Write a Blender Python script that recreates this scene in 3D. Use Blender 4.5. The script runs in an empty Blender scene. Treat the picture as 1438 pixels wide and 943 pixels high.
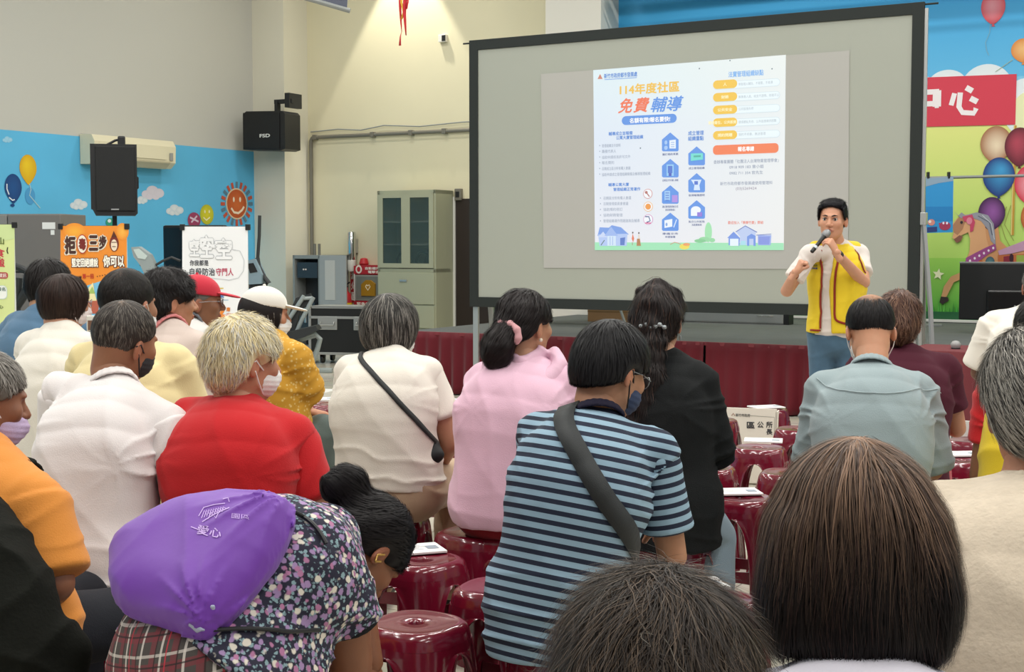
import bpy, bmesh, math, random
import numpy as np
from mathutils import Vector, Matrix
random.seed(7); rng = np.random.default_rng(7)
PI = math.pi
scn = bpy.context.scene
C = scn.collection
# ---------------------------------------------------------------- camera
FPX = 1950.0; CAMZ = 1.5; PITCH = math.radians(3.756)
cd = bpy.data.cameras.new('camera'); cam = bpy.data.objects.new('camera', cd); C.objects.link(cam)
cd.sensor_width = 36; cd.lens = FPX / 1438 * 36; cd.clip_start = 0.05; cd.clip_end = 100
cam.location = (0, 0, CAMZ); cam.rotation_euler = (PI / 2 - PITCH, 0, 0)
scn.camera = cam
# ---------------------------------------------------------------- exposure, world, lights
scn.view_settings.view_transform = 'Standard'; scn.view_settings.look = 'None'
scn.view_settings.gamma = 1; scn.view_settings.use_curve_mapping = False
scn.view_settings.exposure = 0.0
scn.cycles.use_denoising = True
scn.cycles.max_bounces = 6; scn.cycles.diffuse_bounces = 3; scn.cycles.glossy_bounces = 3
scn.cycles.caustics_reflective = False; scn.cycles.caustics_refractive = False
w = bpy.data.worlds.new('world'); scn.world = w; w.use_nodes = True
w.node_tree.nodes['Background'].inputs[0].default_value = (0.93, 0.96, 1.0, 1)
w.node_tree.nodes['Background'].inputs[1].default_value = 0.38
TH = math.radians(29.8); CT, ST = math.cos(TH), math.sin(TH)
def R(u, v, z=0.0):                      # room axes (u along the stage to the right, v towards the back wall) to world
    return Vector((CT * u + ST * v, -ST * u + CT * v, z))
def area_light(u, v, z, sx, sy, power, col=(1, 0.985, 0.95)):
    l = bpy.data.lights.new('ceiling_light', 'AREA'); l.shape = 'RECTANGLE'; l.size = sx; l.size_y = sy
    l.energy = power; l.color = col
    o = bpy.data.objects.new('ceiling_light', l); C.objects.link(o)
    o.location = R(u, v, z); o.rotation_euler = (0, 0, -TH)
CEIL = 6.3
for u in (-9.5, -6.0, -2.5, 1.0, 4.5):
    for v in (0.5, 4.0, 7.5, 11.0):
        area_light(u, v, CEIL - 0.12, 0.22, 2.4, 84)
for u in (-10.5, -5.5, -1.0):
    area_light(u, 14.0, CEIL - 0.12, 1.6, 0.22, 55, (1, 0.97, 0.9))
def spot(u, v, z, power, ang, blend, col=(1, .95, .82)):
    l = bpy.data.lights.new('wall_spot', 'SPOT'); l.energy = power; l.color = col
    l.spot_size = math.radians(ang); l.spot_blend = blend; l.shadow_soft_size = 0.05
    o = bpy.data.objects.new('wall_spot', l); C.objects.link(o); o.location = R(u, v, z)
spot(-10.95, 15.75, 6.1, 330, 60, 0.12)

# ---------------------------------------------------------------- pixel helpers (a ray of the photograph meets a real plane)
def ray(px, py):
    x = (px - 719.0) / FPX; y = (471.5 - py) / FPX
    return Vector((x, math.cos(PITCH) + y * math.sin(PITCH), -math.sin(PITCH) + y * math.cos(PITCH)))
def W(px, py, Y):
    d = ray(px, py); return Vector((0, 0, CAMZ)) + d * (Y / d.y)
def WZ(px, py, z):
    d = ray(px, py); return Vector((0, 0, CAMZ)) + d * ((z - CAMZ) / d.z)
def WV(px, py, v):
    d = ray(px, py); return Vector((0, 0, CAMZ)) + d * (v / (ST * d.x + CT * d.y))
def WU(px, py, u):
    d = ray(px, py); return Vector((0, 0, CAMZ)) + d * (u / (CT * d.x - ST * d.y))
def uv(p): return (CT * p.x - ST * p.y, ST * p.x + CT * p.y)

# ---------------------------------------------------------------- materials
def srgb(*c):
    if len(c) == 1:
        h = c[0].lstrip('#'); h = ''.join(q * 2 for q in h) if len(h) == 3 else h; c = [int(h[i:i + 2], 16) for i in (0, 2, 4)]
    return tuple((x / 255 / 12.92) if x / 255 <= 0.04045 else ((x / 255 + 0.055) / 1.055) ** 2.4 for x in c)
MATS = {}
def nt(m): return m.node_tree.nodes, m.node_tree.links
def mat(name, col, rough=0.6, metal=0.0, bump=0.0, bscale=60.0, var=0.0, vscale=6.0, spec=0.5, coat=0.0, emit=None, estr=1.0, attr=False, alpha=1.0, sheen=0.0, stretch=None, sss=0.0):
    if name in MATS: return MATS[name]
    m = bpy.data.materials.new(name); m.use_nodes = True; N, L = nt(m)
    b = N['Principled BSDF']
    col = srgb(col) if isinstance(col, str) else col
    b.inputs['Base Color'].default_value = (*col, 1); b.inputs['Roughness'].default_value = rough
    b.inputs['Metallic'].default_value = metal; b.inputs['Specular IOR Level'].default_value = spec
    b.inputs['Coat Weight'].default_value = coat; b.inputs['Coat Roughness'].default_value = 0.1
    b.inputs['Sheen Weight'].default_value = sheen
    if sss:
        b.inputs['Subsurface Weight'].default_value = sss; b.inputs['Subsurface Radius'].default_value = (0.02, 0.008, 0.004); b.inputs['Subsurface Scale'].default_value = 0.5
    if alpha < 1: b.inputs['Alpha'].default_value = alpha
    tc = N.new('ShaderNodeTexCoord')
    src = None
    if attr:
        a = N.new('ShaderNodeAttribute'); a.attribute_name = 'Col'; src = a.outputs['Color']
    if var > 0:
        nz = N.new('ShaderNodeTexNoise'); nz.inputs['Scale'].default_value = vscale; nz.inputs['Detail'].default_value = 4
        L.new(tc.outputs['Object'], nz.inputs['Vector'])
        mr = N.new('ShaderNodeMapRange'); mr.inputs['To Min'].default_value = 1 - var; mr.inputs['To Max'].default_value = 1 + var
        mr.inputs['From Min'].default_value = 0.3; mr.inputs['From Max'].default_value = 0.7
        L.new(nz.outputs['Fac'], mr.inputs['Value'])
        mx = N.new('ShaderNodeVectorMath'); mx.operation = 'SCALE'
        if src: L.new(src, mx.inputs[0])
        else: mx.inputs[0].default_value = col
        L.new(mr.outputs['Result'], mx.inputs['Scale']); src = mx.outputs['Vector']
    if src and emit != 'attr': L.new(src, b.inputs['Base Color'])
    if emit is not None:
        if emit == 'attr': L.new(src, b.inputs['Emission Color'])
        else: b.inputs['Emission Color'].default_value = (*emit, 1)
        b.inputs['Emission Strength'].default_value = estr
    if bump > 0:
        nz = N.new('ShaderNodeTexNoise'); nz.inputs['Scale'].default_value = bscale; nz.inputs['Detail'].default_value = 5
        if stretch:
            mp = N.new('ShaderNodeMapping'); mp.inputs['Scale'].default_value = stretch
            L.new(tc.outputs['Object'], mp.inputs['Vector']); L.new(mp.outputs['Vector'], nz.inputs['Vector'])
        else: L.new(tc.outputs['Object'], nz.inputs['Vector'])
        bp = N.new('ShaderNodeBump'); bp.inputs['Strength'].default_value = bump; bp.inputs['Distance'].default_value = 0.004
        L.new(nz.outputs['Fac'], bp.inputs['Height']); L.new(bp.outputs['Normal'], b.inputs['Normal'])
    MATS[name] = m
    return m

# ---------------------------------------------------------------- objects
def tag(o, label=None, cat=None, group=None, kind=None):
    if label: o['label'] = label
    if cat: o['category'] = cat
    if group: o['group'] = group
    if kind: o['kind'] = kind
    return o
def empty(name, loc=(0, 0, 0), rz=0.0, label=None, cat=None, group=None, kind=None):
    o = bpy.data.objects.new(name, None); C.objects.link(o); o.location = loc; o.rotation_euler = (0, 0, rz)
    o.empty_display_size = 0.1
    return tag(o, label, cat, group, kind)
def link(name, me, m=None, parent=None, smooth=False):
    if m is not None:
        for mm in (m if isinstance(m, (list, tuple)) else [m]): me.materials.append(mm)
    if smooth: me.shade_smooth()
    o = bpy.data.objects.new(name, me); C.objects.link(o)
    if parent: o.parent = parent
    return o
def meshfrom(V, Fq, name='m'):
    me = bpy.data.meshes.new(name)
    V = np.asarray(V, dtype=np.float32); Fq = np.asarray(Fq, dtype=np.int32)
    k = Fq.shape[1]
    me.vertices.add(len(V)); me.vertices.foreach_set('co', V.ravel())
    me.loops.add(Fq.size); me.loops.foreach_set('vertex_index', Fq.ravel())
    me.polygons.add(len(Fq)); me.polygons.foreach_set('loop_start', np.arange(0, Fq.size, k, dtype=np.int32))
    me.update(calc_edges=True); me.validate()
    return me
def setcol(me, cols, name='Col'):
    a = me.color_attributes.new(name, 'FLOAT_COLOR', 'POINT')
    cols = np.asarray(cols, dtype=np.float32)
    if cols.shape[1] == 3: cols = np.concatenate([cols, np.ones((len(cols), 1), np.float32)], 1)
    a.data.foreach_set('color', cols.ravel())

class MB:
    """collects solid shapes into ONE mesh (local coordinates)"""
    def __init__(s): s.bm = bmesh.new()
    def box(s, x0, x1, y0, y1, z0, z1, bev=0.0, M=None, seg=2):
        r = bmesh.ops.create_cube(s.bm, size=1.0); vs = r['verts']
        bmesh.ops.scale(s.bm, vec=(x1 - x0, y1 - y0, z1 - z0), verts=vs)
        bmesh.ops.translate(s.bm, vec=((x0 + x1) / 2, (y0 + y1) / 2, (z0 + z1) / 2), verts=vs)
        if bev > 0:
            es = list({e for v in vs for e in v.link_edges})
            r = bmesh.ops.bevel(s.bm, geom=es, offset=bev, segments=seg, affect='EDGES', profile=0.6)
            vs = list({v for f in r['faces'] for v in f.verts} | {v for v in vs if v.is_valid})
        if M: bmesh.ops.transform(s.bm, matrix=M, verts=vs)
        return s
    def tube(s, pts, r, n=10, closed=False, cap=True):
        pts = [Vector(p) for p in pts]; rs = r if isinstance(r, (list, tuple)) else [r] * len(pts)
        rings = []; ref = None
        for i, p in enumerate(pts):
            if closed: t = pts[(i + 1) % len(pts)] - pts[i - 1]
            else: t = pts[min(i + 1, len(pts) - 1)] - pts[max(i - 1, 0)]
            t.normalize()
            if ref is None:
                ref = Vector((0, 0, 1)) if abs(t.z) < 0.9 else Vector((1, 0, 0))
            a = t.cross(ref).normalized(); b = a.cross(t).normalized(); ref = b
            rings.append([s.bm.verts.new(p + (a * math.cos(k * 2 * PI / n) + b * math.sin(k * 2 * PI / n)) * rs[i]) for k in range(n)])
        m = len(rings)
        for i in range(m if closed else m - 1):
            A, B = rings[i], rings[(i + 1) % m]
            for k in range(n): s.bm.faces.new((A[k], A[(k + 1) % n], B[(k + 1) % n], B[k]))
        if cap and not closed:
            s.bm.faces.new(rings[0][::-1]); s.bm.faces.new(rings[-1])
        return s
    def lathe(s, prof, n=24, M=None, c=(0, 0, 0)):
        rings = []; new = []
        for r, z in prof:
            ring = [s.bm.verts.new((c[0] + r * math.cos(k * 2 * PI / n), c[1] + r * math.sin(k * 2 * PI / n), c[2] + z)) for k in range(n)]
            rings.append(ring); new += ring
        for A, B in zip(rings, rings[1:]):
            for k in range(n): s.bm.faces.new((A[k], A[(k + 1) % n], B[(k + 1) % n], B[k]))
        s.bm.faces.new(rings[0][::-1]); s.bm.faces.new(rings[-1])
        if M: bmesh.ops.transform(s.bm, matrix=M, verts=new)
        return s
    def prism(s, poly, y0, y1, M=None):
        """poly: (x,z) outline extruded between y0 and y1"""
        a = [s.bm.verts.new((x, y0, z)) for x, z in poly]; b = [s.bm.verts.new((x, y1, z)) for x, z in poly]
        n = len(poly); s.bm.faces.new(a); s.bm.faces.new(b[::-1])
        for i in range(n): s.bm.faces.new((a[i], b[i], b[(i + 1) % n], a[(i + 1) % n]))
        if M: bmesh.ops.transform(s.bm, matrix=M, verts=a + b)
        return s
    def build(s, name, m=None, parent=None, smooth=False, angle=40):
        bmesh.ops.recalc_face_normals(s.bm, faces=s.bm.faces)
        me = bpy.data.meshes.new(name); s.bm.to_mesh(me); s.bm.free()
        o = link(name, me, m, parent)
        if smooth:
            me.shade_smooth()
            try: me.set_sharp_from_angle(angle=math.radians(angle))
            except Exception: pass
        return o

# ---------------------------------------------------------------- flat printed / painted artwork (one mesh with colours per vertex)
FONT_CACHE = {}
def text_mesh(body, bold=0.0):
    k = (body, bold)
    if k in FONT_CACHE: return FONT_CACHE[k]
    c = bpy.data.curves.new('text', 'FONT'); c.body = body; c.size = 1.0; c.offset = bold; c.resolution_u = 3
    o = bpy.data.objects.new('text', c); C.objects.link(o)
    dg = bpy.context.evaluated_depsgraph_get(); dg.update()
    me = bpy.data.meshes.new_from_object(o.evaluated_get(dg))
    V = [(v.co.x, v.co.y) for v in me.vertices]; F = [tuple(p.vertices) for p in me.polygons]
    bpy.data.objects.remove(o); bpy.data.curves.remove(c); bpy.data.meshes.remove(me)
    FONT_CACHE[k] = (V, F); return V, F
class Flat:
    """artwork lying in a plane. P: function (px,py) -> world point on the plane; local frame given by origin o, right r, up = z, normal n"""
    def __init__(s, proj, o, r, n, step=0.0006):
        s.proj = proj; s.o = Vector(o); s.r = Vector(r).normalized(); s.n = Vector(n).normalized(); s.up = s.n.cross(s.r).normalized()
        if s.up.z < 0: s.up = -s.up
        s.V = []; s.F = []; s.Cc = []; s.layer = 1; s.step = step
    def loc(s, px, py):
        d = s.proj(px, py) - s.o; return (d.dot(s.r), d.dot(s.up))
    def addxy(s, pts, faces, cols, layer):
        s.cnt = getattr(s, 'cnt', 0) + 1; b = len(s.V); h = (layer + (s.cnt % 8) * .11) * s.step
        for x, y in pts: s.V.append(s.o + s.r * x + s.up * y + s.n * h)
        s.F += [tuple(b + i for i in f) for f in faces]
        s.Cc += cols if isinstance(cols, list) else [cols] * len(pts)
    def poly(s, pts, col, layer=1, px=True):
        if px: pts = [s.loc(*p) for p in pts]
        from mathutils.geometry import tessellate_polygon
        f = tessellate_polygon([[Vector((x, y, 0)) for x, y in pts]])
        s.addxy(pts, [tuple(t) for t in f], srgb(col) if isinstance(col, str) else col, layer)
    def blob(s, cx, cy, rx, ry, col, layer=1, edge=None, hx=0.0, hy=0.0, tip=0.0, n=36, rings=6, px=True):
        """ellipse (pixels), optional gradient col->edge from an offset centre, tip = pointed bottom"""
        if px:
            c = s.loc(cx, cy); rx = (s.loc(cx + rx, cy)[0] - s.loc(cx - rx, cy)[0]) / 2; ry = (s.loc(cx, cy - ry)[1] - s.loc(cx, cy + ry)[1]) / 2
        else: c = (cx, cy)
        ce = srgb(col) if isinstance(col, str) else col; ed = ce if edge is None else (srgb(edge) if isinstance(edge, str) else edge)
        pts = [(c[0] + hx * rx, c[1] + hy * ry)]; cols = [ce]; faces = []
        R_ = rings if edge is not None else 1
        for j in range(1, R_ + 1):
            t = j / R_
            for k in range(n):
                a = 2 * PI * k / n; x, y = math.cos(a), math.sin(a)
                if y < 0 and tip: x *= (1 - tip * y * y * 0.8); y *= (1 + tip * (1 - abs(x)) ** 2)
                pts.append((c[0] + rx * (hx * (1 - t) + x * t), c[1] + ry * (hy * (1 - t) + y * t)))
                q = t ** 1.3; cols.append(tuple(ce[i] * (1 - q) + ed[i] * q for i in range(3)))
        for k in range(n): faces.append((0, 1 + k, 1 + (k + 1) % n))
        for j in range(R_ - 1):
            for k in range(n):
                a = 1 + j * n + k; b = 1 + j * n + (k + 1) % n; faces.append((a, a + n, b + n, b))
        s.addxy(pts, faces, cols, layer)
    def rrect(s, x0, y0, x1, y1, col, r=0.3, layer=1, n=5):
        """rounded rectangle in pixel corners (left-top, right-bottom)"""
        a = s.loc(x0, (y0 + y1) / 2 if False else y0); 
        A = s.loc(x0, y0); B = s.loc(x1, y0); Cc = s.loc(x1, y1); D = s.loc(x0, y1)
        xl, xr = (A[0] + D[0]) / 2, (B[0] + Cc[0]) / 2; zt, zb = (A[1] + B[1]) / 2, (Cc[1] + D[1]) / 2
        rr = r * min(xr - xl, zt - zb); pts = []
        for cx, cy, a0 in ((xr - rr, zt - rr, 0), (xl + rr, zt - rr, 90), (xl + rr, zb + rr, 180), (xr - rr, zb + rr, 270)):
            for i in range(n + 1):
                t = math.radians(a0 + 90 * i / n); pts.append((cx + rr * math.cos(t), cy + rr * math.sin(t)))
        s.poly(pts, col, layer, px=False)
    def line(s, pts, wpx, col, layer=1):
        P = [Vector(s.loc(*p)) for p in pts]; w = abs(s.loc(pts[0][0] + wpx, pts[0][1])[0] - s.loc(*pts[0])[0]) / 2
        V = []; 
        for i, p in enumerate(P):
            t = (P[min(i + 1, len(P) - 1)] - P[max(i - 1, 0)]).normalized(); nn = Vector((-t.y, t.x)) * w
            V += [tuple(p + nn), tuple(p - nn)]
        s.addxy(V, [(2 * i, 2 * i + 1, 2 * i + 3, 2 * i + 2) for i in range(len(P) - 1)], srgb(col), layer)
    def text(s, body, x0, y0, x1, y1, col, bold=0.02, layer=2, shear=0.0, rot=0.0, mirror=False):
        """fit text into the pixel box given by its left-top (x0,y0) and right-bottom (x1,y1)"""
        V, F = text_mesh(body, 0.0)
        if not V: return
        if bold > 0:
            nv = len(V); offs = [(0, 0), (bold, 0), (-bold, 0), (0, bold), (0, -bold)]
            V = [(x + dx * .8, y + dy * .8) for dx, dy in offs for x, y in V]
        xs = [v[0] for v in V]; ys = [v[1] for v in V]; a, b = min(xs), max(xs); c, d = min(ys), max(ys)
        A = s.loc(x0, y0); D = s.loc(x0, y1); B = s.loc(x1, y0); E = s.loc(x1, y1)
        xl, xr = (A[0] + D[0]) / 2, (B[0] + E[0]) / 2; zt, zb = (A[1] + B[1]) / 2, (D[1] + E[1]) / 2
        sx = (xr - xl) / (b - a); sy = (zt - zb) / (d - c); pts = []
        for x, y in V:
            yy = zb + (y - c) * sy; xx = xl + (x - a) * sx + shear * (yy - zb)
            if rot:
                dx, dy = xx - xl, yy - zb; xx = xl + dx * math.cos(rot) - dy * math.sin(rot); yy = zb + dx * math.sin(rot) + dy * math.cos(rot)
            pts.append((xx, yy))
        nv = nv if bold > 0 else len(V)
        for k in range(len(V) // nv): s.addxy(pts[k * nv:(k + 1) * nv], F, srgb(col) if isinstance(col, str) else col, layer)
    def build(s, name, m, parent=None, origin=None):
        o0 = Vector(origin) if origin is not None else Vector((0, 0, 0))
        me = bpy.data.meshes.new(name); me.from_pydata([v - o0 for v in s.V], [], s.F); me.update(); setcol(me, s.Cc)
        o = link(name, me, m, parent); return o
PRINT = mat('printed_artwork', (1, 1, 1), rough=0.55, attr=True)
# ================================================================ ROOM
VB = 16.2; UL = -13.27; PF = 15.66          # back wall, left wall, pillar fronts
STG_V = 11.75; STG_H = 0.62; STG_U0 = -8.0; STG_U1 = 4.5
def room_obj(name, u0, u1, v0, v1, z0, z1, m, bev=0.0):
    c = R((u0 + u1) / 2, (v0 + v1) / 2, z0)
    mb = MB(); mb.box(-(u1 - u0) / 2, (u1 - u0) / 2, -(v1 - v0) / 2, (v1 - v0) / 2, 0, z1 - z0, bev)
    o = mb.build(name, m); o.location = c; o.rotation_euler = (0, 0, -TH); return o
def struct(o): o['kind'] = 'structure'; return o
# floor: glossy pale tiles
fm = bpy.data.materials.new('floor_tiles'); fm.use_nodes = True; N, L = nt(fm); b = N['Principled BSDF']
tc = N.new('ShaderNodeTexCoord'); br = N.new('ShaderNodeTexBrick'); br.offset = 0; br.inputs['Scale'].default_value = 1
br.inputs['Brick Width'].default_value = 0.6; br.inputs['Row Height'].default_value = 0.6; br.inputs['Mortar Size'].default_value = 0.004
br.inputs['Color1'].default_value = (*srgb('#d9d4c4'), 1); br.inputs['Color2'].default_value = (*srgb('#d0cbbb'), 1); br.inputs['Mortar'].default_value = (*srgb('#8f8a7e'), 1)
L.new(tc.outputs['Object'], br.inputs['Vector'])
nz = N.new('ShaderNodeTexNoise'); nz.inputs['Scale'].default_value = 3; nz.inputs['Detail'].default_value = 6; L.new(tc.outputs['Object'], nz.inputs['Vector'])
mx = N.new('ShaderNodeMixRGB'); mx.blend_type = 'MULTIPLY'; mx.inputs[0].default_value = 0.25; L.new(br.outputs['Color'], mx.inputs[1]); L.new(nz.outputs['Color'], mx.inputs[2])
L.new(mx.outputs[0], b.inputs['Base Color']); b.inputs['Roughness'].default_value = 0.18
fl = struct(room_obj('floor', UL - .2, 8, -3.5, VB + .2, -0.12, 0.0, fm))
cream = mat('cream_wall_paint', '#ded7b8', rough=0.8, bump=0.03, bscale=150, var=0.015, vscale=1.5)
pale = mat('pale_pillar_paint', '#dedac8', rough=0.8, bump=0.03, bscale=150)
grey = mat('grey_wall_paint', '#c3c2ba', rough=0.85, bump=0.03, bscale=150)
bluepaint = mat('sky_blue_wall_paint', '#5cb8e4', rough=0.7, bump=0.03, bscale=150, var=0.06, vscale=1.2)
ceilm = mat('ceiling_panels', '#cfcfca', rough=0.9)
struct(room_obj('ceiling', UL - .2, 8, -3.5, VB + .2, CEIL, CEIL + .1, ceilm))
wb = struct(room_obj('wall_back', UL - .2, 8, VB, VB + .2, 0, CEIL, cream))
wl = struct(room_obj('wall_left', UL - .2, UL, -3.5, VB, 2.84, CEIL, grey))
wll = struct(room_obj('wall_left_lower', UL - .2, UL + .004, -3.5, VB, 0, 2.84, bluepaint)); wll.name = 'wall_left'
colm = struct(room_obj('trim_1', UL, -12.7, PF, VB, 0, CEIL, pale)); colm.name = 'wall_pillar_left'
colm2 = struct(room_obj('trim_2', -8.48, -7.70, PF, VB, 0, CEIL, mat('white_pillar', '#dcd9cf', rough=.8))); colm2.name = 'wall_pillar_middle'
bs = struct(room_obj('baseboard_back', -12.7, -8.48, VB - .015, VB, 0, .1, mat('grey_skirting', '#7d7b74', rough=.5)))

# ---- left wall mural (painted shapes, lies on the wall)
def fl_left(): return Flat(lambda x, y: WU(x, y, UL + .004), R(UL + .004, 12), Vector((ST, CT, 0)), Vector((CT, -ST, 0)), 0.0012)
f = fl_left()
f.up = Vector((0, 0, 1))
def cloud(f, cx, cy, s, col='#c9d6df', col2='#dfe4e8'):
    for dx, dy, r in ((-1, .2, .7), (0, -.3, .95), (1, .0, .8), (.5, .5, .6), (-.5, .5, .6)):
        f.blob(cx + dx * s, cy + dy * s, r * s, r * s * .9, col2, 1 + int(dx * 2 + 3) % 3, edge=col)
cloud(f, 110, 287, 7); cloud(f, 214, 271, 9, '#d5cfdb', '#d9d3df'); cloud(f, 198, 281, 5); cloud(f, 245, 295, 7); cloud(f, 10, 196, 4, '#8fc9e6', '#a5d3ea')
f.blob(39, 236, 12, 19, '#eecb1e', 5, edge='#d9a712', tip=.25, hx=-.2, hy=.3)
f.blob(42, 275, 7, 12, '#4a9bd0', 4); f.line([(41, 258), (43, 266), (41, 274), (50, 285), (56, 292)], 1.2, '#a8c8cf', 5)
f.blob(18, 263, 12, 19, '#14508f', 6, edge='#0b3f7a', tip=.2); f.blob(17, 288, 3, 2.2, '#0b3f7a', 6)
f.line([(9, 258), (9, 265), (12, 273)], 1.4, '#e8eef2', 7); f.line([(12, 277), (17, 281), (20, 280)], 1.4, '#e8eef2', 7)
# sun with face
for k in range(20):
    a = 2 * PI * k / 20
    f.line([(332 + 16.5 * math.cos(a), 286 + 22 * math.sin(a)), (332 + 22.5 * math.cos(a), 286 + 31 * math.sin(a))], 3.2, '#c2553c' if k % 3 else '#5d7d92', 5)
f.blob(332, 286, 13.5, 20, '#d0692c', 6, edge='#b9501f'); f.blob(332, 286, 15, 22, '#d9c9a8', 5)
for dx in (-4.5, 4.5): f.blob(332 + dx, 280, 1.3, 3.6, '#f6e3c8', 8)
f.line([(324, 292), (328, 298), (334, 299), (339, 295), (342, 290)], 2.2, '#f6e3c8', 8)
f.blob(290, 301, 9.5, 14, '#dfd22a', 6, edge='#b9bd2c'); f.line([(285, 305), (289, 309), (294, 305)], 1.4, '#f4f2c0', 8)
for dx in (-3, 3): f.blob(290 + dx, 297, 1, 2.4, '#f4f2c0', 8)
f.blob(272, 309, 9, 11, '#9c3b62', 7); f.line([(266, 305), (278, 311)], 1.8, '#d9c4d6', 8); f.line([(268, 312), (276, 303)], 1.8, '#d9c4d6', 8)
f.blob(155, 312, 7, 6, '#2f9b7c', 5); f.blob(153, 310, 2.5, 2.5, '#e8eef2', 6)
mu = f.build('wall_mural', PRINT, None); mu.parent = wll; mu.matrix_parent_inverse = wll.matrix_basis.inverted()

# ---- right printed backdrop on the back wall above the stage
VM = VB - 0.03
f = Flat(lambda x, y: WV(x, y, VM), R(-2, VM), Vector((CT, -ST, 0)), Vector((-ST, -CT, 0)), 0.0015); f.up = Vector((0, 0, 1))
uL, uR = -7.7, 3.5
def X(u): return u + 2
z0 = STG_H + .04
def band(za, zb, ca, cb, layer=1, n=1):
    ca, cb = srgb(ca), srgb(cb)
    f.addxy([(X(uL), za), (X(uR), za), (X(uR), zb), (X(uL), zb)], [(0, 1, 2, 3)], [ca, ca, cb, cb], layer)
band(z0, 1.35, '#3f9e35', '#9ad158'); band(1.35, 2.9, '#b4dc6a', '#e6ea8c')
band(2.9, 2.98, '#e6ea8c', '#e9ed94'); band(2.98, 3.35, '#c8e8f4', '#7fcbf0'); band(3.35, 4.3, '#62bdec', '#3aaae6'); band(4.3, CEIL, '#3ba6df', '#2f86b8')
for cx, cy, rx, ry in ((1385, 128, 38, 38), (1330, 120, 28, 22), (1438, 150, 30, 40), (1300, 130, 20, 22)):
    f.blob(cx, cy, rx, ry, '#f3f6f8', 3, edge='#e4eef4')
f.blob(1446, 158, 26, 30, '#eef0c0', 5)
f.poly([(1215, 112), (1428, 104), (1426, 175), (1215, 180)], '#d83a50', 7)
# characters, drawn as strokes: zhong (mostly behind the screen) and xin
f.text('中', 1256, 118, 1322, 166, '#f6eef0', bold=.05, layer=9)
def thick(pts, w): f.line(pts, w, '#f8f0f2', 9)
thick([(1341, 131), (1336, 148)], 7); thick([(1349, 130), (1347, 150), (1352, 158), (1368, 159), (1371, 152)], 7.5)
thick([(1357, 123), (1366, 128)], 8); thick([(1363, 138), (1373, 143)], 8)
def balloon(cx, cy, rx, ry, c, e, lay, hx=-.1, hy=.1, tip=.12, knot=None):
    f.blob(cx, cy, rx, ry, c, lay, edge=e, hx=hx, hy=hy, tip=tip, rings=8)
    f.poly([(cx - 2.5, cy + ry * 1.06 + 4), (cx + 2.5, cy + ry * 1.06 + 4), (cx, cy + ry * 1.02)], e, lay)
balloon(1395, 10, 17, 22, '#e79aa6', '#d8505c', 6); f.line([(1391, 33), (1390, 46), (1384, 60), (1386, 72), (1389, 78)], 1, '#7fb6cf', 6)
balloon(1437, 70, 17, 16, '#f3bf7c', '#e08a3c', 6); f.line([(1422, 84), (1408, 94), (1398, 101)], 1, '#a0b6a0', 6)
f.line([(1426, 176), (1422, 330)], 4, '#c99a3c', 8); f.line([(1424.5, 176), (1420.5, 330)], 1.2, '#efd88a', 9)
balloon(1399, 202, 22, 25, '#f3dfc0', '#a86f4a', 10, hx=.05, hy=-.1); balloon(1432, 205, 21, 26, '#b84358', '#5d1226', 11, hx=-.2, hy=.2)
balloon(1445, 258, 20, 26, '#f29aa6', '#d8304a', 11, hx=-.2, hy=-.1); balloon(1403, 247, 22.5, 26, '#3fa0d8', '#17327c', 12, hx=.15, hy=.35)
balloon(1393, 299, 19, 22.5, '#9a5aa8', '#3b1245', 12, hx=.1, hy=.1); balloon(1446, 305, 12, 20, '#e89a5a', '#b85a24', 11)
f.line([(1414, 290), (1405, 312), (1412, 334), (1418, 345)], 1, '#9aa04e', 9); f.line([(1420, 288), (1411, 315), (1424, 338)], 1, '#9aa04e', 9)
# carousel horse
f.poly([(1378, 320), (1390, 312), (1402, 318), (1405, 338), (1420, 352), (1445, 348), (1445, 372), (1420, 385), (1355, 378), (1358, 362)], '#d79a6a', 12)
f.poly([(1337, 316), (1345, 306), (1356, 301), (1368, 301), (1378, 306), (1384, 318), (1386, 336), (1392, 356), (1366, 374), (1358, 372), (1362, 352), (1363, 336), (1360, 326), (1351, 330), (1343, 337), (1338, 334), (1340, 325)], '#e2ab7c', 13)
f.poly([(1338, 317), (1347, 305), (1352, 303), (1356, 312), (1352, 322), (1345, 330), (1340, 326)], '#b98563', 14)
f.poly([(1340, 336), (1348, 330), (1353, 332), (1350, 338), (1344, 341)], '#8a5a4a', 15)
f.poly([(1341, 297), (1346, 303), (1351, 298), (1356, 302), (1372, 298), (1388, 302), (1396, 314), (1398, 330), (1399, 345), (1392, 338), (1388, 322), (1378, 310), (1362, 304), (1350, 306)], '#9a9aa6', 16)
f.line([(1374, 303), (1390, 312), (1394, 330)], 1.2, '#5d6577', 17); f.line([(1380, 302), (1393, 314), (1397, 336)], 1, '#cfd2da', 17)
f.poly([(1352, 304), (1366, 301), (1370, 312), (1367, 324), (1363, 326), (1363, 312), (1355, 311)], '#d0486c', 17)
f.blob(1362, 310, 4, 5, '#e88aa0', 18); f.blob(1351, 312, 2, 2, '#2b2b33', 18)
f.poly([(1357, 362), (1372, 354), (1386, 347), (1398, 342), (1400, 350), (1388, 357), (1376, 366), (1362, 374), (1357, 370)], '#a04a8c', 18)
for k in range(6): f.blob(1363 + k * 6.5, 366 - k * 3.6, 1.5, 1.8, '#f2e6f2', 19)
f.poly([(1356, 366), (1364, 370), (1370, 378), (1356, 377)], '#62707a', 18)
f.blob(1391, 368, 6.5, 8, '#5f8a8c', 19, edge='#3a5a6c'); f.blob(1378, 370, 4, 5, '#c4622e', 19); f.blob(1366, 374, 3.5, 4, '#7a8a94', 19)
f.poly([(1402, 352), (1438, 338), (1445, 336), (1445, 350), (1420, 356), (1404, 358)], '#c79ab8', 18)
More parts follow.
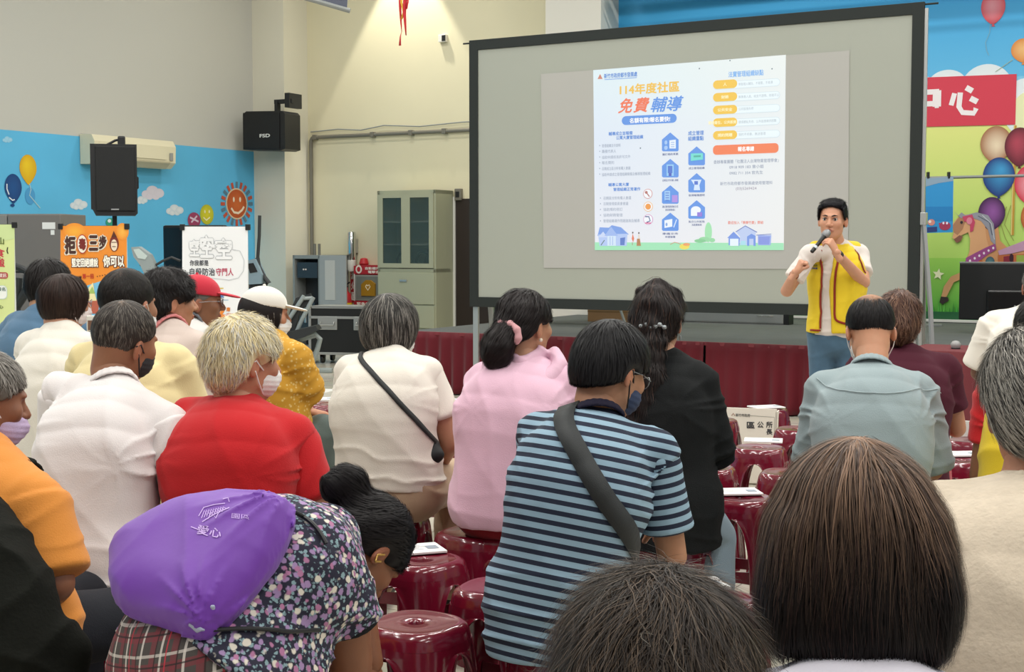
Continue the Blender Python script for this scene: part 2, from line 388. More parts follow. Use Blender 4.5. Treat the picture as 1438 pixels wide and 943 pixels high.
f.poly([(1402, 358), (1445, 356), (1445, 380), (1402, 380)], '#c06a3c', 17); f.poly([(1410, 360), (1424, 358), (1424, 378), (1410, 378)], '#8c2438', 18); f.blob(1421, 362, 3, 6, '#3a1424', 19)
f.poly([(1428, 358), (1440, 358), (1440, 378), (1428, 378)], '#9ab04a', 18)
f.poly([(1352, 381), (1350, 392), (1340, 396), (1330, 416), (1322, 418), (1326, 402), (1336, 388)], '#c89868', 14)
f.poly([(1322, 416), (1332, 417), (1333, 422), (1324, 427), (1320, 424)], '#2c2420', 15)
def star(cx, cy, r, col):
    f.poly([(cx + (r if k % 2 == 0 else r * .45) * math.sin(k * PI / 5 + .15), cy - (r if k % 2 == 0 else r * .45) * math.cos(k * PI / 5 + .15)) for k in range(10)], col, 8)
star(1318, 385, 8.5, '#e9ecc2')
for k in range(46):
    x = 1296 + k * 2.4 + random.uniform(-1, 1); h = random.uniform(10, 32); d = random.uniform(-5, 5)
    f.poly([(x - 1.6, 448), (x + 1.6, 448), (x + d, 448 - h)], random.choice(['#2f8f2f', '#48ab3c', '#63bf4c', '#257a2c']), 10 + k % 3)
for k in range(90):
    x = 880 + k * 4.6; h = random.uniform(4, 14)
    f.poly([(x - 1.6, 452), (x + 1.6, 452), (x + random.uniform(-3, 3), 452 - h)], random.choice(['#2f8f2f', '#48ab3c', '#257a2c']), 8 + k % 3)
bk = f.build('printed_backdrop', PRINT, None)
wbm = bk; bk.parent = wb; bk.matrix_parent_inverse = wb.matrix_basis.inverted()
# green plinth strip and white ledge under the backdrop
gl = MB(); gl.box(-5.6, 5.6, -.04, 0, 0, .12); o = gl.build('ledge', mat('dark_green_strip', '#1d5a34', rough=.5), None); o.location = R(-2.1, VB - .035, STG_H); o.rotation_euler = (0, 0, -TH); o.parent = wb; o.matrix_parent_inverse = wb.matrix_basis.inverted()
gl = MB(); gl.box(-5.6, 5.6, -.06, 0, 0, .03, .005); o = gl.build('white_ledge', mat('white_enamel', '#d8d8d2', rough=.4), None); o.location = R(-2.1, VB - .075, STG_H + .005); o.rotation_euler = (0, 0, -TH); o.parent = wb; o.matrix_parent_inverse = wb.matrix_basis.inverted()
# soffit box above the middle pillar recess, with screen roller
sof = struct(room_obj('wall_soffit', -7.70, 8, VB - .42, VB, 4.72, CEIL, mat('white_pillar', '#dcd9cf')))
rl = empty('roller_screen_case', R(-7.55, VB - .5, 4.60), -TH, 'white ceiling roller screen case above the black-framed screen', 'roller screen')
MB().box(0, 6.5, -.06, .06, -.06, .06, .03).build('case', mat('white_enamel', '#d8d8d2'), rl)
MB().tube([(.02, -.09, -.09), (6.4, -.09, -.09)], .016).build('weight_bar', mat('grey_plastic', '#9a9a98', rough=.4), rl)

# ---- stage
stg = empty('stage', R(0, STG_V, 0), -TH, 'low platform stage with grey carpet top and red pleated skirt', 'stage')
carpet = mat('stage_carpet', '#5d605f', rough=.95, bump=.25, bscale=400, var=.08, vscale=3)
MB().box(STG_U0, -7.68, .02, PF - STG_V - .02, STG_H - .03, STG_H).box(-7.68, STG_U1, .02, VB - STG_V - .02, STG_H - .03, STG_H).build('deck', carpet, stg)
MB().box(STG_U0 + .05, STG_U1, .1, PF - STG_V - .05, .0, STG_H - .031).build('platform_base', mat('black_board', '#1b1a1a'), stg)
def skirt(u0, u1, name='skirt_panel'):
    n = int((u1 - u0) / .012); V = []; F = []
    ph = random.uniform(0, 6)
    for i in range(n + 1):
        t = u0 + (u1 - u0) * i / n
        a = math.sin(t * 2 * PI / .14 + 1.2 * math.sin(t * 3.1 + ph)) ; am = .022 + .010 * math.sin(t * 5 + ph)
        for j in range(9):
            s_ = j / 8; z = STG_H * (1 - s_) - .004 + .006
            y = -.012 - am * (0.15 + 0.85 * s_ ** .7) * a - .02 * s_ + .004 * math.sin(t * 23 + s_ * 2)
            V.append((t, y, max(z, .012)))
    for i in range(n):
        for j in range(8):
            q = i * 9 + j; F.append((q, q + 9, q + 10, q + 1))
    me = meshfrom(V, F); o = link(name, me, mat('red_satin_cloth', '#60091a', rough=.6, sheen=.2, spec=.25), stg, True)
    md = o.modifiers.new('s', 'SOLIDIFY'); md.thickness = .003
    return o
edges = [-8.0, -6.35, -4.7, -3.03, -1.4, .25, 1.9, 4.5]
for a, b in zip(edges, edges[1:]): skirt(a, b - .02)
MB().box(STG_U0, STG_U1, -.012, .02, STG_H - .028, STG_H + .004, .003).build('edge_trim', mat('stage_edge', '#7a2a34', rough=.6), stg)
V = []; F = []
for i in range(260):          # left end skirt
    y = i * .017; a = math.sin(y * 74); 
    V += [(STG_U0 - .01 - .012 * a * .3, y, STG_H - .01), (STG_U0 - .03 - .014 * a, y, .012)]
for i in range(259): F.append((2 * i, 2 * i + 2, 2 * i + 3, 2 * i + 1))
link('skirt_end', meshfrom(V, F), MATS['red_satin_cloth'], stg, True)
# ================================================================ PROPS
black = mat('black_plastic', '#17181a', rough=.45); dark = mat('dark_metal', '#25272a', rough=.4, metal=.3)
alu = mat('aluminium', '#b9bab8', rough=.35, metal=.7); chrome = mat('chrome', '#d8d8d8', rough=.12, metal=1)
white = mat('white_plastic', '#e4e2da', rough=.4); paper = mat('white_paper', '#efefec', rough=.8)
greym = mat('grey_enamel_steel', '#8e928f', rough=.45); grid = mat('speaker_grille', '#111213', rough=.7, bump=.4, bscale=900)
UVEC = Vector((CT, -ST, 0)); VVEC = Vector((ST, CT, 0)); ZV = Vector((0, 0, 1))
def at_uv(px, py, v): return uv(WV(px, py, v))

# ---------- projection screen on its own aluminium legs
SV = 11.42
def sp(px, py): return WV(px, py, SV)
uA, uB = uv(sp(660, 300))[0], uv(sp(1293, 300))[0]
zT, zB = 3.44, 0.905
scr = empty('projection_screen', R(uA, SV, 0), -TH, 'large grey projection screen in a black frame standing before the stage', 'projection screen')
Wd = uB - uA
mb = MB()
mb.box(0, Wd, -.012, .02, zT - .095, zT, .004).box(0, Wd, -.012, .02, zB, zB + .095, .004).box(0, .095, -.0125, .0205, zB, zT, .004).box(Wd - .095, Wd, -.0125, .0205, zB, zT, .004)
mb.tube([(-.09, .03, zT - .02), (.02, .03, zT - .02)], .008).tube([(Wd - .02, .03, zT - .015), (Wd + .1, .03, zT - .015)], .008)
mb.build('frame', mat('black_screen_border', '#1e2422', rough=.8), scr)
MB().box(.09, Wd - .09, .0, .006, zB + .09, zT - .09).build('screen_surface', mat('grey_screen_fabric', '#a3a69c', rough=.75, spec=.2), scr)
for x, y, lean in ((.05, .03, 0), (Wd - .05, .03, 0), (.12, .07, .22), (Wd - .02, .07, .12)):
    l = MB(); l.box(-.028, .028, -.015, .015, 0, zB + (.6 if lean else .2), .003)
    for k in range(5): l.box(-.008, .008, -.0165, .0165, .15 + k * .16, .165 + k * .16)
    o = l.build('leg', alu, scr); o.location = (x + (.02 if lean else 0), y + lean, 0.0); o.rotation_euler = (math.atan2(lean, 1.5), 0, 0)
    o.scale = (1, 1, 1)
MB().box(-.014, .014, -.012, .012, .02, zT - .05, .003).build('side_post', alu, scr).location = (Wd + .014, .012, 0)
b_ = MB(); b_.tube([(Wd + .02, .0, 1.72), (Wd + .10, -.04, 1.0), (Wd + .17, -.08, .02)], .020, 4).box(Wd + .0, Wd + .05, -.02, .03, 1.66, 1.76, .004); b_.build('brace', alu, scr)
# the projector's picture on the screen: a faint light field and the slide
PROJ = mat('projected_light', (.36, .37, .33), rough=.9, attr=True, emit='attr', estr=0.8)
f = Flat(sp, R(uA, SV - .004), UVEC, -VVEC, 0.0012); f.up = ZV
f.poly([(760, 104), (1193, 71), (1191, 378), (764, 376)], (.085, .06, .075), 1)
pf = f.build('projector_light_field', PROJ, None); pf.parent = scr; pf.matrix_parent_inverse = scr.matrix_basis.inverted()
f.V, f.F, f.Cc = [], [], []
SLIDE = mat('projected_picture', (.12, .12, .115), rough=.9, attr=True, emit='attr', estr=.8)
_c = [f.loc(833.5, 98.5), f.loc(1104, 77), f.loc(1103, 170), f.loc(834.5, 190), f.loc(1101, 351), f.loc(836, 351)]
f.addxy(_c, [(0, 3, 2, 1), (3, 5, 4, 2)], [(.50, .66, .72), (.64, .70, .68), (.62, .68, .70), (.50, .60, .74), (.66, .66, .66), (.60, .62, .72)], 2)
f.poly([(836, 340), (1101, 341), (1101, 351), (836, 351)], '#a8e8c0', 5)
BL, BD, YE, RE, GY = '#6b9ce8', '#5f8fd8', '#f2c53a', '#f28066', '#a9b3c4'
f.poly([(840, 111), (843.5, 104), (847, 111)], '#d08a7c', 6)
f.text('新竹市政府都市發展處', 849, 102, 895.5, 109, BD, .03, 6); f.line([(849.5, 112), (895, 109)], .7, BL, 6)
f.text('114年度社區', 871, 116, 955, 131.5, YE, .035, 6)
f.text('免', 868, 138, 887, 159, RE, .03, 6, shear=.3); f.text('費', 889.5, 137, 909, 158, RE, .03, 6, shear=.3)
f.text('輔導', 913, 135.5, 956, 157, BL, .025, 6, shear=.3)
f.rrect(874, 161.5, 951, 174, BL, .5, 6); f.text('名額有限!報名要快!', 885, 164.5, 942, 172, '#ffffff', .04, 8)
f.text('輔導成立並報備', 855.5, 184.5, 889, 190, BD, .03, 6); f.text('公寓大廈管理組織', 866, 190, 904, 195.5, BD, .03, 6)
for k, t in enumerate(('管理組織法令說明', '籌備代表人', '協助申請核准許可文件', '報名簡則', '召開成立區分所有權人會議', '協助申請成立管理組織報備及輔導管理組織')):
    y = 202 + k * 8; ln = (872, 866, 886, 863, 886, 914)[k]
    f.text(t, 846, y, ln, y + 4.6, GY, .01, 6); f.blob(843, y + 2.4, .7, .9, GY, 6)
f.text('輔導公寓大廈', 855, 256.5, 884, 261.5, BD, .03, 6); f.text('管理組織正常運作', 862, 263, 900, 268, BD, .03, 6)
for k, t in enumerate(('召開區分所有權人會議', '召開管理委員會會議', '協助規約修訂', '協助財務管理', '管理組織運作問題諮詢及輔導')):
    y = 275.5 + k * 8; ln = (887, 883, 875, 875, 899)[k]
    f.text(t, 848, y, ln, y + 4.6, GY, .01, 6); f.blob(844, y + 2.4, .7, .9, GY, 6)
def ring(cx, cy, r, col, fill='#f4f8ff'):
    f.blob(cx, cy, r, r * 1.06, col, 6); f.blob(cx, cy, r - .8, r * 1.06 - .8, fill, 7)
ring(910.5, 272, 6.5, '#d89a94'); f.line([(907.5, 269), (913, 276)], 1.4, '#b97c78', 8); f.blob(908.5, 270, 2, 2, '#b97c78', 8)
ring(911, 290, 6.5, '#f0bd7c'); f.blob(911, 290, 4, 4.2, '#f0a44a', 8)
ring(911, 308, 6.8, '#d79ac4'); f.line([(907, 304), (912, 304), (914, 310), (909, 312)], 1.5, '#5a6f9c', 8); f.line([(907, 313), (915, 313)], 1.4, '#e0709c', 8)
def house(cx, y0, y1, kind, cap, cap2=None, w=11.7):
    ym = y0 + (y1 - y0) * .38
    f.poly([(cx, y0), (cx + w, ym), (cx + w, y1 - 1.5), (cx + w - 1.5, y1), (cx - w + 1.5, y1), (cx - w, y1 - 1.5), (cx - w, ym)], '#6e9eea', 6)
    if kind == 0: f.poly([(cx - 1, ym + 1), (cx + 8, ym), (cx + 8, y1 - 4), (cx - 1, y1 - 4)], '#eaf4ff', 8); f.blob(cx - 6, ym + 4, 2, 3, '#a9cbf8', 8); f.blob(cx - 6, y1 - 5, 2.6, 3, '#a9cbf8', 8); [f.line([(cx + 1, ym + 4 + 3 * j), (cx + 6, ym + 4 + 3 * j)], .8, '#8fb0e6', 9) for j in range(3)]
    if kind == 1: f.poly([(cx - 5, ym - 2), (cx + 5, ym - 2), (cx + 5, y1 - 2), (cx - 5, y1 - 2)], '#9fd0f6', 8); f.poly([(cx - 3.2, ym), (cx + 3.2, ym), (cx + 3.2, y1 - 6), (cx - 3.2, y1 - 6)], '#5b83d6', 9); f.poly([(cx - 2, y1 - 6), (cx + 2, y1 - 6), (cx + 2, y1 - 2), (cx - 2, y1 - 2)], '#4a6fc4', 9)
    if kind == 2: f.poly([(cx - 8, ym - 2), (cx, ym - 2), (cx, y1 - 5), (cx - 8, y1 - 5)], '#a5cdf6', 8); f.poly([(cx + 2.5, ym + 4), (cx + 10.5, ym + 4), (cx + 10.5, y1 - 2), (cx + 2.5, y1 - 2)], '#b79ae6', 8); [f.line([(cx - 6.5, ym + 1 + 3.4 * j), (cx - 1.5, ym + 1 + 3.4 * j)], 1, '#6a86d8', 9) for j in range(4)]
    if kind == 3: f.poly([(cx - 8, ym + 1), (cx + 3, ym - 1), (cx + 3, y1 - 6), (cx - 8, y1 - 4)], '#f0f7ff', 8); f.line([(cx + 5, y1 - 5), (cx + 9, ym)], 1.6, '#cfe2ff', 8); f.blob(cx - 5, y1 - 9, 1.4, 2.4, '#8fb0e6', 9)
    if kind == 4: f.poly([(cx - 8, ym), (cx + 9, ym - .6), (cx + 9, y1 - 8), (cx - 8, y1 - 6)], '#7fe0d8', 8); f.line([(cx - 4, ym + 4), (cx + 6, ym + 3.6)], 2.2, '#4fb4a8', 9)
    if kind == 5: f.poly([(cx - 8, ym - 1), (cx + 7, ym - 1), (cx + 4, y1 - 10), (cx + 5, y1 - 3), (cx - 4, y1 - 3), (cx - 3, y1 - 10)], '#d9eaff', 8); f.poly([(cx - 3, ym + 1), (cx + 2, ym + 1), (cx + 2, ym + 6), (cx - 3, ym + 6)], '#5a7fd4', 9)
    if kind == 6: f.blob(cx - 1, ym + 4, 7, 5.4, '#f3f8ff', 8); f.poly([(cx - 8, ym + 4), (cx + 2, ym + 4), (cx + 2, y1 - 4), (cx - 8, y1 - 4)], '#f3f8ff', 8); f.poly([(cx + 1, ym + 7), (cx + 8, ym + 7), (cx + 8, y1 - 3), (cx + 1, y1 - 3)], '#9a86e0', 9)
    f.text(cap, cx - w + .5, y1 + 2.4, cx + w - .5, y1 + 5.6, '#5a6f9c', .02, 6)
    if cap2: f.text(cap2, cx - w * .6, y1 + 7, cx + w * .6, y1 + 10, '#5a6f9c', .02, 6)
house(942, 186, 212.5, 0, '擬訂規約草案'); house(942, 223, 249, 1, '召開區分所有權人會議'); house(942, 260, 286, 2, '選任管理委員會主任', '委員及管理負責人'); house(942, 298.5, 324, 3, '準備文件', '申請報備')
house(979, 205.5, 232, 4, '成立管理組織'); house(979, 243, 270, 5, '取得報備證明'); house(979, 281, 307, 6, '點交公共設施', '及設備檢測')
f.text('成立管理', 967, 183.5, 989, 190, BD, .03, 6); f.text('組織重點', 967, 191, 989, 197.5, BD, .03, 6)
f.text('法寶管理組織缺點', 1023.5, 99, 1073, 107.5, '#8cbcf2', .03, 6)
for k, (t, d, x1) in enumerate((('人', '無管理人輔佐、不易整、不易溝', 1086), ('財務', '無專責人員、收支不透明、財務不公', 1095), ('公共安全', '公共設施失修', 1059), ('環境衛生、公共設施', '環境髒亂失修、公共設施維修困難', 1091), ('規約問題', '規約不完善、無法管理', 1076))):
    y = 111.5 + k * 17.8
    f.rrect(1002.5, y + 1.2, 1096, y + 12, '#d5e4ea', .5, 5); f.rrect(1003, y + 1.8, 1095.4, y + 11.4, '#eefaff', .5, 6)
    f.rrect(1002, y + .8, 1036, y + 13, '#f5cb3e', .5, 7); f.text(t, 1019 - 2.6 * len(t), y + 4.5, 1019 + 2.6 * len(t) if len(t) < 6 else 1035, y + 9.5, '#fff6c8', .04, 9)
    if len(t) >= 6: pass
    f.text(d, 1038, y + 3.5 - .02 * k, x1, y + 7.5, '#b8c4cc', 0, 9)
f.rrect(1002, 202.5, 1094, 216, '#f58a68', .4, 7); f.text('報名專線', 1037, 205.5, 1060, 212.5, '#ffffff', .05, 9)
f.text('委辦專業團體「社團法人台灣物業管理學會」', 1003, 223.5, 1094, 228.8, '#9aa4b8', .01, 6)
f.text('0918 909 183 曾小姐', 1025, 231.5, 1073, 236.5, '#9aa4b8', .01, 6); f.text('0982 711 354 官先生', 1025, 240, 1072, 244.8, '#9aa4b8', .01, 6)
f.text('新竹市政府都市發展處使用管理科', 1012, 254.5, 1085.5, 259.5, '#9aa4b8', .01, 6); f.text('(03)5269424', 1034, 262.5, 1063, 267.5, '#a9a0b0', .01, 6)
f.text('歡迎加入「樂樂竹壹」群組', 1023, 310, 1072.5, 314.5, '#e8887c', .02, 6)
for x, y in ((983, 96.5), (1026, 85.2), (1085, 96.8), (900.3, 208)): f.blob(x, y, .9, 1, '#6d7f8a', 9)
# drawn houses, people, trees
f.poly([(843, 319), (856, 319.5), (860, 316), (873, 319), (884, 329), (840, 331)], '#86a8ea', 7); f.poly([(841, 329), (882, 328), (881, 345), (843, 345)], '#b9cdf6', 8)
f.poly([(850, 331), (859, 318), (869, 331)], '#a6bff2', 9); f.poly([(854, 331), (866, 331), (866, 345), (854, 345)], '#d6e8fb', 10); f.poly([(841, 333), (848, 325), (854, 333)], '#cfdcf8', 9); f.poly([(872, 334), (879, 333), (878, 344), (872, 344)], '#6a86cc', 10); f.line([(845, 344), (850, 337)], 1, '#5d7a6c', 10)
for x in (858, 861.5): f.line([(x, 332), (x, 344)], .6, '#8aa6e6', 11)
f.blob(889.5, 326.5, 1, 1.3, '#6a5a50', 8); f.poly([(888, 335), (889.5, 328), (891.5, 335), (890, 340)], '#e8866c', 8); f.line([(889, 340), (889, 344)], .8, '#b08a70', 8)
f.blob(898, 327, 1, 1.3, '#6a5a50', 8); f.poly([(896.5, 336), (897, 329), (899, 329), (900, 336)], '#e8e0d8', 8); f.poly([(895.5, 335), (899.5, 335), (901, 345), (895, 345)], '#b98a68', 9)
f.poly([(1024, 344), (1024, 334), (1022, 334), (1031, 325), (1040, 334), (1039, 345)], '#7f9fe8', 8); f.poly([(1026, 335), (1038, 335), (1038, 345), (1026, 345)], '#e9f6ff', 9)
f.poly([(1034, 325), (1047, 317), (1062, 325), (1062, 344), (1040, 344), (1040, 332)], '#c3d2f4', 7); f.line([(1034, 325.5), (1047.5, 317), (1064, 326)], 1.2, '#7f8fc8', 9)
f.poly([(1050, 345), (1050, 332), (1056, 328), (1062, 331), (1062, 345), (1059, 345), (1059, 335), (1053, 335), (1053, 345)], '#7f9fe8', 9)
f.poly([(1065, 330), (1084, 330), (1083, 344), (1065, 344)], '#a6b8f0', 8); f.poly([(1066, 332), (1082, 332), (1081, 343), (1066, 343)], '#8f9fe6', 9); f.line([(1063, 330), (1084, 328.5)], 1, '#7f8fc8', 9); f.poly([(1041, 338), (1048, 338), (1048, 344), (1041, 344)], '#b0e0f0', 9)
f.blob(995.5, 326, 5, 14, '#a9e6b8', 7); f.blob(990, 336, 8, 3.6, '#9fdcae', 8); f.blob(984, 338, 8, 2.6, '#8fd0a0', 9); f.blob(1001, 337, 4, 3, '#9fdcae', 8)
f.line([(942, 343), (948, 340), (953, 341), (957, 343)], .9, '#d0a08a', 9); f.blob(962, 346, 7, 4, '#f0e070', 8); f.blob(965, 343, 5, 2, '#f0a878', 9)
f.Cc = [tuple(q + .28 for q in c_) for c_ in f.Cc[:6]] + [tuple(max(0.0, q - .12) / .8 for q in c_) for c_ in f.Cc[6:]]
pj = f.build('projected_slide', SLIDE, None); pj.parent = scr; pj.matrix_parent_inverse = scr.matrix_basis.inverted()

# ---------- things on the stage seen under the screen
def on_uv(px, py, z): return WZ(px, py, z)
tb = empty('folding_table', WZ(820, 455, STG_H + .01), -TH, 'folding table with grey tubular legs behind the projection screen on stage', 'table')
MB().box(-.9, .9, -.3, .3, .70, .74, .01).build('tabletop', mat('beige_laminate', '#b5a58a', rough=.5), tb)
for sx in (-1, 1):
    l = MB(); l.tube([(sx * .35, -.22, .70), (sx * .62, -.24, .012)], .014).tube([(sx * .35, .22, .70), (sx * .62, .24, .012)], .014).tube([(sx * .62, -.27, .014), (sx * .62, .27, .014)], .014); l.build('leg', greym, tb)
bxm = mat('brown_cardboard', '#a8825a', rough=.85)
p = WZ(856, 452, STG_H); c = empty('cardboard_box', p, -TH, 'brown cardboard box on the stage beneath the screen', 'box')
MB().box(-.28, .28, 0, .3, 0, .26, .004).build('carton', bxm, c); MB().box(-.28, .28, -.002, .001, .11, .13).build('tape', mat('brown_tape', '#8a6a40', rough=.3), c)
p = WZ(1040, 454, STG_H); c = empty('screen_case', p, -TH, 'long silver aluminium case lying on stage left of the speaker', 'case')
MB().box(-.85, .5, 0, .16, 0, .14, .02).build('case_body', alu, c); MB().box(.5, .56, -.005, .165, -.0, .15, .01).build('end_cap', black, c); MB().tube([(.2, -.02, .09), (.22, -.05, .09), (.36, -.05, .09), (.38, -.02, .09)], .008).build('handle', chrome, c)
p = WZ(1010, 440, STG_H + .12)
c = empty('rolled_cloth', R(*(uv(WZ(1000, 453, STG_H))[0] + .0, 15.85), STG_H), -TH, 'dark rolled cloth lying on stage behind the silver case', 'cloth')
MB().lathe([(.02, -.45), (.07, -.4), (.085, 0), (.07, .4), (.02, .45)], 14, M=Matrix.Translation((0, 0, .09)) @ Matrix.Rotation(PI / 2, 4, 'Y')).build('roll', mat('grey_green_cloth', '#56604f', rough=.9), c, True)

# ---------- covered table right of the stage front
tp = WZ(1262, 489, .75)
tu, tv = uv(tp)
tbl = empty('covered_table', R(tu + 1.0, tv + .35, 0), -TH, 'long table draped to the floor in maroon cloth below the stage', 'table')
cl = mat('maroon_table_cloth', '#6b2a30', rough=.85, bump=.1, bscale=200)
MB().box(-.95, .95, -.32, .32, .70, .738).build('tabletop', mat('beige_laminate', '#b5a58a'), tbl)
for sx in (-.8, .8):
    for sy in (-.25, .25): MB().tube([(sx, sy, .0), (sx, sy, .70)], .014).build('leg', greym, tbl)
V = []; F = []; n = 120
per = []
hw, hd = .965, .335
for i in range(n):
    t = i / n * 4
    k = int(t); q = (t - k) * 2 - 1
    per.append(((q * hw, -hd), (hw, q * hd), (-q * hw, hd), (-hw, -q * hd))[k])
for j, z in enumerate((.742, .735, .5, .25, .01)):
    for i, (x, y) in enumerate(per):
        e = (0, .004, .012, .02, .03)[j] * (1 + .6 * math.sin(i * 1.1) + .4 * math.sin(i * .37)); l_ = math.hypot(x, y)
        V.append((x + (e if abs(x) >= hw - .001 else 0) * (1 if x > 0 else -1), y + (e if abs(y) >= hd - .001 else 0) * (1 if y > 0 else -1), z))
for j in range(4):
    for i in range(n): F.append((j * n + i, j * n + (i + 1) % n, (j + 1) * n + (i + 1) % n, (j + 1) * n + i))
me = bpy.data.meshes.new('c'); me.from_pydata(V, [], F + [tuple(range(n))]); me.update()
o = link('tablecloth', me, cl, None, True); o.location = tbl.location; o.rotation_euler = tbl.rotation_euler; me.set_sharp_from_angle(angle=.6)
tag(o, 'maroon cloth draped over the long table below the stage', 'tablecloth')
p = WZ(1342, 489, .745)
c = empty('webcam', p, 0, 'small round silver gadget standing on the maroon table', 'gadget')
MB().lathe([(.006, 0), (.028, .003), (.036, .02), (.036, .034), (.024, .052), (.006, .058)], 20).build('body', mat('grey_plastic', '#9a9a98'), c, True)
MB().lathe([(.030, 0), (.034, -.001), (.034, .004), (.03, .005)], 20).build('base_ring', black, c, True)

# ---------- big monitor seen from behind, on the stage right
p = WZ(1352, 468, STG_H); pu, pv = uv(WZ(1356, 470, STG_H))
mn = empty('monitor', R(pu + .50, pv + .3, STG_H), -TH + .12, 'large black monitor seen from behind on stage by the horse picture', 'monitor')
mb = MB(); mb.box(-.62, .62, -.03, .02, .14, .70, .012); mb.build('panel', black, mn)
MB().box(-.36, .4, -.075, -.028, .17, .44, .02).build('back_housing', mat('black_gloss', '#0d0e10', rough=.25), mn)
MB().box(-.625, .625, .0, .024, .695, .712, .004).build('top_edge', greym, mn)
MB().box(-.10, -.085, -.079, -.074, .26, .29).build('port', alu, mn)
for sx in (-.42, .42): MB().tube([(sx, 0, .16), (sx, -.02, .03), (sx + .03, -.13, .012)], .009).tube([(sx, -.02, .03), (sx - .03, .13, .012)], .009).build('foot', greym, mn)

# ---------- rail with the hanging blue banner
rv = 15.2
pL, pR_ = WV(1290, 250, rv), WV(1460, 243, rv)
rail = empty('banner_rail', (0, 0, 0), 0, 'thin grey horizontal rail crossing the balloons on the backdrop', 'rail'); rail.location = WV(1299, 460, rv); rail.location.z = STG_H
rl = MB(); a = pL - rail.location; bb = pR_ - rail.location; bb.z = a.z; rl.tube([a, bb + (bb - a) * .3], .016).build('rail_bar', greym, rail)
q = WV(1299, 460, rv) - rail.location; q2 = (bb + (bb - a) * .28)
for qq in (Vector((a.x + .08, a.y, 0)), Vector((q2.x, q2.y, 0))):
    MB().tube([Vector((qq.x, qq.y, a.z)), Vector((qq.x, qq.y, .02))], .012).box(qq.x - .2, qq.x + .2, qq.y - .02, qq.y + .02, 0, .025, .004).build('post', greym, rail)
f = Flat(lambda x, y: WV(x, y, rv - .02), WV(1299, 250, rv - .02), UVEC, -VVEC, .001); f.up = ZV
f.poly([(1300, 250), (1339, 248), (1338, 326), (1300, 327)], '#2f97d8', 1); f.poly([(1300, 250), (1339, 248), (1339, 254), (1318, 257), (1300, 262)], '#8fa9bf', 2)
f.poly([(1300, 290), (1338, 290), (1338, 310), (1300, 310)], '#2384c8', 2); f.blob(1308, 312, 5, 4.5, '#d98f86', 4); f.blob(1306, 311, 2, 2, '#f0e6d8', 5)
f.blob(1327, 317, 8, 6, '#a83a5c', 4); f.line([(1319, 313), (1322, 318)], 2, '#a83a5c', 4); f.blob(1325, 313, 1.4, 1.8, '#eef', 5); f.blob(1330, 313, 1.4, 1.8, '#eef', 5)
f.poly([(1302, 319), (1316, 318), (1316, 325), (1302, 326)], '#2c3f7c', 4)
bb_ = empty('hanging_banner', WV(1319, 326, rv - .02), 0, 'small blue sea creature banner hanging from the rail', 'banner')
o = f.build('banner_print', PRINT, None, origin=bb_.location); o.parent = bb_
for x in (1303, 1332):
    pp = WV(x, 248, rv) - bb_.location; MB().box(pp.x - .012, pp.x + .012, pp.y - .03, pp.y + .02, pp.z - .02, pp.z + .05, .004).build('clip', black, bb_)

# ---------- wall loudspeaker, conduit, little wall box, hanging decoration and sign
ws = empty('wall_speaker', WV(372, 212, 15.2), -TH + .05, 'black wide wall speaker on a bracket at the pillar', 'speaker')
mb = MB(); mb.prism([(-.36, .03), (.28, 0), (.36, .02), (.36, .5), (.32, .54), (-.3, .56), (-.36, .52)], -.02, .34); mb.build('cabinet', black, ws)
MB().prism([(-.345, .05), (.27, .02), (.275, .52), (-.345, .54)], -.035, -.018).build('grille', grid, ws)
f = Flat(lambda x, y: ws.matrix_basis @ Vector(((x - 372) / 94, -.04, (212 - y) / 94)), ws.matrix_basis @ Vector((0, -.04, 0)), ws.matrix_basis.to_3x3() @ Vector((1, 0, 0)), ws.matrix_basis.to_3x3() @ Vector((0, -1, 0)), .001); f.up = ZV
f.text('FSD', 366, 193, 383, 197.5, '#d8d8d4', .05, 1)
bpy.context.view_layer.update()
f = Flat(None, (0, -.038, 0), (1, 0, 0), (0, -1, 0), .001); f.up = ZV
f.loc = lambda x, y: (x, y); f.text('FSD', -.06, .235, .12, .185, '#d8d8d4', .05, 1); f.build('logo', PRINT, ws)
MB().box(.08, .13, .12, .2, .54, .70, .004).box(.06, .36, .14, .19, .66, .72, .005).box(.27, .35, .10, .40, .60, .80, .005).build('bracket', dark, ws)
pipe = mat('grey_conduit_pipe', '#7d7a70', rough=.45, metal=.3)
cu, cz = uv(WV(437.5, 300, VB - .04))[0], WV(437.5, 193, VB - .04).z
cn = empty('conduit_pipe', R(cu, VB - .04, 2.1), -TH, 'grey electrical conduit pipe running up and along the cream wall', 'pipe')
e = uv(WV(700, 185, VB - .04))[0] - cu
MB().tube([(0, 0, -1.15), (0, 0, cz - 2.1 - .05), (.02, 0, cz - 2.1 - .015), (.05, 0, cz - 2.1), (4.1, 0, cz - 2.1)], .028).build('pipe_run', pipe, cn, True)
for x in (.08, 1.1, 1.75, 2.3): MB().box(x - .03, x + .03, -.034, .038, cz - 2.1 - .036, cz - 2.1 + .036, .005).build('coupling', pipe, cn)
MB().tube([(0, 0, cz - 2.02), (.5, -.01, cz - 2.0), (.9, -.01, cz - 2.03), (1.3, -.01, cz - 1.98), (1.9, -.01, cz - 2.02), (2.6, -.01, cz - 1.99), (3.9, -.01, cz - 2.0)], .009).build('loose_cable', greym, cn, True)
p = WV(622, 54, VB - .03); c = empty('wall_sensor', p, -TH, 'tiny black and white sensor box high on the cream wall', 'sensor')
MB().box(-.06, .06, -.03, .03, -.05, .05, .008).build('housing', white, c); MB().box(.0, .06, -.036, -.029, -.04, .04, .004).build('lens', black, c)
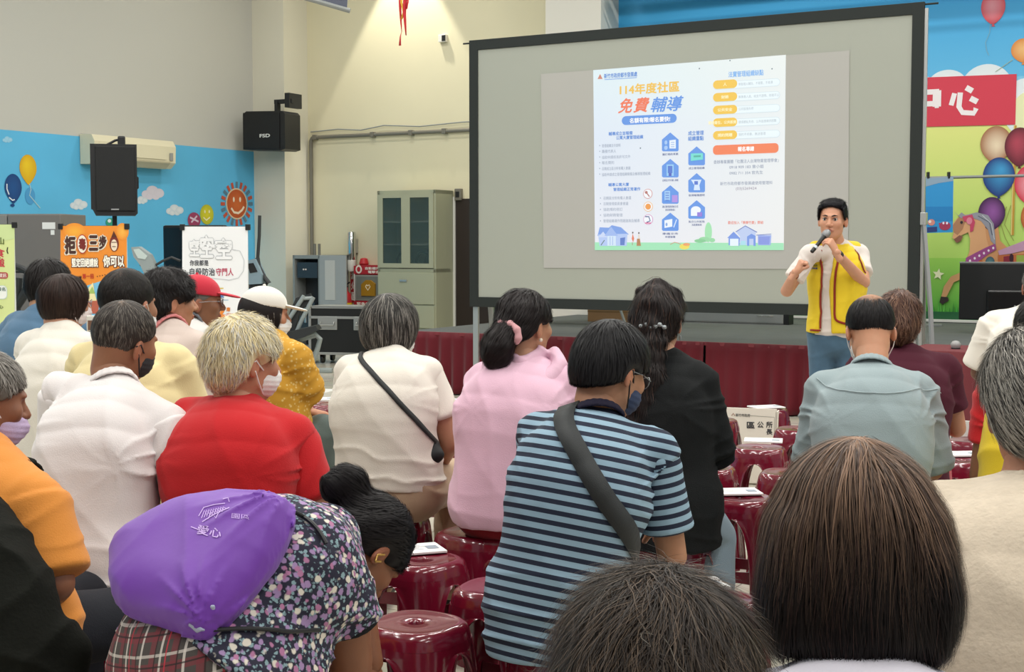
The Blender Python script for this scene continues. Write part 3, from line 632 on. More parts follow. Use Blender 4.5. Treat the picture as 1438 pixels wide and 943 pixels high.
# red hanging New Year ornament
hp = W(565, 62, 9.0)
hd_ = empty('hanging_ornament', hp, 0, 'red paper ribbon ornament with yellow strip hanging from the ceiling', 'ornament')
redp = mat('red_paper', '#c8202c', rough=.6); yelp = mat('yellow_paper', '#e8b63a', rough=.6)
def ribbon(pts, wd, m, name, tw=.3):
    V = []; 
    for i, (x, z) in enumerate(pts):
        a = tw * i; dx, dy = math.cos(a) * wd / 2, math.sin(a) * wd / 2 * .6
        V += [(x - dx, -dy, z), (x + dx, dy, z)]
    me = bpy.data.meshes.new(name); me.from_pydata(V, [], [(2 * i, 2 * i + 1, 2 * i + 3, 2 * i + 2) for i in range(len(pts) - 1)]); me.update()
    o = link(name, me, m, hd_, True); md = o.modifiers.new('s', 'SOLIDIFY'); md.thickness = .002
s_ = 9 / 1950
def rp(*a): return [((x - 565) * s_, (62 - y) * s_) for x, y in a]
ribbon(rp((562, -30), (562, 10), (563, 30), (564, 45), (562, 52), (561.5, 64)), .018, redp, 'ribbon', .5)
ribbon(rp((568, -30), (569, 0), (568, 20), (569, 35), (570, 50)), .026, redp, 'ribbon', .35)
ribbon(rp((566, -20), (564, 5), (567, 18), (564, 28)), .014, yelp, 'ribbon', .2)
ribbon(rp((572, -30), (573, 4), (571, 14)), .012, redp, 'ribbon', .3)
MB().tube([(0, 0, .40), (0, 0, CEIL - hp.z - .01)], .003, 6).build('string', redp, hd_)
# hanging notice sign (top left of the cream wall)
sg = W(458, 4, 8.0); c = empty('hanging_sign', sg, 0, 'grey hanging sign with white characters at the upper frame edge', 'sign')
q = [(-.165, .055), (.118, -.03), (.155, .42), (-.165, .50)]
MB().prism(q, -.004, .004).build('board', mat('slate_sign', '#5b6070', rough=.5), c)
a = Vector((-.18, 0, .045)); b2 = Vector((.135, 0, -.045)); MB().tube([a, b2], .014).build('bottom_rod', greym, c)
f = Flat(None, (0, -.006, 0), (1, 0, 0), (0, -1, 0), .001); f.up = ZV; f.loc = lambda x, y: (x, y)
f.text('服務中心', -.10, .13, .11, .055, '#f4f4f4', .04, 1, rot=-.2); f.build('lettering', PRINT, c)
for x in (-.12, .1): MB().tube([(x, 0, .44), (x, 0, CEIL - sg.z - .01)], .003, 6).build('cord', greym, c)
# ================================================================ LEFT SIDE OF THE HALL
# ---------- air conditioner on the left wall
a0, a1 = WU(111, 198, UL), WU(226, 208, UL)
v0_, v1_ = uv(a0)[1], uv(a1)[1]; vm = (v0_ + v1_) / 2
ac = empty('air_conditioner', R(UL + .015, vm, 2.50), -TH, 'cream split air conditioner mounted high on the left wall', 'air conditioner')
hl = (v1_ - v0_) / 2
acm = mat('aged_cream_plastic', '#e3dbbd', rough=.45)
prof = [(0, 0), (.16, 0), (.24, .07), (.25, .28), (.20, .36), (0, .37)]
mb = MB(); mb.prism(prof, -hl, hl); mb.build('housing', acm, ac)
MB().prism([(.165, -.004), (.245, .066), (.25, .085), (.16, .012)], -hl + .12, hl - .1).build('louvre', mat('darker_cream_plastic', '#c9c0a2', rough=.5), ac)  # louvre in a darker cream than the housing
MB().prism([(.2515, .11), (.2535, .11), (.2535, .28), (.2515, .28)], -hl + .08, hl - .18).build('front_panel', acm, ac)
MB().box(.252, .258, hl - .12, hl - .06, .1, .2, .002).build('display', mat('grey_plastic', '#9a9a98'), ac)

# ---------- PA loudspeaker on a stand
pa = W(161, 306, 13.2)
st = empty('speaker_stand', (pa.x, pa.y, 0), -.2, 'black tripod stand carrying the tall loudspeaker', 'stand')
MB().tube([(0, 0, .18), (0, 0, pa.z + .02)], .022).build('pole', black, st)
MB().tube([(0, 0, .55), (0, 0, .72)], .034).build('collar', black, st)
for k in range(3):
    a = k * 2.09 + .4; MB().tube([(.03 * math.cos(a), .03 * math.sin(a), .68), (.52 * math.cos(a), .52 * math.sin(a), .015)], .013).build('leg', black, st)
sp_ = empty('loudspeaker', (pa.x, pa.y, pa.z + .022), .28, 'tall black loudspeaker on a stand before the air conditioner', 'speaker')
hh = 98 * 13.2 / 1950
mb = MB(); mb.prism([(-.2, .06), (-.17, 0), (.19, 0), (.21, .02), (.21, hh), (-.21, hh), (-.21, .06)], -.16, .16)
mb.build('cabinet', black, sp_)
MB().box(-.165, .19, -.178, -.158, .04, hh - .02, .01).build('grille', grid, sp_)
MB().box(-.03, .04, -.182, -.176, .05, .062).build('badge', alu, sp_)
MB().tube([(-.06, 0, hh), (.02, 0, hh + .045), (.1, 0, hh + .06)], .012).box(.04, .11, -.05, .05, hh - .01, hh + .085, .015).build('handle', black, sp_)
MB().prism([(.2, .24), (.225, .26), (.225, .36), (.2, .38)], -.06, .06).build('side_handle', black, sp_)

# ---------- refrigerator
p = W(50, 300, 14.6)
rfm = mat('brown_grey_steel', '#7b7672', rough=.45, metal=.1)
fr = empty('refrigerator', (p.x, p.y, 0), -TH + .42, 'tall brown-grey refrigerator with small notices behind the green banner', 'refrigerator')
H_ = p.z
MB().box(-.42, .27, .03, .66, .02, H_, .012).build('body', rfm, fr)
MB().box(-.30, .28, -.02, .03, H_ - .60, H_ - .006, .012).build('door', rfm, fr)
MB().box(-.30, .28, -.02, .03, .05, H_ - .62, .012).build('door', rfm, fr)
MB().box(-.42, -.31, -.012, .03, .05, H_ - .01, .01).build('side_panel', mat('grey_side_panel', '#8a8884', rough=.5), fr)
MB().box(.08, .22, -.024, -.019, H_ - .16, H_ - .09).box(.17, .21, -.024, -.019, H_ - .22, H_ - .17).build('notice', paper, fr)
MB().box(-.28, -.26, -.05, -.02, H_ - .95, H_ - .66, .004).build('handle', dark, fr)

# ---------- banners on stands
def banner(pxl, pxr, ytop, Y, ybot, label, draw, nm='banner_stand'):
    A, B = W(pxl, ytop, Y), W(pxr, ytop, Y); mid = (A + B) / 2; wd = (B - A).length
    zb = .06
    root = empty(nm, (mid.x, Y, 0), 0, label, 'banner')
    f = Flat(lambda x, y: W(x, y, Y), (mid.x, Y, 0), (1, 0, 0), (0, -1, 0), .0012); f.up = ZV
    draw(f, A.z)
    o = f.build('banner_print', PRINT, root, origin=(mid.x, Y, 0))
    MB().box(-wd / 2, wd / 2, .001, .004, zb, A.z - .0).build('banner_cloth', mat('banner_backing', '#d8d8d4', rough=.7), root)
    MB().tube([(-wd / 2 - .02, .012, A.z - .005), (wd / 2 + .02, .012, A.z - .005)], .008).build('top_bar', dark, root)
    MB().tube([(0, .03, .02), (0, .03, A.z - .01)], .010).build('pole', dark, root)
    MB().box(-wd / 2 - .01, wd / 2 + .01, -.05, .09, 0, .06, .012).build('base', greym, root)
    for sx in (-1, 1): MB().box(sx * wd / 2 - .02, sx * wd / 2 + .02, -.012, .02, A.z - .03, A.z + .02, .004).build('clip', black, root)
    return root
def rect(f, x0, y0, x1, y1, c, l): f.poly([(x0, y0), (x1, y0), (x1, y1), (x0, y1)], c, l)
def d_green(f, zt):
    rect(f, -60, 315, 20.5, 640, '#d9e49c', 1)
    f.poly([(-60, 315), (20.5, 315), (20.5, 335), (-60, 350)], '#cfe0a0', 2)
    f.text('仙', -8, 333, 6, 343, '#6a7a3a', .02, 3); f.text('食', -10, 348, 7, 361, '#c8404a', .03, 3); f.text('強', -10, 361, 7, 375, '#c8404a', .03, 3)
    f.line([(11, 347), (10, 352), (11.5, 356)], 1.6, '#3c4028', 3)
    f.rrect(-50, 382, 11.5, 391, '#b8504c', .4, 3); f.text('健康資訊', -12, 383.5, 9.5, 389.5, '#f4dcd4', .03, 5)
    f.rrect(-50, 400.5, 10.5, 420, '#cfe0d4', .3, 3); f.rrect(-50, 401.5, 9.5, 419, '#f4f6f0', .3, 4); f.text('報名', -4, 403, 8, 408.5, '#5a7a70', .03, 5)
    f.text('中心', -8, 428, 5, 433, '#4a5a30', .03, 5)
    f.blob(4, 486, 9, 10, '#cf3438', 4, edge='#b82a30'); f.blob(-6, 492, 10, 9, '#d6504c', 4); f.blob(2, 477, 4, 2.5, '#4a9a3c', 5); f.blob(6, 505, 1.6, 1.6, '#a0b060', 4)
    rect(f, -60, 560, 20.5, 640, '#e8c24a', 4)
banner(-50, 20, 315, 12.0, 640, 'pale green banner with a red fruit at the left edge', d_green)
def d_orange(f, zt):
    rect(f, 85, 317, 178, 470, '#f0912e', 1)
    f.blob(105, 325, 16, 12, '#f7b23c', 2, edge='#f0912e'); f.blob(172, 325, 9, 12, '#f9b84a', 2, edge='#f0912e'); 
    f.poly([(118, 402), (178, 383), (178, 470), (92, 470), (85, 440), (85, 412)], '#7cc0e2', 2)
    def tx(t, x0, y0, x1, y1, c, o, lay=4, k=1.3):
        for dx, dy in ((-k, 0), (k, 0), (0, k), (0, -k), (k, k), (-k, k)): f.text(t, x0 + dx, y0 + dy, x1 + dx, y1 + dy, o, .06, lay)
        f.text(t, x0, y0, x1, y1, c, .06, lay + 2)
    tx('拒', 91, 331, 107, 357, '#4a2a24', '#f6ecd8')
    f.blob(116, 342.5, 7.6, 13.5, '#b83a34', 8); f.blob(116, 342.5, 6.6, 12.2, '#f6ecd8', 9); f.text('毒', 111, 334, 121.5, 351, '#7a2420', .05, 11)
    tx('三', 125, 330, 138, 352, '#4a2a24', '#f6ecd8'); tx('步', 139, 330, 150, 350, '#4a2a24', '#f6ecd8')
    tx('堅定回絕請說', 101, 362, 138, 375, '#fbf6ea', '#5c2c1c', k=.9); tx('你可以', 145, 358, 175, 375, '#fbf6ea', '#5c2c1c', k=.9)
    f.blob(160.5, 342, 6.5, 11, '#7a2c22', 4); f.blob(160.5, 344, 4.4, 8, '#f2dfc8', 5); f.poly([(160, 324), (156.5, 333), (164.5, 333)], '#5c2c1c', 5); f.line([(157, 340), (164, 340)], 1, '#5c2c1c', 6); f.line([(158, 346), (163, 346)], 1, '#5c2c1c', 6)
    f.text('第一招', 116, 384, 132, 391, '#c03a20', .04, 6); f.text('口號', 107, 387, 115, 394, '#3a2018', .05, 6)
    for k in range(4): f.blob(137 + 3.6 * k, 388 - k * .8, .8, .8, '#5c2c1c', 6)
    f.poly([(124, 405), (131, 396), (133, 410), (136, 422), (122, 422)], '#f1e6b0', 5); f.poly([(124, 412), (134, 412), (130, 402)], '#a8c46a', 6)
    f.poly([(116, 420), (140, 420), (138, 440), (112, 440)], '#b8604a', 5)
banner(85, 178, 317, 12.0, 640, 'orange banner with bold outlined characters beside the refrigerator', d_orange)
def d_white(f, zt):
    rect(f, 256, 318, 348, 640, '#eff0f2', 1)
    def outl(t, x0, y0, x1, y1):
        for dx, dy in ((-1, 0), (1, 0), (0, 1), (0, -1)): f.text(t, x0 + dx * .8, y0 + dy * .8, x1 + dx * .8, y1 + dy * .8, '#c3c6ca', .05, 3)
        f.text(t, x0, y0, x1, y1, '#eff0f2', .04, 5)
    outl('空', 266, 336, 280, 360); outl('空', 281, 330, 300, 362); outl('空', 303, 334, 326, 364); outl('品品', 266, 338, 326, 348)
    pts = [(326, 350), (337, 352), (343, 365), (342, 380), (335, 390), (322, 393), (268, 387)]; f.line(pts, .8, '#c3c6ca', 4)
    f.text('你我都是', 266.5, 365, 293, 373, '#3c3f48', .02, 4); f.text('自殺防治', 266.5, 376, 302, 387, '#3c3f48', .02, 4); f.text('守門人', 303.5, 376, 328, 387, '#c03a5c', .02, 4)
    f.text('1', 299, 408, 310, 425, '#2b5aa8', .07, 4); f.text('問', 310, 412, 314.5, 418, '#4a7ac0', .05, 4); f.line([(311, 421), (321, 421)], .7, '#4a9ac0', 4); f.line([(301, 404.5), (314, 404.5)], 1.4, '#d8c040', 4)
    f.text('2', 304, 424, 318, 447, '#e8862e', .07, 5); f.text('應', 318, 431, 323.5, 437, '#e8862e', .05, 4); f.line([(318, 440), (330, 440)], .7, '#e8862e', 4)
    f.text('3', 316, 441, 328, 458, '#d878b0', .07, 5)
    f.text('勇敢說　接住你', 266, 475, 290, 479, '#5a5c60', .02, 4); f.text('關懷人　在身邊', 268, 481, 290, 485, '#5a5c60', .02, 4)
    f.blob(300, 470, 40, 36, '#e4eef4', 2); f.poly([(262, 494), (348, 494), (348, 500), (262, 500)], '#ece24a', 4)
banner(256, 348, 318, 11.6, 640, 'white suicide prevention banner with large coloured numerals one two three', d_white)

# ---------- dark board / television behind the white banner
p = W(272, 316, 13.6)
tv = empty('television', (p.x, p.y, 0), -.35, 'large black television on a floor stand behind the white banner', 'television')
MB().box(-.33, .36, -.04, .04, .62, p.z, .02).build('panel', black, tv); MB().box(-.31, .34, -.045, -.041, .65, p.z - .03).build('screen', mat('black_gloss', '#0d0e10', rough=.25), tv)
MB().tube([(0, .03, .03), (0, .03, .66)], .03).build('post', dark, tv); MB().box(-.3, .3, -.2, .2, 0, .03, .01).build('base', dark, tv)

# ---------- gym machines: grey-blue console, treadmill rail, exercise bike, recumbent seat
gm = mat('silver_grey_plastic', '#9aa3a3', rough=.4); dg = mat('dark_grey_rubber', '#2c2f31', rough=.6)
p = W(208, 352, 12.9)
el = empty('elliptical_trainer', (p.x, p.y, 0), .1, 'grey elliptical trainer with curved console between the two banners', 'exercise machine')
k_ = 12.9 / 1950
def ex(x, y): return ((x - 208) * k_, 0, p.z - (y - 352) * k_)
MB().prism([(ex(x, y)[0], ex(x, y)[2]) for x, y in ((187, 347), (197, 346), (212, 357), (217, 368), (222, 388), (213, 393), (206, 388), (199, 372), (190, 360))], -.09, .09).build('console', gm, el)
MB().prism([(ex(x, y)[0], ex(x, y)[2]) for x, y in ((190, 350), (198, 349), (209, 359), (206, 364), (196, 362))], -.095, -.088).build('display', mat('pale_lcd', '#c9d6d2', rough=.2), el)
MB().tube([ex(196, 362), ex(198, 372), ex(208, 378), ex(210, 388)], .014).tube([ex(218, 372), ex(228, 366), ex(240, 361), ex(252, 366)], .012).tube([ex(212, 390), (.06, 0, .35), (.1, 0, .06)], .03).build('handlebar', dg, el)
MB().box(-.28, .45, -.22, .22, .0, .12, .03).build('base', gm, el)
p = W(45, 420, 12.7)
tm = empty('treadmill', (p.x, p.y, 0), 0, 'black-railed treadmill in front of the brown-grey refrigerator', 'exercise machine')
k_ = 12.7 / 1950
def ex(x, y, d=0): return ((x - 45) * k_, d, p.z - (y - 420) * k_)
MB().tube([ex(18, 372), ex(30, 376), ex(46, 385), ex(60, 384), ex(72, 378)], .030).tube([ex(20, 374), ex(36, 382)], .016).tube([ex(53, 384), ex(36, 410), ex(20, 433), ex(12, 445)], .045).build('handrail', dg, tm)
MB().tube([ex(26, 390), ex(22, 430), ex(24, 480), (-.1, 0, .1)], .04).tube([ex(60, 384, .4), ex(50, 430, .4), (.1, .4, .1)], .035).build('upright', dg, tm)
MB().box(-.9, .28, -.1, .5, 0, .14, .03).build('deck', dg, tm)
p = W(364, 372, 13.4)
bk_ = empty('exercise_bike', (p.x, p.y, 0), -.2, 'exercise bike with blue-grey console right of the white banner', 'exercise machine')
k_ = 13.4 / 1950
def ex(x, y, d=0): return ((x - 364) * k_, d, p.z - (y - 372) * k_)
MB().prism([(ex(x, y)[0], ex(x, y)[2]) for x, y in ((347, 366), (361, 363), (371, 385), (370, 398), (352, 399), (347, 385))], -.06, .05).build('console', mat('blue_grey_plastic', '#8095a0', rough=.4), bk_)
MB().prism([(ex(x, y)[0], ex(x, y)[2]) for x, y in ((350, 370), (359, 369), (365, 381), (354, 383))], -.066, -.059).build('display', black, bk_)
MB().tube([ex(361, 362), ex(363, 374), ex(371, 389), ex(378, 397), ex(374, 400), ex(348, 402)], .024).tube([ex(350, 366, .2), ex(353, 330, .2), ex(354, 302, .2)], .016).tube([ex(356, 400), ex(358, 440), (-.05, 0, .3)], .04).build('handlebar', dg, bk_)
MB().prism([(-.42, .08), (.4, .08), (.32, .34), (.1, .5), (-.2, .42)], -.1, .1).build('flywheel_cover', gm, bk_)
MB().box(-.5, .5, -.22, .22, 0, .07, .02).build('base', dg, bk_)
p = W(425, 512, 16.3)
k_ = 16.3 / 1950
rc = empty('recumbent_bike', (p.x, p.y, 0), 0, 'recumbent exercise bike with grey curved frame before the equipment rack', 'exercise machine')
def ex(x, y, d=0): return ((x - 425) * k_, d, (513 - y) * k_)
MB().tube([ex(398, 462), ex(405, 440), ex(428, 405)], .026).tube([ex(414, 462), ex(424, 440), ex(441, 407)], .026).tube([ex(425, 409), ex(440, 408)], .022).build('backrest_frame', gm, rc)
MB().prism([(ex(x, y)[0], ex(x, y)[2]) for x, y in ((400, 450), (408, 425), (416, 408), (436, 402), (438, 408), (420, 430), (412, 460))], .03, .12).build('backrest', dg, rc)
MB().prism([(ex(x, y)[0], ex(x, y)[2]) for x, y in ((392, 458), (420, 452), (446, 446), (450, 452), (430, 462), (400, 472))], -.16, .16).build('seat', dg, rc)
MB().tube([ex(400, 470), ex(425, 464), ex(442, 458), ex(450, 466), ex(446, 480), ex(434, 510)], .032).tube([ex(420, 468), ex(444, 461)], .025).build('frame', gm, rc)
MB().box(*sorted((ex(400, 0)[0], ex(467, 0)[0])), -.06, .06, 0, .05, .015).box(*sorted((ex(412, 0)[0], ex(446, 0)[0])), -.3, -.22, 0, .06, .02).build('base_bar', gm, rc)
MB().prism([(ex(x, y)[0], ex(x, y)[2]) for x, y in ((386, 468), (420, 470), (432, 480), (425, 488), (392, 492))], -.1, .1).build('crank_cover', mat('beige_plastic', '#b7ab7a', rough=.5), rc)
MB().prism([(ex(x, y)[0], ex(x, y)[2]) for x, y in ((395, 490), (424, 486), (424, 511), (398, 511))], -.1, .1).build('flywheel_cover', mat('navy_plastic', '#2a3a55', rough=.4), rc)

# ---------- grey equipment rack with open front, flight case
kp = WV(411, 358, 15.5); ku, kv = uv(kp)
kw = uv(WV(449, 358, 15.5))[0] - ku
rk = empty('equipment_rack', R(ku, 15.5, 0), -TH, 'open-fronted grey equipment rack against the cream wall', 'rack')
KH = kp.z
mb = MB(); mb.box(0, .03, 0, .66, 0, KH).box(kw - .03, kw, 0, .66, 0, KH).box(0, kw, 0, .66, KH - .05, KH).box(0, kw, 0, .66, 0, .08).box(.03, kw - .03, .62, .66, .05, KH - .03)
mb.build('cabinet', greym, rk)
MB().box(.031, kw - .031, .25, .6, .09, KH - .06).build('inner_shelf_unit', dg, rk)
MB().box(.06, kw - .06, .02, .25, KH - .32, KH - .10, .004).build('amplifier', mat('slate_panel', '#30373e', rough=.4), rk)
MB().box(.1, kw - .1, .0, .25, KH - .72, KH - .66).build('rack_tray', MATS['slate_panel'], rk)
MB().box(.05, kw - .05, .05, .25, .3, .5).build('amplifier', MATS['slate_panel'], rk)
for x in (.18, .22): MB().lathe([(.012, 0), (.012, .01)], 10, M=Matrix.Translation((x, .018, KH - .2)) @ Matrix.Rotation(PI / 2, 4, 'X')).build('lamp', mat('lamp_dot', '#e8d8d0', rough=.3), rk)
MB().box(.16, .40, -.005, .02, KH - .78, KH - .74, .004).box(.20, .23, -.005, .02, KH - .95, KH - .76, .004).build('shelf_bracket', alu, rk)
for x in (.16, .24): MB().tube([(x, .3, KH), (x, .3, KH + .16)], .02).build('antenna', pipe, rk)
kd = MB(); kd.box(kw, kw + .02, -.32, .0, .02, KH, .003)
dw = uv(WV(474, 358, 15.3))[0] - ku - kw
MB().box(kw + .002, kw + dw, -.012, .012, .03, KH, .003).build('door', mat('pale_grey_steel', '#a0a3a2', rough=.45), rk)
MB().box(kw + .10, kw + .27, -.016, -.012, KH - .62, KH - .07).build('notice', mat('notice_sheet', '#bfbfba', rough=.8), rk)
MB().box(kw + .10, kw + .27, -.016, -.012, KH - 1.2, KH - .72).build('notice', mat('notice_sheet', '#bfbfba', rough=.8), rk)
fp = WZ(490, 511, 0.0)
fc = empty('flight_case', fp, -TH + .28, 'black flight case with aluminium edges on wheels by the wall', 'case')
fw, fh, fd = .52, .46, .5
kz = fp.y / 1950; fz0 = .13; fz1 = (511 - 431) * kz
MB().box(-fw, fw, 0, fd, fz0, fz1, .004).build('case_body', mat('black_laminate', '#141516', rough=.5), fc)
mb = MB()
for z in (fz0, fz1 - .13, fz1): mb.box(-fw - .008, fw + .008, -.01, .02, z - .016, z + .016, .003)
mb.box(-fw - .008, fw + .008, -.01, fd + .01, fz1 - .005, fz1 + .012, .004)
for x in (-fw, fw): mb.box(x - .018, x + .018, -.01, .02, fz0, fz1, .003)
mb.build('edge_trim', alu, fc)
for x in (-.28, .2): MB().box(x - .13, x + .13, -.014, 0, fz0 + .3, fz0 + .47, .006).tube([(x - .09, -.02, fz0 + .40), (x - .09, -.045, fz0 + .36), (x + .09, -.045, fz0 + .36), (x + .09, -.02, fz0 + .40)], .01).build('handle', alu, fc)
for x in (-fw, fw):
    for z in (fz0 + .01, fz1): MB().lathe([(.005, -.035), (.03, -.02), (.035, 0), (.03, .02), (.005, .035)], 12, c=(x, .0, z)).build('corner_ball', chrome, fc, True)
for x in (-.38, .38):
    for y in (.08, .42): MB().lathe([(.052, -.018), (.055, 0), (.052, .018)], 16, M=Matrix.Translation((x, y, .056)) @ Matrix.Rotation(PI / 2, 4, 'Y')).box(x - .03, x + .03, y - .025, y + .025, .07, fz0 - .005).build('wheel', black, fc)

# ---------- extinguisher, its sign, steel dispenser, first aid box, steel cabinet, dark door
ep = WV(495, 372, VB - .03); c = empty('cup_dispenser', WV(494, 365, VB - .12), -TH, 'chrome tube cup dispenser fixed to the cream wall', 'dispenser')
MB().lathe([(.055, 0), (.058, .02), (.058, .38), (.05, .40)], 20).build('tube', chrome, c, True); MB().lathe([(.05, -.16), (.062, -.13), (.062, 0), (.05, .004)], 20).build('lower_cup', white, c, True); MB().box(-.03, .03, .058, .115, .1, .3).build('wall_plate', alu, c)
sgp = WV(496, 400, VB - .012); c = empty('extinguisher_sign', sgp, -TH, 'narrow red fire extinguisher sign on the wall', 'sign')
MB().box(-.045, .045, -.004, .008, -.25, .26).build('plate', mat('signal_red', '#b8242c', rough=.5), c)
f = Flat(None, (0, -.006, 0), (1, 0, 0), (0, -1, 0), .001); f.up = ZV; f.loc = lambda x, y: (x, y)
for k, ch in enumerate('滅火器'): f.text(ch, -.032, .20 - k * .15, .032, .08 - k * .15, '#f6f0e8', .04, 1)
f.build('lettering', PRINT, c)
e0 = WV(490, 431, 15.95)
exn = empty('fire_extinguisher', R(uv(e0)[0], 15.88, 0), -TH, 'red fire extinguisher with yellow label beside the flight case', 'fire extinguisher')
ez = WV(490, 401, 15.88).z
MB().lathe([(.07, .0), (.085, .02), (.085, ez - .22), (.07, ez - .12), (.03, ez - .07), (.028, ez - .02)], 20, c=(0, 0, 0)).build('cylinder', mat('signal_red', '#b8242c'), exn, True)
MB().lathe([(.0862, ez - .5), (.0862, ez - .24)], 20).build('label', mat('yellow_label', '#e6c22c', rough=.5), exn)
MB().box(-.02, .02, -.03, .03, ez - .03, ez + .0, .006).tube([(-.02, 0, ez + .0), (.07, 0, ez + .05)], .01).tube([(0, 0, ez), (-.08, -.02, ez - .03), (-.13, -.03, ez - .15), (-.12, -.03, ez - .4)], .012).build('valve_and_hose', black, exn)
ap = WV(516, 402, VB - .12)
ab = empty('defibrillator_box', R(uv(WV(501, 400, VB - .12))[0], VB - .18, 0), -TH, 'red and white first aid defibrillator box left of the steel cabinet', 'first aid box')
z_ = lambda y: WV(510, y, VB - .2).z
abw = .62
MB().box(0, abw, .04, .17, z_(430), z_(372), .006).build('housing', mat('box_red', '#a52a34', rough=.5), ab)
MB().box(0, abw, -.002, .04, z_(422) - .0, z_(386), .004).build('door', mat('grey_frame', '#9a9c98', rough=.4), ab)
MB().box(.04, abw - .05, -.006, -.002, z_(420), z_(388)).build('window', mat('dim_grey_window', '#7c8480', rough=.15), ab)
MB().prism([(.14, z_(415)), (.38, z_(415)), (.38, z_(398)), (.30, z_(393)), (.22, z_(393)), (.14, z_(399))], -.03, -.006).build('device', mat('ochre_case', '#a67c1e', rough=.5), ab)
MB().lathe([(.06, 0), (.07, .02), (.05, .09), (.02, .10)], 16, c=(.10, .1, z_(372))).build('beacon', mat('signal_red', '#b8242c'), ab, True)
f = Flat(None, (0, -.008, 0), (1, 0, 0), (0, -1, 0), .002); f.up = ZV; f.loc = lambda x, y: (x, y)
def rc_(x0, y0, x1, y1, c_, l_): f.poly([(x0, y0), (x1, y0), (x1, y1), (x0, y1)], c_, l_, px=False)
rc_(0, z_(384.5), abw, z_(373), '#b42a38', 1); rc_(0, z_(430), abw, z_(422.5), '#b42a38', 1); rc_(0, z_(422.5), .02, z_(384.5), '#e8e8e4', 1)
f.blob(.09, z_(378), .055, .06, '#f2e8e0', 2, px=False); f.blob(.09, z_(378), .03, .035, '#b42a38', 3, px=False)
f.text('自動體外心臟', .2, z_(374.5), .58, z_(378.5), '#f6efe8', .04, 2); f.text('電擊去顫器', .25, z_(379.5), .58, z_(383.5), '#f6efe8', .04, 2)
f.text('緊急救護專用', .05, z_(424), .5, z_(429), '#f6efe8', .04, 2)
f.line([(.22, z_(402)), (.26, z_(407)), (.30, z_(402)), (.28, z_(399.5)), (.26, z_(401)), (.24, z_(399.5)), (.22, z_(402))], .016, '#efe2c0', 12)
f.build('lettering', PRINT, ab)
cm_ = mat('sage_steel_cabinet', '#a9ab91', rough=.45); cmd = mat('sage_side_steel', '#8b8c80', rough=.5)
cu0, cu1 = uv(WV(530, 300, 15.72))[0], uv(WV(612, 300, 15.72))[0]; CH = WV(530, 268, 15.72).z
cb = empty('filing_cabinet', R(cu0, 15.72, 0), -TH, 'tall sage green steel cabinet with two glass upper doors', 'cabinet')
cw = cu1 - cu0; zt = lambda y: WV(570, y, 15.72).z
mb = MB(); zs = zt(382)
mb.box(0, cw, 0, .40, 0, zs, .003).box(0, .04, 0, .44, zs, CH).box(cw - .04, cw, 0, .44, zs, CH).box(0, cw, 0, .44, CH - .05, CH).box(0, cw, .40, .44, 0, CH).box(0, cw, 0, .4, zs, zs + .05)
mb.build('cabinet_body', cm_, cb)
for z in (zt(343), zt(311)): MB().box(.04, cw - .04, .03, .4, z - .012, z + .012).build('shelf', mat('pale_shelf', '#b9bcae', rough=.5), cb)
glass = mat('dim_glass', '#4c5a55', rough=.08, alpha=.45)
for x0, x1 in ((.03, cw / 2), (cw / 2, cw - .03)):
    m_ = MB(); zb_, zt_ = zs + .06, CH - .05
    m_.box(x0, x1, -.02, -.002, zb_, zb_ + .06).box(x0, x1, -.02, -.002, zt_ - .05, zt_).box(x0, x0 + .07, -.0205, -.0015, zb_, zt_).box(x1 - .07, x1, -.0205, -.0015, zb_, zt_)
    d_ = m_.build('door', cm_, cb); MB().box(x0 + .06, x1 - .06, -.012, -.008, zb_ + .05, zt_ - .04).build('glass', glass, d_)
for x, z, s_ in ((.25, zs + .06, .3), (.62, zs + .06, .34), (.75, zs + .06, .28), (.4, zs + .06, .2)):
    o_ = empty('stored_tool', R(cu0 + x, 15.92, z), -TH, None, None); bpy.data.objects.remove(o_)
z1, z2 = zt(428), zt(382)
for a_, b_ in ((.05, zt(461)), (zt(460), z1), (z1 + .01, z2)): 
    d_ = MB().box(.02, cw - .02, -.018, -.001, a_ + .005, b_ - .005, .004).build('drawer', cm_, cb)
    MB().box(cw / 2 - .1, cw / 2 + .02, -.03, -.018, b_ - .13, b_ - .10, .004).build('handle', alu, d_)
for k_i, (x, lb) in enumerate(((.30, 'left'), (.62, 'middle'), (.78, 'right'))):
    t_ = empty('stored_gear', R(cu0 + x, 15.92, zs + .052), -TH, 'dark coiled %s gear on the bottom shelf inside the glass-door cabinet, %s of three' % (('cable', 'strap', 'hose')[k_i], lb), 'gear', 'gear stored in the glass-door cabinet')
    mb = MB(); mb.tube([(.11 * math.cos(a), .02 * math.sin(3 * a), .12 + .10 * math.sin(a)) for a in [j * PI / 8 for j in range(16)]], .016, closed=True).box(-.06, .06, -.05, .05, 0, .06, .01); mb.build('coil', black, t_, True)
    MB().tube([(-.02, .04, .03), (.03 + .04 * k_i, .06, .3), (.08, .06, .36)], .014).build('grip', dg, t_)
dr = struct(room_obj('door_1', uv(WV(641.5, 300, VB))[0], uv(WV(641.5, 300, VB))[0] + 1.0, VB - .03, VB - .002, 0, WV(650, 279, VB).z, mat('dark_brown_door', '#2a211d', rough=.5)))
fr_ = struct(room_obj('trim_3', uv(WV(638.5, 300, VB))[0], uv(WV(641.5, 300, VB))[0], VB - .05, VB - .002, 0, WV(650, 276, VB).z, mat('white_enamel', '#d8d8d2')))
p = WV(645, 271, VB - .02); c = empty('door_bell', p, -TH, 'small grey bell box above the dark door', 'bell'); MB().box(-.05, .05, -.05, .015, -.1, .06, .01).build('housing', pipe, c); MB().box(-.03, .03, -.055, -.049, -.06, .02, .003).build('cover', dark, c)
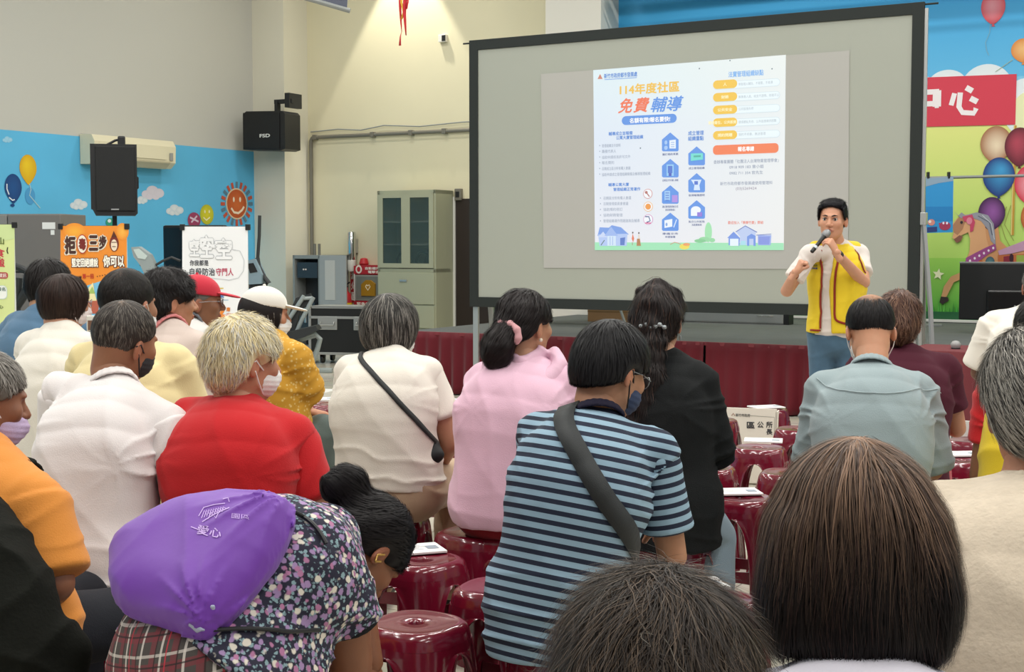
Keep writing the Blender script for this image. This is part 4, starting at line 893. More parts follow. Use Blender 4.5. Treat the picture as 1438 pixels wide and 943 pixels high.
# ================================================================ SMOOTH SOLID MODELLING (distance fields meshed with surface nets)
def A3(v): return np.array([v[0], v[1], v[2]], dtype=np.float32)
def nrm(v): v = np.asarray(v, dtype=np.float32); return v / (np.linalg.norm(v) + 1e-9)
def catmull(P, n):
    P = [np.asarray(p, dtype=np.float64) for p in P]; Q = [2 * P[0] - P[1]] + P + [2 * P[-1] - P[-2]]; out = []
    m = len(P) - 1
    for s_ in np.linspace(0, m, n):
        i = min(int(s_), m - 1); t = s_ - i; a, b, c, d = Q[i:i + 4]
        out.append(0.5 * (2 * b + (c - a) * t + (2 * a - 5 * b + 4 * c - d) * t * t + (3 * b - a - 3 * c + d) * t ** 3))
    return np.array(out)
def sweep(pts, w, d=None, right=(1, 0, 0), n=None, pw=2.0, cap=1.0):
    """tube along pts with half-width w (along right) and half-depth d"""
    pts = [np.asarray(p, dtype=np.float64) for p in pts]; m = len(pts)
    w = np.full(m, w, float) if np.isscalar(w) else np.asarray(w, float)
    d = w if d is None else (np.full(m, d, float) if np.isscalar(d) else np.asarray(d, float))
    rt = np.asarray(right, float); rt = np.tile(rt, (m, 1)) if rt.ndim == 1 else rt
    if n and m > 1:
        s0 = np.arange(m); s1 = np.linspace(0, m - 1, n); P = catmull(pts, n)
        cub = lambda a: catmull([np.array([x]) for x in a], n)[:, 0] if m > 2 else np.interp(s1, s0, a)
        w = cub(w); d = cub(d); rt = np.stack([np.interp(s1, s0, rt[:, k]) for k in range(3)], 1)
    else: P = np.array(pts)
    mr = max(w.max(), d.max())
    lo = P.min(0) - mr * 1.15; hi = P.max(0) + mr * 1.15
    P = P.astype(np.float32)
    def f(X):
        best = None
        for i in range(len(P) - 1):
            a, b = P[i], P[i + 1]; ab = b - a; L2 = float(ab @ ab) + 1e-12; L_ = math.sqrt(L2)
            t = np.clip(((X - a) @ ab) / L2, 0, 1); T = ab / L_
            r = rt[i] - (rt[i] @ T) * T; r = nrm(r); u = np.cross(T, r).astype(np.float32)
            q = X - a - t[:, None] * ab
            W_ = w[i] + (w[i + 1] - w[i]) * t; D_ = d[i] + (d[i + 1] - d[i]) * t; M_ = np.minimum(W_, D_)
            x = np.abs(q @ r) / W_; y = np.abs(q @ u) / D_; z = np.abs(q @ T) / (M_ * cap)
            if pw == 2.0: rho2 = x * x + y * y
            else: rho2 = (x ** pw + y ** pw) ** (2.0 / pw)
            v = (np.sqrt(rho2 + z * z) - 1) * M_
            best = v if best is None else np.minimum(best, v)
        return best
    return (lo, hi, f)
def ell(c, r, M=None, pw=2.0):
    """ellipsoid centre c, radii r, M = 3x3 columns = local axes"""
    c = np.asarray(c, np.float32); r = np.asarray(r, np.float32); M = np.eye(3, dtype=np.float32) if M is None else np.asarray(M, np.float32)
    e = np.sqrt(((np.abs(M) * r[None, :]) ** 2).sum(1)) * (1.0 if pw == 2.0 else 1.45); lo = c - e; hi = c + e
    def f(X):
        q = (X - c) @ M; 
        if pw == 2.0:
            k0 = np.sqrt(((q / r) ** 2).sum(1)); k1 = np.sqrt(((q / (r * r)) ** 2).sum(1)) + 1e-6
            return k0 * (k0 - 1) / k1
        k0 = (np.abs(q / r) ** pw).sum(1) ** (1 / pw); return (k0 - 1) * r.min()
    return (lo, hi, f)
def ball(c, r): return ell(c, (r, r, r))
class Solid:
    def __init__(s): s.ops = []; s.lo = np.full(3, 1e9); s.hi = -s.lo
    def add(s, prim, k=0.02):
        s.ops.append(('u', prim, k)); s.lo = np.minimum(s.lo, prim[0]); s.hi = np.maximum(s.hi, prim[1]); return s
    def cut(s, prim, k=0.01): s.ops.append(('c', prim, k)); return s
    def keep(s, p, n): s.ops.append(('k', (np.asarray(p, np.float32), nrm(n)), 0)); return s      # keep the side n points to
    def both(s, prim): s.ops.append(('i', prim, 0)); return s
    def disp(s, fn): s.ops.append(('d', fn, 0)); return s
    def field(s, h):
        lo = (s.lo - 3 * h).astype(np.float32); n = np.ceil((s.hi + 3 * h - lo) / h).astype(int) + 1
        ax = [lo[i] + h * np.arange(n[i], dtype=np.float32) for i in range(3)]
        F = np.full(n, 0.3, np.float32)
        def box(a, b):
            i0 = np.clip(np.floor((np.asarray(a) - lo) / h).astype(int), 0, n); i1 = np.clip(np.ceil((np.asarray(b) - lo) / h).astype(int) + 1, 0, n)
            sl = tuple(slice(int(p), int(q)) for p, q in zip(i0, i1)); sh = tuple(int(q - p) for p, q in zip(i0, i1))
            if min(sh) <= 0: return None, None, None
            X = np.stack(np.meshgrid(*[ax[k][sl[k]] for k in range(3)], indexing='ij'), -1).reshape(-1, 3)
            return sl, sh, X
        for kind, pr, k in s.ops:
            if kind in 'uc':
                m = k + 3 * h + (.03 if kind == 'u' else 0)
                sl, sh, X = box(pr[0] - m, pr[1] + m)
                if sl is None: continue
                v = pr[2](X).reshape(sh).astype(np.float32); G = F[sl]
                if kind == 'u':
                    hh = np.maximum(k - np.abs(G - v), 0) / k; F[sl] = np.minimum(G, v) - hh * hh * k * 0.25
                else:
                    v = -v; hh = np.maximum(k - np.abs(G - v), 0) / k; F[sl] = np.maximum(G, v) + hh * hh * k * 0.25
            elif kind == 'k':
                p, nn = pr
                pl = -(((ax[0] - p[0]) * nn[0])[:, None, None] + ((ax[1] - p[1]) * nn[1])[None, :, None] + ((ax[2] - p[2]) * nn[2])[None, None, :])
                np.maximum(F, pl, out=F)
            elif kind == 'i':
                sl, sh, X = box(lo, s.hi + 3 * h); F[sl] = np.maximum(F[sl], pr[2](X).reshape(sh))
            elif kind == 'd':
                idx = np.nonzero(np.abs(F) < 0.035); X = np.stack([ax[k][idx[k]] for k in range(3)], -1)
                F[idx] += pr(X).astype(np.float32)
        s.F, s.l0, s.h = F, lo, h
        return s
    def sample(s, X):
        q = (X - s.l0) / s.h; n = np.array(s.F.shape); q = np.clip(q, 0, n - 1.001); i = q.astype(int); t = q - i; i = np.minimum(i, n - 2)
        F = s.F; a, b, c = i[:, 0], i[:, 1], i[:, 2]; x, y, z = t[:, 0], t[:, 1], t[:, 2]
        return ((F[a, b, c] * (1 - x) + F[a + 1, b, c] * x) * (1 - y) + (F[a, b + 1, c] * (1 - x) + F[a + 1, b + 1, c] * x) * y) * (1 - z) + \
               ((F[a, b, c + 1] * (1 - x) + F[a + 1, b, c + 1] * x) * (1 - y) + (F[a, b + 1, c + 1] * (1 - x) + F[a + 1, b + 1, c + 1] * x) * y) * z
    def grad(s, X):
        e = s.h * .9; g = np.stack([s.sample(X + np.eye(3)[k] * e) - s.sample(X - np.eye(3)[k] * e) for k in range(3)], 1)
        return g / (np.linalg.norm(g, axis=1, keepdims=True) + 1e-9)
    def project(s, X, lift=0.0, it=6):
        X = np.array(X, float)
        for _ in range(it): X = X - (s.sample(X) - lift)[:, None] * s.grad(X) * .9
        return X
    def mesh(s, h):
        s.field(h); F = s.F; h = s.h
        S = F < 0; n = F.shape
        cnt = np.zeros((n[0] - 1, n[1] - 1, n[2] - 1), np.int8)
        cs = [(i, j, k) for i in (0, 1) for j in (0, 1) for k in (0, 1)]
        for i, j, k in cs: cnt += S[i:n[0] - 1 + i, j:n[1] - 1 + j, k:n[2] - 1 + k]
        act = (cnt > 0) & (cnt < 8); I = np.argwhere(act)
        if len(I) == 0: raise RuntimeError('empty solid')
        vals = {c: F[I[:, 0] + c[0], I[:, 1] + c[1], I[:, 2] + c[2]] for c in cs}
        acc = np.zeros((len(I), 3)); nn = np.zeros(len(I))
        for a in cs:
            for ax_ in range(3):
                if a[ax_]: continue
                b = list(a); b[ax_] = 1; b = tuple(b); va, vb = vals[a], vals[b]; m = (va < 0) != (vb < 0)
                t = np.where(m, va / (va - vb + 1e-12 * (va == vb)), 0); p = np.array(a, float)[None, :].repeat(len(I), 0); p[:, ax_] += t
                acc += p * m[:, None]; nn += m
        V = s.l0 + h * (I + acc / nn[:, None])
        idx = np.full(cnt.shape, -1, np.int32); idx[act] = np.arange(len(I)); Q = []
        for ax_ in range(3):
            sl0 = [slice(1, n[k] - 1) for k in range(3)]; sl1 = list(sl0); sl0[ax_] = slice(0, n[ax_] - 1); sl1[ax_] = slice(1, n[ax_])
            s0, s1 = S[tuple(sl0)], S[tuple(sl1)]; off = [1, 1, 1]; off[ax_] = 0
            u, v = [(1, 2), (2, 0), (0, 1)][ax_]
            for m, flip in ((s0 & ~s1, False), (~s0 & s1, True)):
                E_ = np.argwhere(m) + off
                def g(du, dv):
                    J = E_.copy(); J[:, u] += du; J[:, v] += dv; return idx[J[:, 0], J[:, 1], J[:, 2]]
                q = np.stack([g(-1, -1), g(0, -1), g(0, 0), g(-1, 0)], 1)
                Q.append(q[:, ::-1] if flip else q)
        Q = np.concatenate(Q); Q = Q[(Q >= 0).all(1)]
        return V, Q
def obj_from(parts, name, m, parent, org, col=None):
    """join (V,Q) pieces in one mesh, local to org"""
    Vs, Qs, Cs, b = [], [], [], 0
    for p in parts:
        Vs.append(p[0]); Qs.append(p[1] + b); b += len(p[0])
        if col is not None or len(p) > 2: Cs.append(p[2] if len(p) > 2 else np.tile(np.array(col, float), (len(p[0]), 1)))
    V = np.concatenate(Vs) - np.array(org); me = meshfrom(V, np.concatenate(Qs), name)
    if Cs: setcol(me, np.concatenate(Cs))
    return link(name, me, m, parent, True)
def noise3(X, sc, seed, oct=2):
    r = np.random.default_rng(seed); out = 0; amp = 1
    for o in range(oct):
        for _ in range(3):
            k = r.normal(size=3); k *= sc * (2 ** o) / np.linalg.norm(k); out = out + amp * np.sin(X @ k + r.uniform(0, 6.28) + 1.3 * np.sin(X @ (r.normal(size=3) * sc * .5) + r.uniform(0, 6)))
        amp *= .5
    return out / 3
def folds(amp, k1, seed, mask=None, sharp=1.0):
    """soft cloth creases: ridged waves whose crests run across direction k1 (vector scaled by frequency)"""
    k1 = np.asarray(k1, float)
    def f(X):
        w = noise3(X, np.linalg.norm(k1) * .35, seed, 1) * 2.0
        a = np.abs(np.sin(.5 * (X @ k1 + w))); a = (1 - a) ** (2.2 * sharp)
        m = .5 + .5 * noise3(X, 9.0, seed + 5, 1)
        if mask is not None: m = m * mask(X)
        return -amp * a * np.clip(m, 0, 1.4)
    return f

# ---------------------------------------------------------------- hair strands lying over a solid
def strands(S, seeds, flow, length, n=10, width=.0009, lift=.003, seed=1, cols=None, jitter=.25, droop=0.0, stop=None, curl=0.0, clump=.35):
    """ribbons that follow the surface of S. flow(X)->direction; returns (V,Q,col)"""
    r = np.random.default_rng(seed); P = seeds.copy(); N_ = len(P)
    L_ = length * r.uniform(.65, 1.2, N_); st = (L_ / n)[:, None]; jit = r.normal(size=(N_, 3)) * jitter
    cl = np.stack([noise3(P, 60, seed + k, 1) for k in range(3)], 1) * clump
    lf = lift * r.uniform(.2, 1.6, N_); pts = []; tans = []; nors = []; alive = np.ones(N_, bool)
    for i in range(n + 1):
        g = S.grad(P); pts.append(P.copy())
        d = flow(P) + jit + cl
        if curl: d = d + curl * np.stack([np.sin(i * 1.3 + 40 * P[:, 2] + jit[:, 0] * 9), np.cos(i * 1.1 + jit[:, 1] * 12), 0 * P[:, 2]], 1)
        ins = S.sample(P) < .02
        dt = d - (d * g).sum(1, keepdims=True) * g * ins[:, None]
        dt /= np.linalg.norm(dt, axis=1, keepdims=True) + 1e-9
        tans.append(dt); nors.append(g)
        P = P + dt * st
        sv = S.sample(P); tgt = lf * (i + 1) / n * 1.6 + .0006
        near = np.abs(sv) < .03
        P = P - ((sv - tgt) * near * .7)[:, None] * S.grad(P)
        if droop: P[:, 2] -= droop * st[:, 0]
    pts = np.stack(pts, 1); tans = np.stack(tans, 1); nors = np.stack(nors, 1)
    side = np.cross(nors, tans); side /= np.linalg.norm(side, axis=2, keepdims=True) + 1e-9
    wv = width * np.interp(np.linspace(0, 1, n + 1), [0, .6, 1], [1, .9, .15])[None, :, None] * r.uniform(.6, 1.3, (N_, 1, 1))
    A_ = pts - side * wv; B_ = pts + side * wv
    V = np.stack([A_, B_], 2).reshape(N_, -1, 3)
    m = 2 * (n + 1); base = (np.arange(N_) * m)[:, None]; q = []
    for i in range(n): q.append(np.stack([base[:, 0] + 2 * i, base[:, 0] + 2 * i + 1, base[:, 0] + 2 * i + 3, base[:, 0] + 2 * i + 2], 1))
    c = np.repeat(cols, m, 0)
    return V.reshape(-1, 3), np.concatenate(q), c
# ================================================================ PEOPLE BUILDER
def cloth(name, col, rough=.85, bump=.25, bscale=260, var=.03, vscale=5, sheen=.15):
    if sum(srgb(col)) < .12: sheen = 0
    return mat('cloth_' + name, col, rough=rough, bump=bump, bscale=bscale, var=var, vscale=vscale, sheen=sheen, spec=.2)
def skinmat(): return mat('skin', (1, 1, 1), rough=.5, attr=True, bump=.06, bscale=220, var=.04, vscale=25, sss=.12, spec=.35)
HAIR = mat('hair', (1, 1, 1), rough=.5, attr=True, spec=.22)
def Rz(a): c, s = math.cos(a), math.sin(a); return np.array([[c, -s, 0], [s, c, 0], [0, 0, 1.]])
def Rx(a): c, s = math.cos(a), math.sin(a); return np.array([[1, 0, 0], [0, c, -s], [0, s, c.real]])
def Ry(a): c, s = math.cos(a), math.sin(a); return np.array([[c, 0, s], [0, 1, 0], [-s, 0, c]])
def V3(v): return np.array([v[0], v[1], v[2]], float)
def hand_solid(wr, d, n, s, curl=.5, sc=1.0, spread=.0, wr_r=.025, curls=None, thumb=(.6, .6, .45), thumb_curl=.3):
    """wr wrist, d pointing to the fingers, n palm normal, s thumb side"""
    d, n = nrm(d).astype(float), V3(n); n = n - (n @ d) * d; n /= np.linalg.norm(n); s = V3(s); s = s - (s @ d) * d - (s @ n) * n; s /= np.linalg.norm(s)
    H = Solid(); P = lambda a, b, c: wr + sc * (d * a + s * b + n * c)
    H.add(sweep([P(-.05, 0, 0), P(0, 0, 0), P(.035, .004, 0), P(.082, 0, 0)], [wr_r, wr_r * 1.02, .036 * sc, .040 * sc], [wr_r * .85, wr_r * .7, .015 * sc, .012 * sc], right=s, n=7), .01)
    H.add(ell(P(.03, .026, .008), np.array([.03, .018, .016]) * sc, np.stack([d, s, n], 1)), .012)
    for i, (off, L_, r_) in enumerate(((.030, .070, .0088), (.010, .078, .009), (-.011, .072, .0086), (-.030, .057, .0078))):
        c_ = (curls[i] if curls else curl * (1 + .08 * i)); p = P(.080 - (.004 if i in (0, 3) else 0), off, -.001); pts = [P(.05, off * .8, 0), p]; a = 0
        for fr in (.45, .31, .24):
            a += c_; lat = spread * off * 14
            dd = d * math.cos(a) + n * math.sin(a) + s * lat; dd /= np.linalg.norm(dd); p = p + dd * L_ * fr * sc; pts.append(p)
        H.add(sweep(pts, np.array([r_, r_ * 1.02, r_, r_ * .9, r_ * .78]) * sc, right=s), .004)
    p = P(.022, .026, .004); tv_ = d * thumb[0] + s * thumb[1] + n * thumb[2]; tv_ /= np.linalg.norm(tv_); p1 = p + tv_ * .038 * sc
    t2 = tv_ + n * thumb_curl - s * thumb_curl * .6; t2 /= np.linalg.norm(t2); p2 = p1 + t2 * .03 * sc
    H.add(sweep([p, p1, p2], np.array([.0125, .0105, .0085]) * sc, right=d), .008)
    return H
def make_person(sp):
    g = sp.get; random.seed(1); th = math.radians(g('yaw', 22)); Fw = np.array([math.sin(th), math.cos(th), 0]); Rt = np.array([math.cos(th), -math.sin(th), 0]); U = np.array([0, 0, 1.])
    s = g('s', 1.0); G = g('g', 1.0)
    hipw = V3(W(sp['hip'][0], 343, sp['hip'][1])); hipw[2] = g('hz', .56)
    neck = V3(W(*sp['neck'])); hc = V3(W(*sp['head'])); hs = g('hs', 1.0)
    M = Rz(-math.radians(g('hyaw', 30))) @ Rx(-math.radians(g('hp', 8))) @ Ry(math.radians(g('hr', 0)))
    HT = lambda x, y, z: hc + M @ (np.array([x, y, z]) * hs)
    root = empty('person', (hipw[0], hipw[1], g('base', 0.0)), 0, sp['label'], 'person', None); org = V3(root.location)
    seat = g('seat', .46)
    # joints
    shw = g('shw', .165) * s; shd = g('shd', .075); rt_sh = Rt * math.cos(math.radians(g('sht', 0))) - U * math.sin(math.radians(g('sht', 0)))
    SC = neck - U * shd + Fw * g('shf', .0)
    SH = {1: SC + rt_sh * shw, -1: SC - rt_sh * shw}
    for k, q in (('shR', 1), ('shL', -1)):
        if k in sp: SH[q] = V3(W(*sp[k]))
    EL, WR = {}, {}
    loc = lambda q, v: Rt * v[0] * q + Fw * v[1] + U * v[2]
    for k, kw, q in (('elR', 'wrR', 1), ('elL', 'wrL', -1)):
        EL[q] = SH[q] + loc(q, g(k, (.075, .05, -.265)))*s if not (k + 'w') in sp else V3(W(*sp[k + 'w']))
        WR[q] = EL[q] + loc(q, g(kw, (-.08, .22, -.02)))*s if not (kw + 'w') in sp else V3(W(*sp[kw + 'w']))
    # spine
    mid = (hipw + neck) / 2; slump = g('slump', .045); axis = nrm(neck - hipw).astype(float); back = -(Fw - (Fw @ axis) * axis); back /= np.linalg.norm(back)
    sp_pts = [hipw, hipw + (neck - hipw) * .33 + back * slump * .7, hipw + (neck - hipw) * .66 + back * slump, neck - axis * .03]
    if 'spine' in sp: sp_pts = [hipw] + [V3(W(*p)) for p in sp['spine']] + [neck - axis * .03]
    rts = [Rt, Rt, Rt * .5 + rt_sh * .5, rt_sh]
    tw = np.array(g('tw', (.170, .158, .165, .075))) * G * s; td = np.array(g('td', (.125, .120, .112, .058))) * G * s; tw[3] /= G; td[3] /= G
    skin_c = srgb(g('skin', '#bb8d70')); SK = skinmat()
    # ---- body
    B = Solid()
    B.add(sweep(sp_pts, tw * .86, td * .86, right=rts, n=9, pw=2.4), .03)
    hb = HT(0, -.028, -.075); B.add(sweep([neck - U * .03 - Fw * .0, hb], [.060 * s * g('nk', 1), .054 * s * g('nk', 1)], right=Rt), .03)
    for q in (1, -1):
        B.add(sweep([SC + U * .03, SH[q]], [.05 * s, .052 * s], right=Fw), .03)
        B.add(sweep([SH[q], EL[q], WR[q]], np.array([.048, .040, .026]) * s * g('armg', 1), right=Fw), .012)
        hj = hipw + Rt * q * .09 * s; hj[2] = seat + .095
        kn = hj + Fw * g('thigh', .40) * s + Rt * q * g('splay', .07); kn[2] = seat + .06
        kk = 'knR' if q > 0 else 'knL'
        if kk in sp: kn = V3(W(*sp[kk]))
        an = kn + Fw * g('shin', -.03) + Rt * q * .01; an[2] = .09
        if g('stand'):
            hj = hipw + Rt * q * .09; kn = hj.copy(); kn[2] = .48; kn += Fw * .01; an = kn - Fw * .03; an[2] = .09; hj = hj - U * .02
        B.add(sweep([hj, kn, an], np.array([.075, .055, .038]) * s, right=Rt), .03)
        B.add(sweep([an, an + Fw * .05 - U * .045, an + Fw * .15 - U * .06], [.036, .036, .03], [.034, .03, .02], right=Rt), .02)
        sp.setdefault('_legs', {})[q] = (hj, kn, an)
    parts = [B.mesh(g('bh', .010))]
    parts[0] = (parts[0][0], parts[0][1], np.tile(skin_c, (len(parts[0][0]), 1)))
    # ---- head
    H = Solid(); hk = .02 * hs
    E_ = lambda c, r, R_=None: ell(HT(*c), np.array(r) * hs, M if R_ is None else M @ R_)
    H.add(E_((0, -.012, .030), (.0745, .096, .086)), hk); H.add(E_((0, .030, -.025), (.062, .066, .085)), .03 * hs)
    H.add(E_((0, .050, -.086), (.036, .032, .028)), .03 * hs); H.add(E_((0, .0, -.062), (.060, .05, .04)), .03 * hs)
    H.add(sweep([HT(0, -.035, -.02), HT(0, -.034, -.09), neck - U * .02], np.array([.056, .052, .056]) * s * g('nk', 1), right=M[:, 0]), .025)
    H.add(E_((0, .086, .026), (.045, .012, .010)), .014 * hs)
    H.add(sweep([HT(0, .088, .012), HT(0, .105, -.012), HT(0, .110, -.022)], np.array([.009, .011, .013]) * hs, right=M[:, 0]), .010 * hs)
    for q in (1, -1):
        H.add(E_((q * .012, .100, -.026), (.009, .010, .008)), .006 * hs); H.add(E_((q * .040, .066, -.018), (.024, .020, .022)), .02 * hs)
        H.cut(E_((q * .031, .100, .008), (.019, .018, .011)), .012 * hs)
        Re = Rz(q * .35) @ Rx(-.15)
        H.add(E_((q * .079, -.010, -.010), (.009, .019, .032), Re), .006 * hs); H.cut(E_((q * .089, -.004, -.006), (.006, .010, .018), Re), .005 * hs)
    if g('mouth'):
        H.add(E_((0, .094, -.058), (.024, .011, .013)), .010 * hs); H.cut(E_((0, .106, -.058), (.014, .012, .006)), .004 * hs)
    else:
        H.add(E_((0, .094, -.054), (.023, .009, .005)), .008 * hs); H.add(E_((0, .092, -.064), (.020, .010, .006)), .008 * hs); H.cut(E_((0, .108, -.0585), (.022, .010, .0015)), .003 * hs)
    hv, hq = H.mesh(g('hh', .0045))
    lc = (hv - hc) @ M / hs; cols = np.tile(skin_c, (len(hv), 1)); 
    lip = np.clip(1.6 - (np.abs(lc[:, 0]) / .024) ** 2 - ((lc[:, 2] + .058) / .010) ** 2, 0, 1) * (lc[:, 1] > .085); lipc = np.array(srgb('#9c5a50'))
    cols = cols * (1 - lip[:, None] * .75) + lipc * lip[:, None] * .75
    er = np.clip((np.abs(lc[:, 0]) - .074) / .01, 0, 1)[:, None] * .25; cols = cols * (1 - er) + np.array(srgb('#c06a55')) * er
    if g('stubble'): 
        st_ = np.clip(1 - np.abs(lc[:, 2] - .0) / .2, 0, 1)[:, None] * 0; cols = cols * (1 - st_)
    parts.append((hv, hq, cols))
    for q in (1, -1):
        if g('hands', True):
            hd = sp.get('hR' if q > 0 else 'hL')
            d_ = WR[q] - EL[q]
            if hd: hd = dict(hd); dd = np.array(hd.pop('d')); nn = np.array(hd.pop('n')); ss = np.array(hd.pop('t'))
            else: dd, nn, ss, hd = nrm(d_) + Fw * .3 - U * .2, -U + 0 * Fw, -Rt * q, dict(curl=.45)
            hs_ = hand_solid(WR[q], dd, nn, ss, sc=s * .95, wr_r=.026 * s, **hd); v, f_ = hs_.mesh(.0036 if sp.get('hR') else .0045)
            parts.append((v, f_, np.tile(skin_c, (len(v), 1))))
    obj_from(parts, 'body', SK, root, org)
    if g('face'):
        for q in (1, -1):
            mb = MB(); mb.lathe([(.0005, .0118), (.0035, .0113), (.0062, .0100)], 16); iris = mb
            c_ = HT(q * .031, .0795, .008)
            v, f_ = Solid().add(ball(c_, .0125 * hs), .001).mesh(.0025)
            l2 = (v - hc) @ M / hs; rr = np.hypot(l2[:, 0] - q * .031 + .001, l2[:, 2] - .007); wc = np.array(srgb('#d9d0c8')); dk = np.array(srgb('#1c1411'))
            k_ = (rr < .0062)[:, None]; obj_from([(v, f_, np.where(k_, dk, wc))], 'eye', mat('eyeball', (1, 1, 1), rough=.15, attr=True), root, org)
            iris.bm.free()
            br_ = [HT(q * x, y, z) for x, y, z in ((.013, .0965, .0275), (.028, .0955, .032), (.045, .084, .029))]
            v, f_ = Solid().add(sweep(br_, np.array([.0035, .0042, .0022]) * hs, np.array([.003, .003, .002]) * hs, right=M[:, 2]), .001).mesh(.0018)
            obj_from([(v, f_)], 'eyebrow', HAIR, root, org, srgb(g('hair', {}).get('col', '#1a1614')))
            ld = [HT(q * x, y, z) for x, y, z in ((.016, .0865, .011), (.030, .0935, .0155), (.046, .083, .010))]
            v, f_ = Solid().add(sweep(ld, np.array([.0012, .0022, .0012]) * hs, right=M[:, 2]), .001).mesh(.0012)
            obj_from([(v, f_)], 'eyelid', HAIR, root, org, srgb('#3a2620'))
    # ---- hair
    hr = dict(g('hair', {})); style = hr.get('style', 'short')
    if style != 'none':
        base = np.array(srgb(hr.get('col', '#1c1715'))); t = hr.get('t', .010); hh = hr.get('h', .005)
        S = Solid(); crown = HT(*hr.get('crown', (.01, -.055, .11)))
        if style == 'short':
            S.add(ell(HT(0, -.014, .034), (np.array([.0745, .096, .086]) * hr.get('sc', 1) + t) * hs, M), .02)
            S.add(ell(HT(0, -.045, -.012), np.array([.064, .062, .068]) * hs + t * .8, M), .03) if hr.get('full', True) else None
            a, b = np.array(hr.get('front', (.085, .062))), np.array(hr.get('nape', (-.09, -.080)))
            dv = b - a; nv = M @ np.array([0, dv[1], -dv[0]]); S.keep(HT(0, a[0], a[1]), nv)
            for q in (1, -1) if hr.get('earcut', True) else (): S.cut(E_((q * (.086 + t), .004, -.020), (.020 + t, .030, .042)), .008)
        elif style == 'bob':
            S.add(ell(HT(0, -.014, .034), (np.array([.0745, .096, .086]) + t) * hs, M), .02)
            S.add(ell(HT(0, -.022, hr.get('cz', -.035)), np.array(hr.get('vol', (.096, .100, .115))) * hs, M, 2.4), .05)
            S.keep(HT(0, -.05, hr.get('bot', -.125)), M @ np.array([0, hr.get('slant', -.0), 1.])); S.cut(E_((0, .11, -.04), hr.get('facecut', (.066, .085, .13))), .02)
        for pr in hr.get('extra', []): 
            k_, pts_, w_, d_ = pr; S.add(sweep([HT(*p) for p in pts_], np.array(w_) * hs, np.array(d_) * hs, right=M[:, 0], n=9), k_)
        if hr.get('wave'): wv_ = hr['wave']; S.disp(lambda X: wv_ * noise3(X, 55, 3, 2))
        v, q_ = S.mesh(hh); cv = base * (1 + .10 * noise3(v, 90, 4, 1)[:, None])
        if 'thin' in hr:      # scalp showing through at the crown
            cc, rad, colr = hr['thin']; dd = np.linalg.norm((v - HT(*cc)) / (np.array(rad) * hs), axis=1); k_ = np.clip(1.25 - dd, 0, 1)[:, None]; cv = cv * (1 - k_) + np.array(srgb(colr)) * k_
        hp = [(v, q_, cv)]
        ns = hr.get('n', 2500)
        if ns:
            r = np.random.default_rng(hr.get('seed', 3)); ii = r.integers(0, len(v), ns)
            if 'cfilter' in hr: ii = ii[hr['cfilter']((v[ii] - hc) @ M / hs)]; ns = len(ii)
            gray = hr.get('gray', 0); gc = np.array(srgb(hr.get('gcol', '#9a948c'))); cc = base * r.uniform(.7, 1.45, (ns, 1)); isg = r.uniform(size=ns) < gray; cc[isg] = gc * r.uniform(.6, 1.15, (isg.sum(), 1))
            if 'top' in hr:  # lighter crown strands: light on thinned hair put into the strand colour
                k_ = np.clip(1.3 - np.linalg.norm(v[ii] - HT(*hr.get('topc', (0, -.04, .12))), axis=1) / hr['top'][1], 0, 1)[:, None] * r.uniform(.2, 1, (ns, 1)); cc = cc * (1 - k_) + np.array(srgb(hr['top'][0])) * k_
            hl = hr.get('hl')
            if hl: m_ = r.uniform(size=ns) < hl[0]; cc[m_] = np.array(srgb(hl[1])) * r.uniform(.7, 1.2, (m_.sum(), 1))
            gw = hr.get('grav', .6); bk_ = M @ np.array(hr.get('dir', (0, 0, 0)))
            def flow(X):
                d = X - crown; d = d / (np.linalg.norm(d, axis=1, keepdims=True) + .01); return d + np.array([0, 0, -gw]) + bk_
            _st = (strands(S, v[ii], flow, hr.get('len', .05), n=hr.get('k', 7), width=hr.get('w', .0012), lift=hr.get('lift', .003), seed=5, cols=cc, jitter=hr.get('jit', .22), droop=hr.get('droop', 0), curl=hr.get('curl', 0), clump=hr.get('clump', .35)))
            if style == 'short' and hr.get('earcut', True):
                kk = hr.get('k', 7); m_ = 2 * (kk + 1); L3 = ((_st[0] - hc) @ M / hs).reshape(-1, m_, 3)
                bad = ((np.abs(L3[..., 0]) > .055) & (L3[..., 1] > -.032) & (L3[..., 1] < .035) & (L3[..., 2] > -.055) & (L3[..., 2] < .018)).any(1)
                gd = np.nonzero(~bad)[0]; nv_ = len(gd); Vn = _st[0].reshape(-1, m_, 3)[gd].reshape(-1, 3); Cn = _st[2].reshape(-1, m_, 3)[gd].reshape(-1, 3)
                q0 = np.array([(2 * i, 2 * i + 1, 2 * i + 3, 2 * i + 2) for i in range(kk)]); Qn = (np.arange(nv_)[:, None, None] * m_ + q0[None]).reshape(-1, 4); _st = (Vn, Qn, Cn)
            hp.append(_st)
        obj_from(hp, 'hair', HAIR, root, org)
    # ---- shirt
    sh = g('shirt')
    T = None; sleeves = []
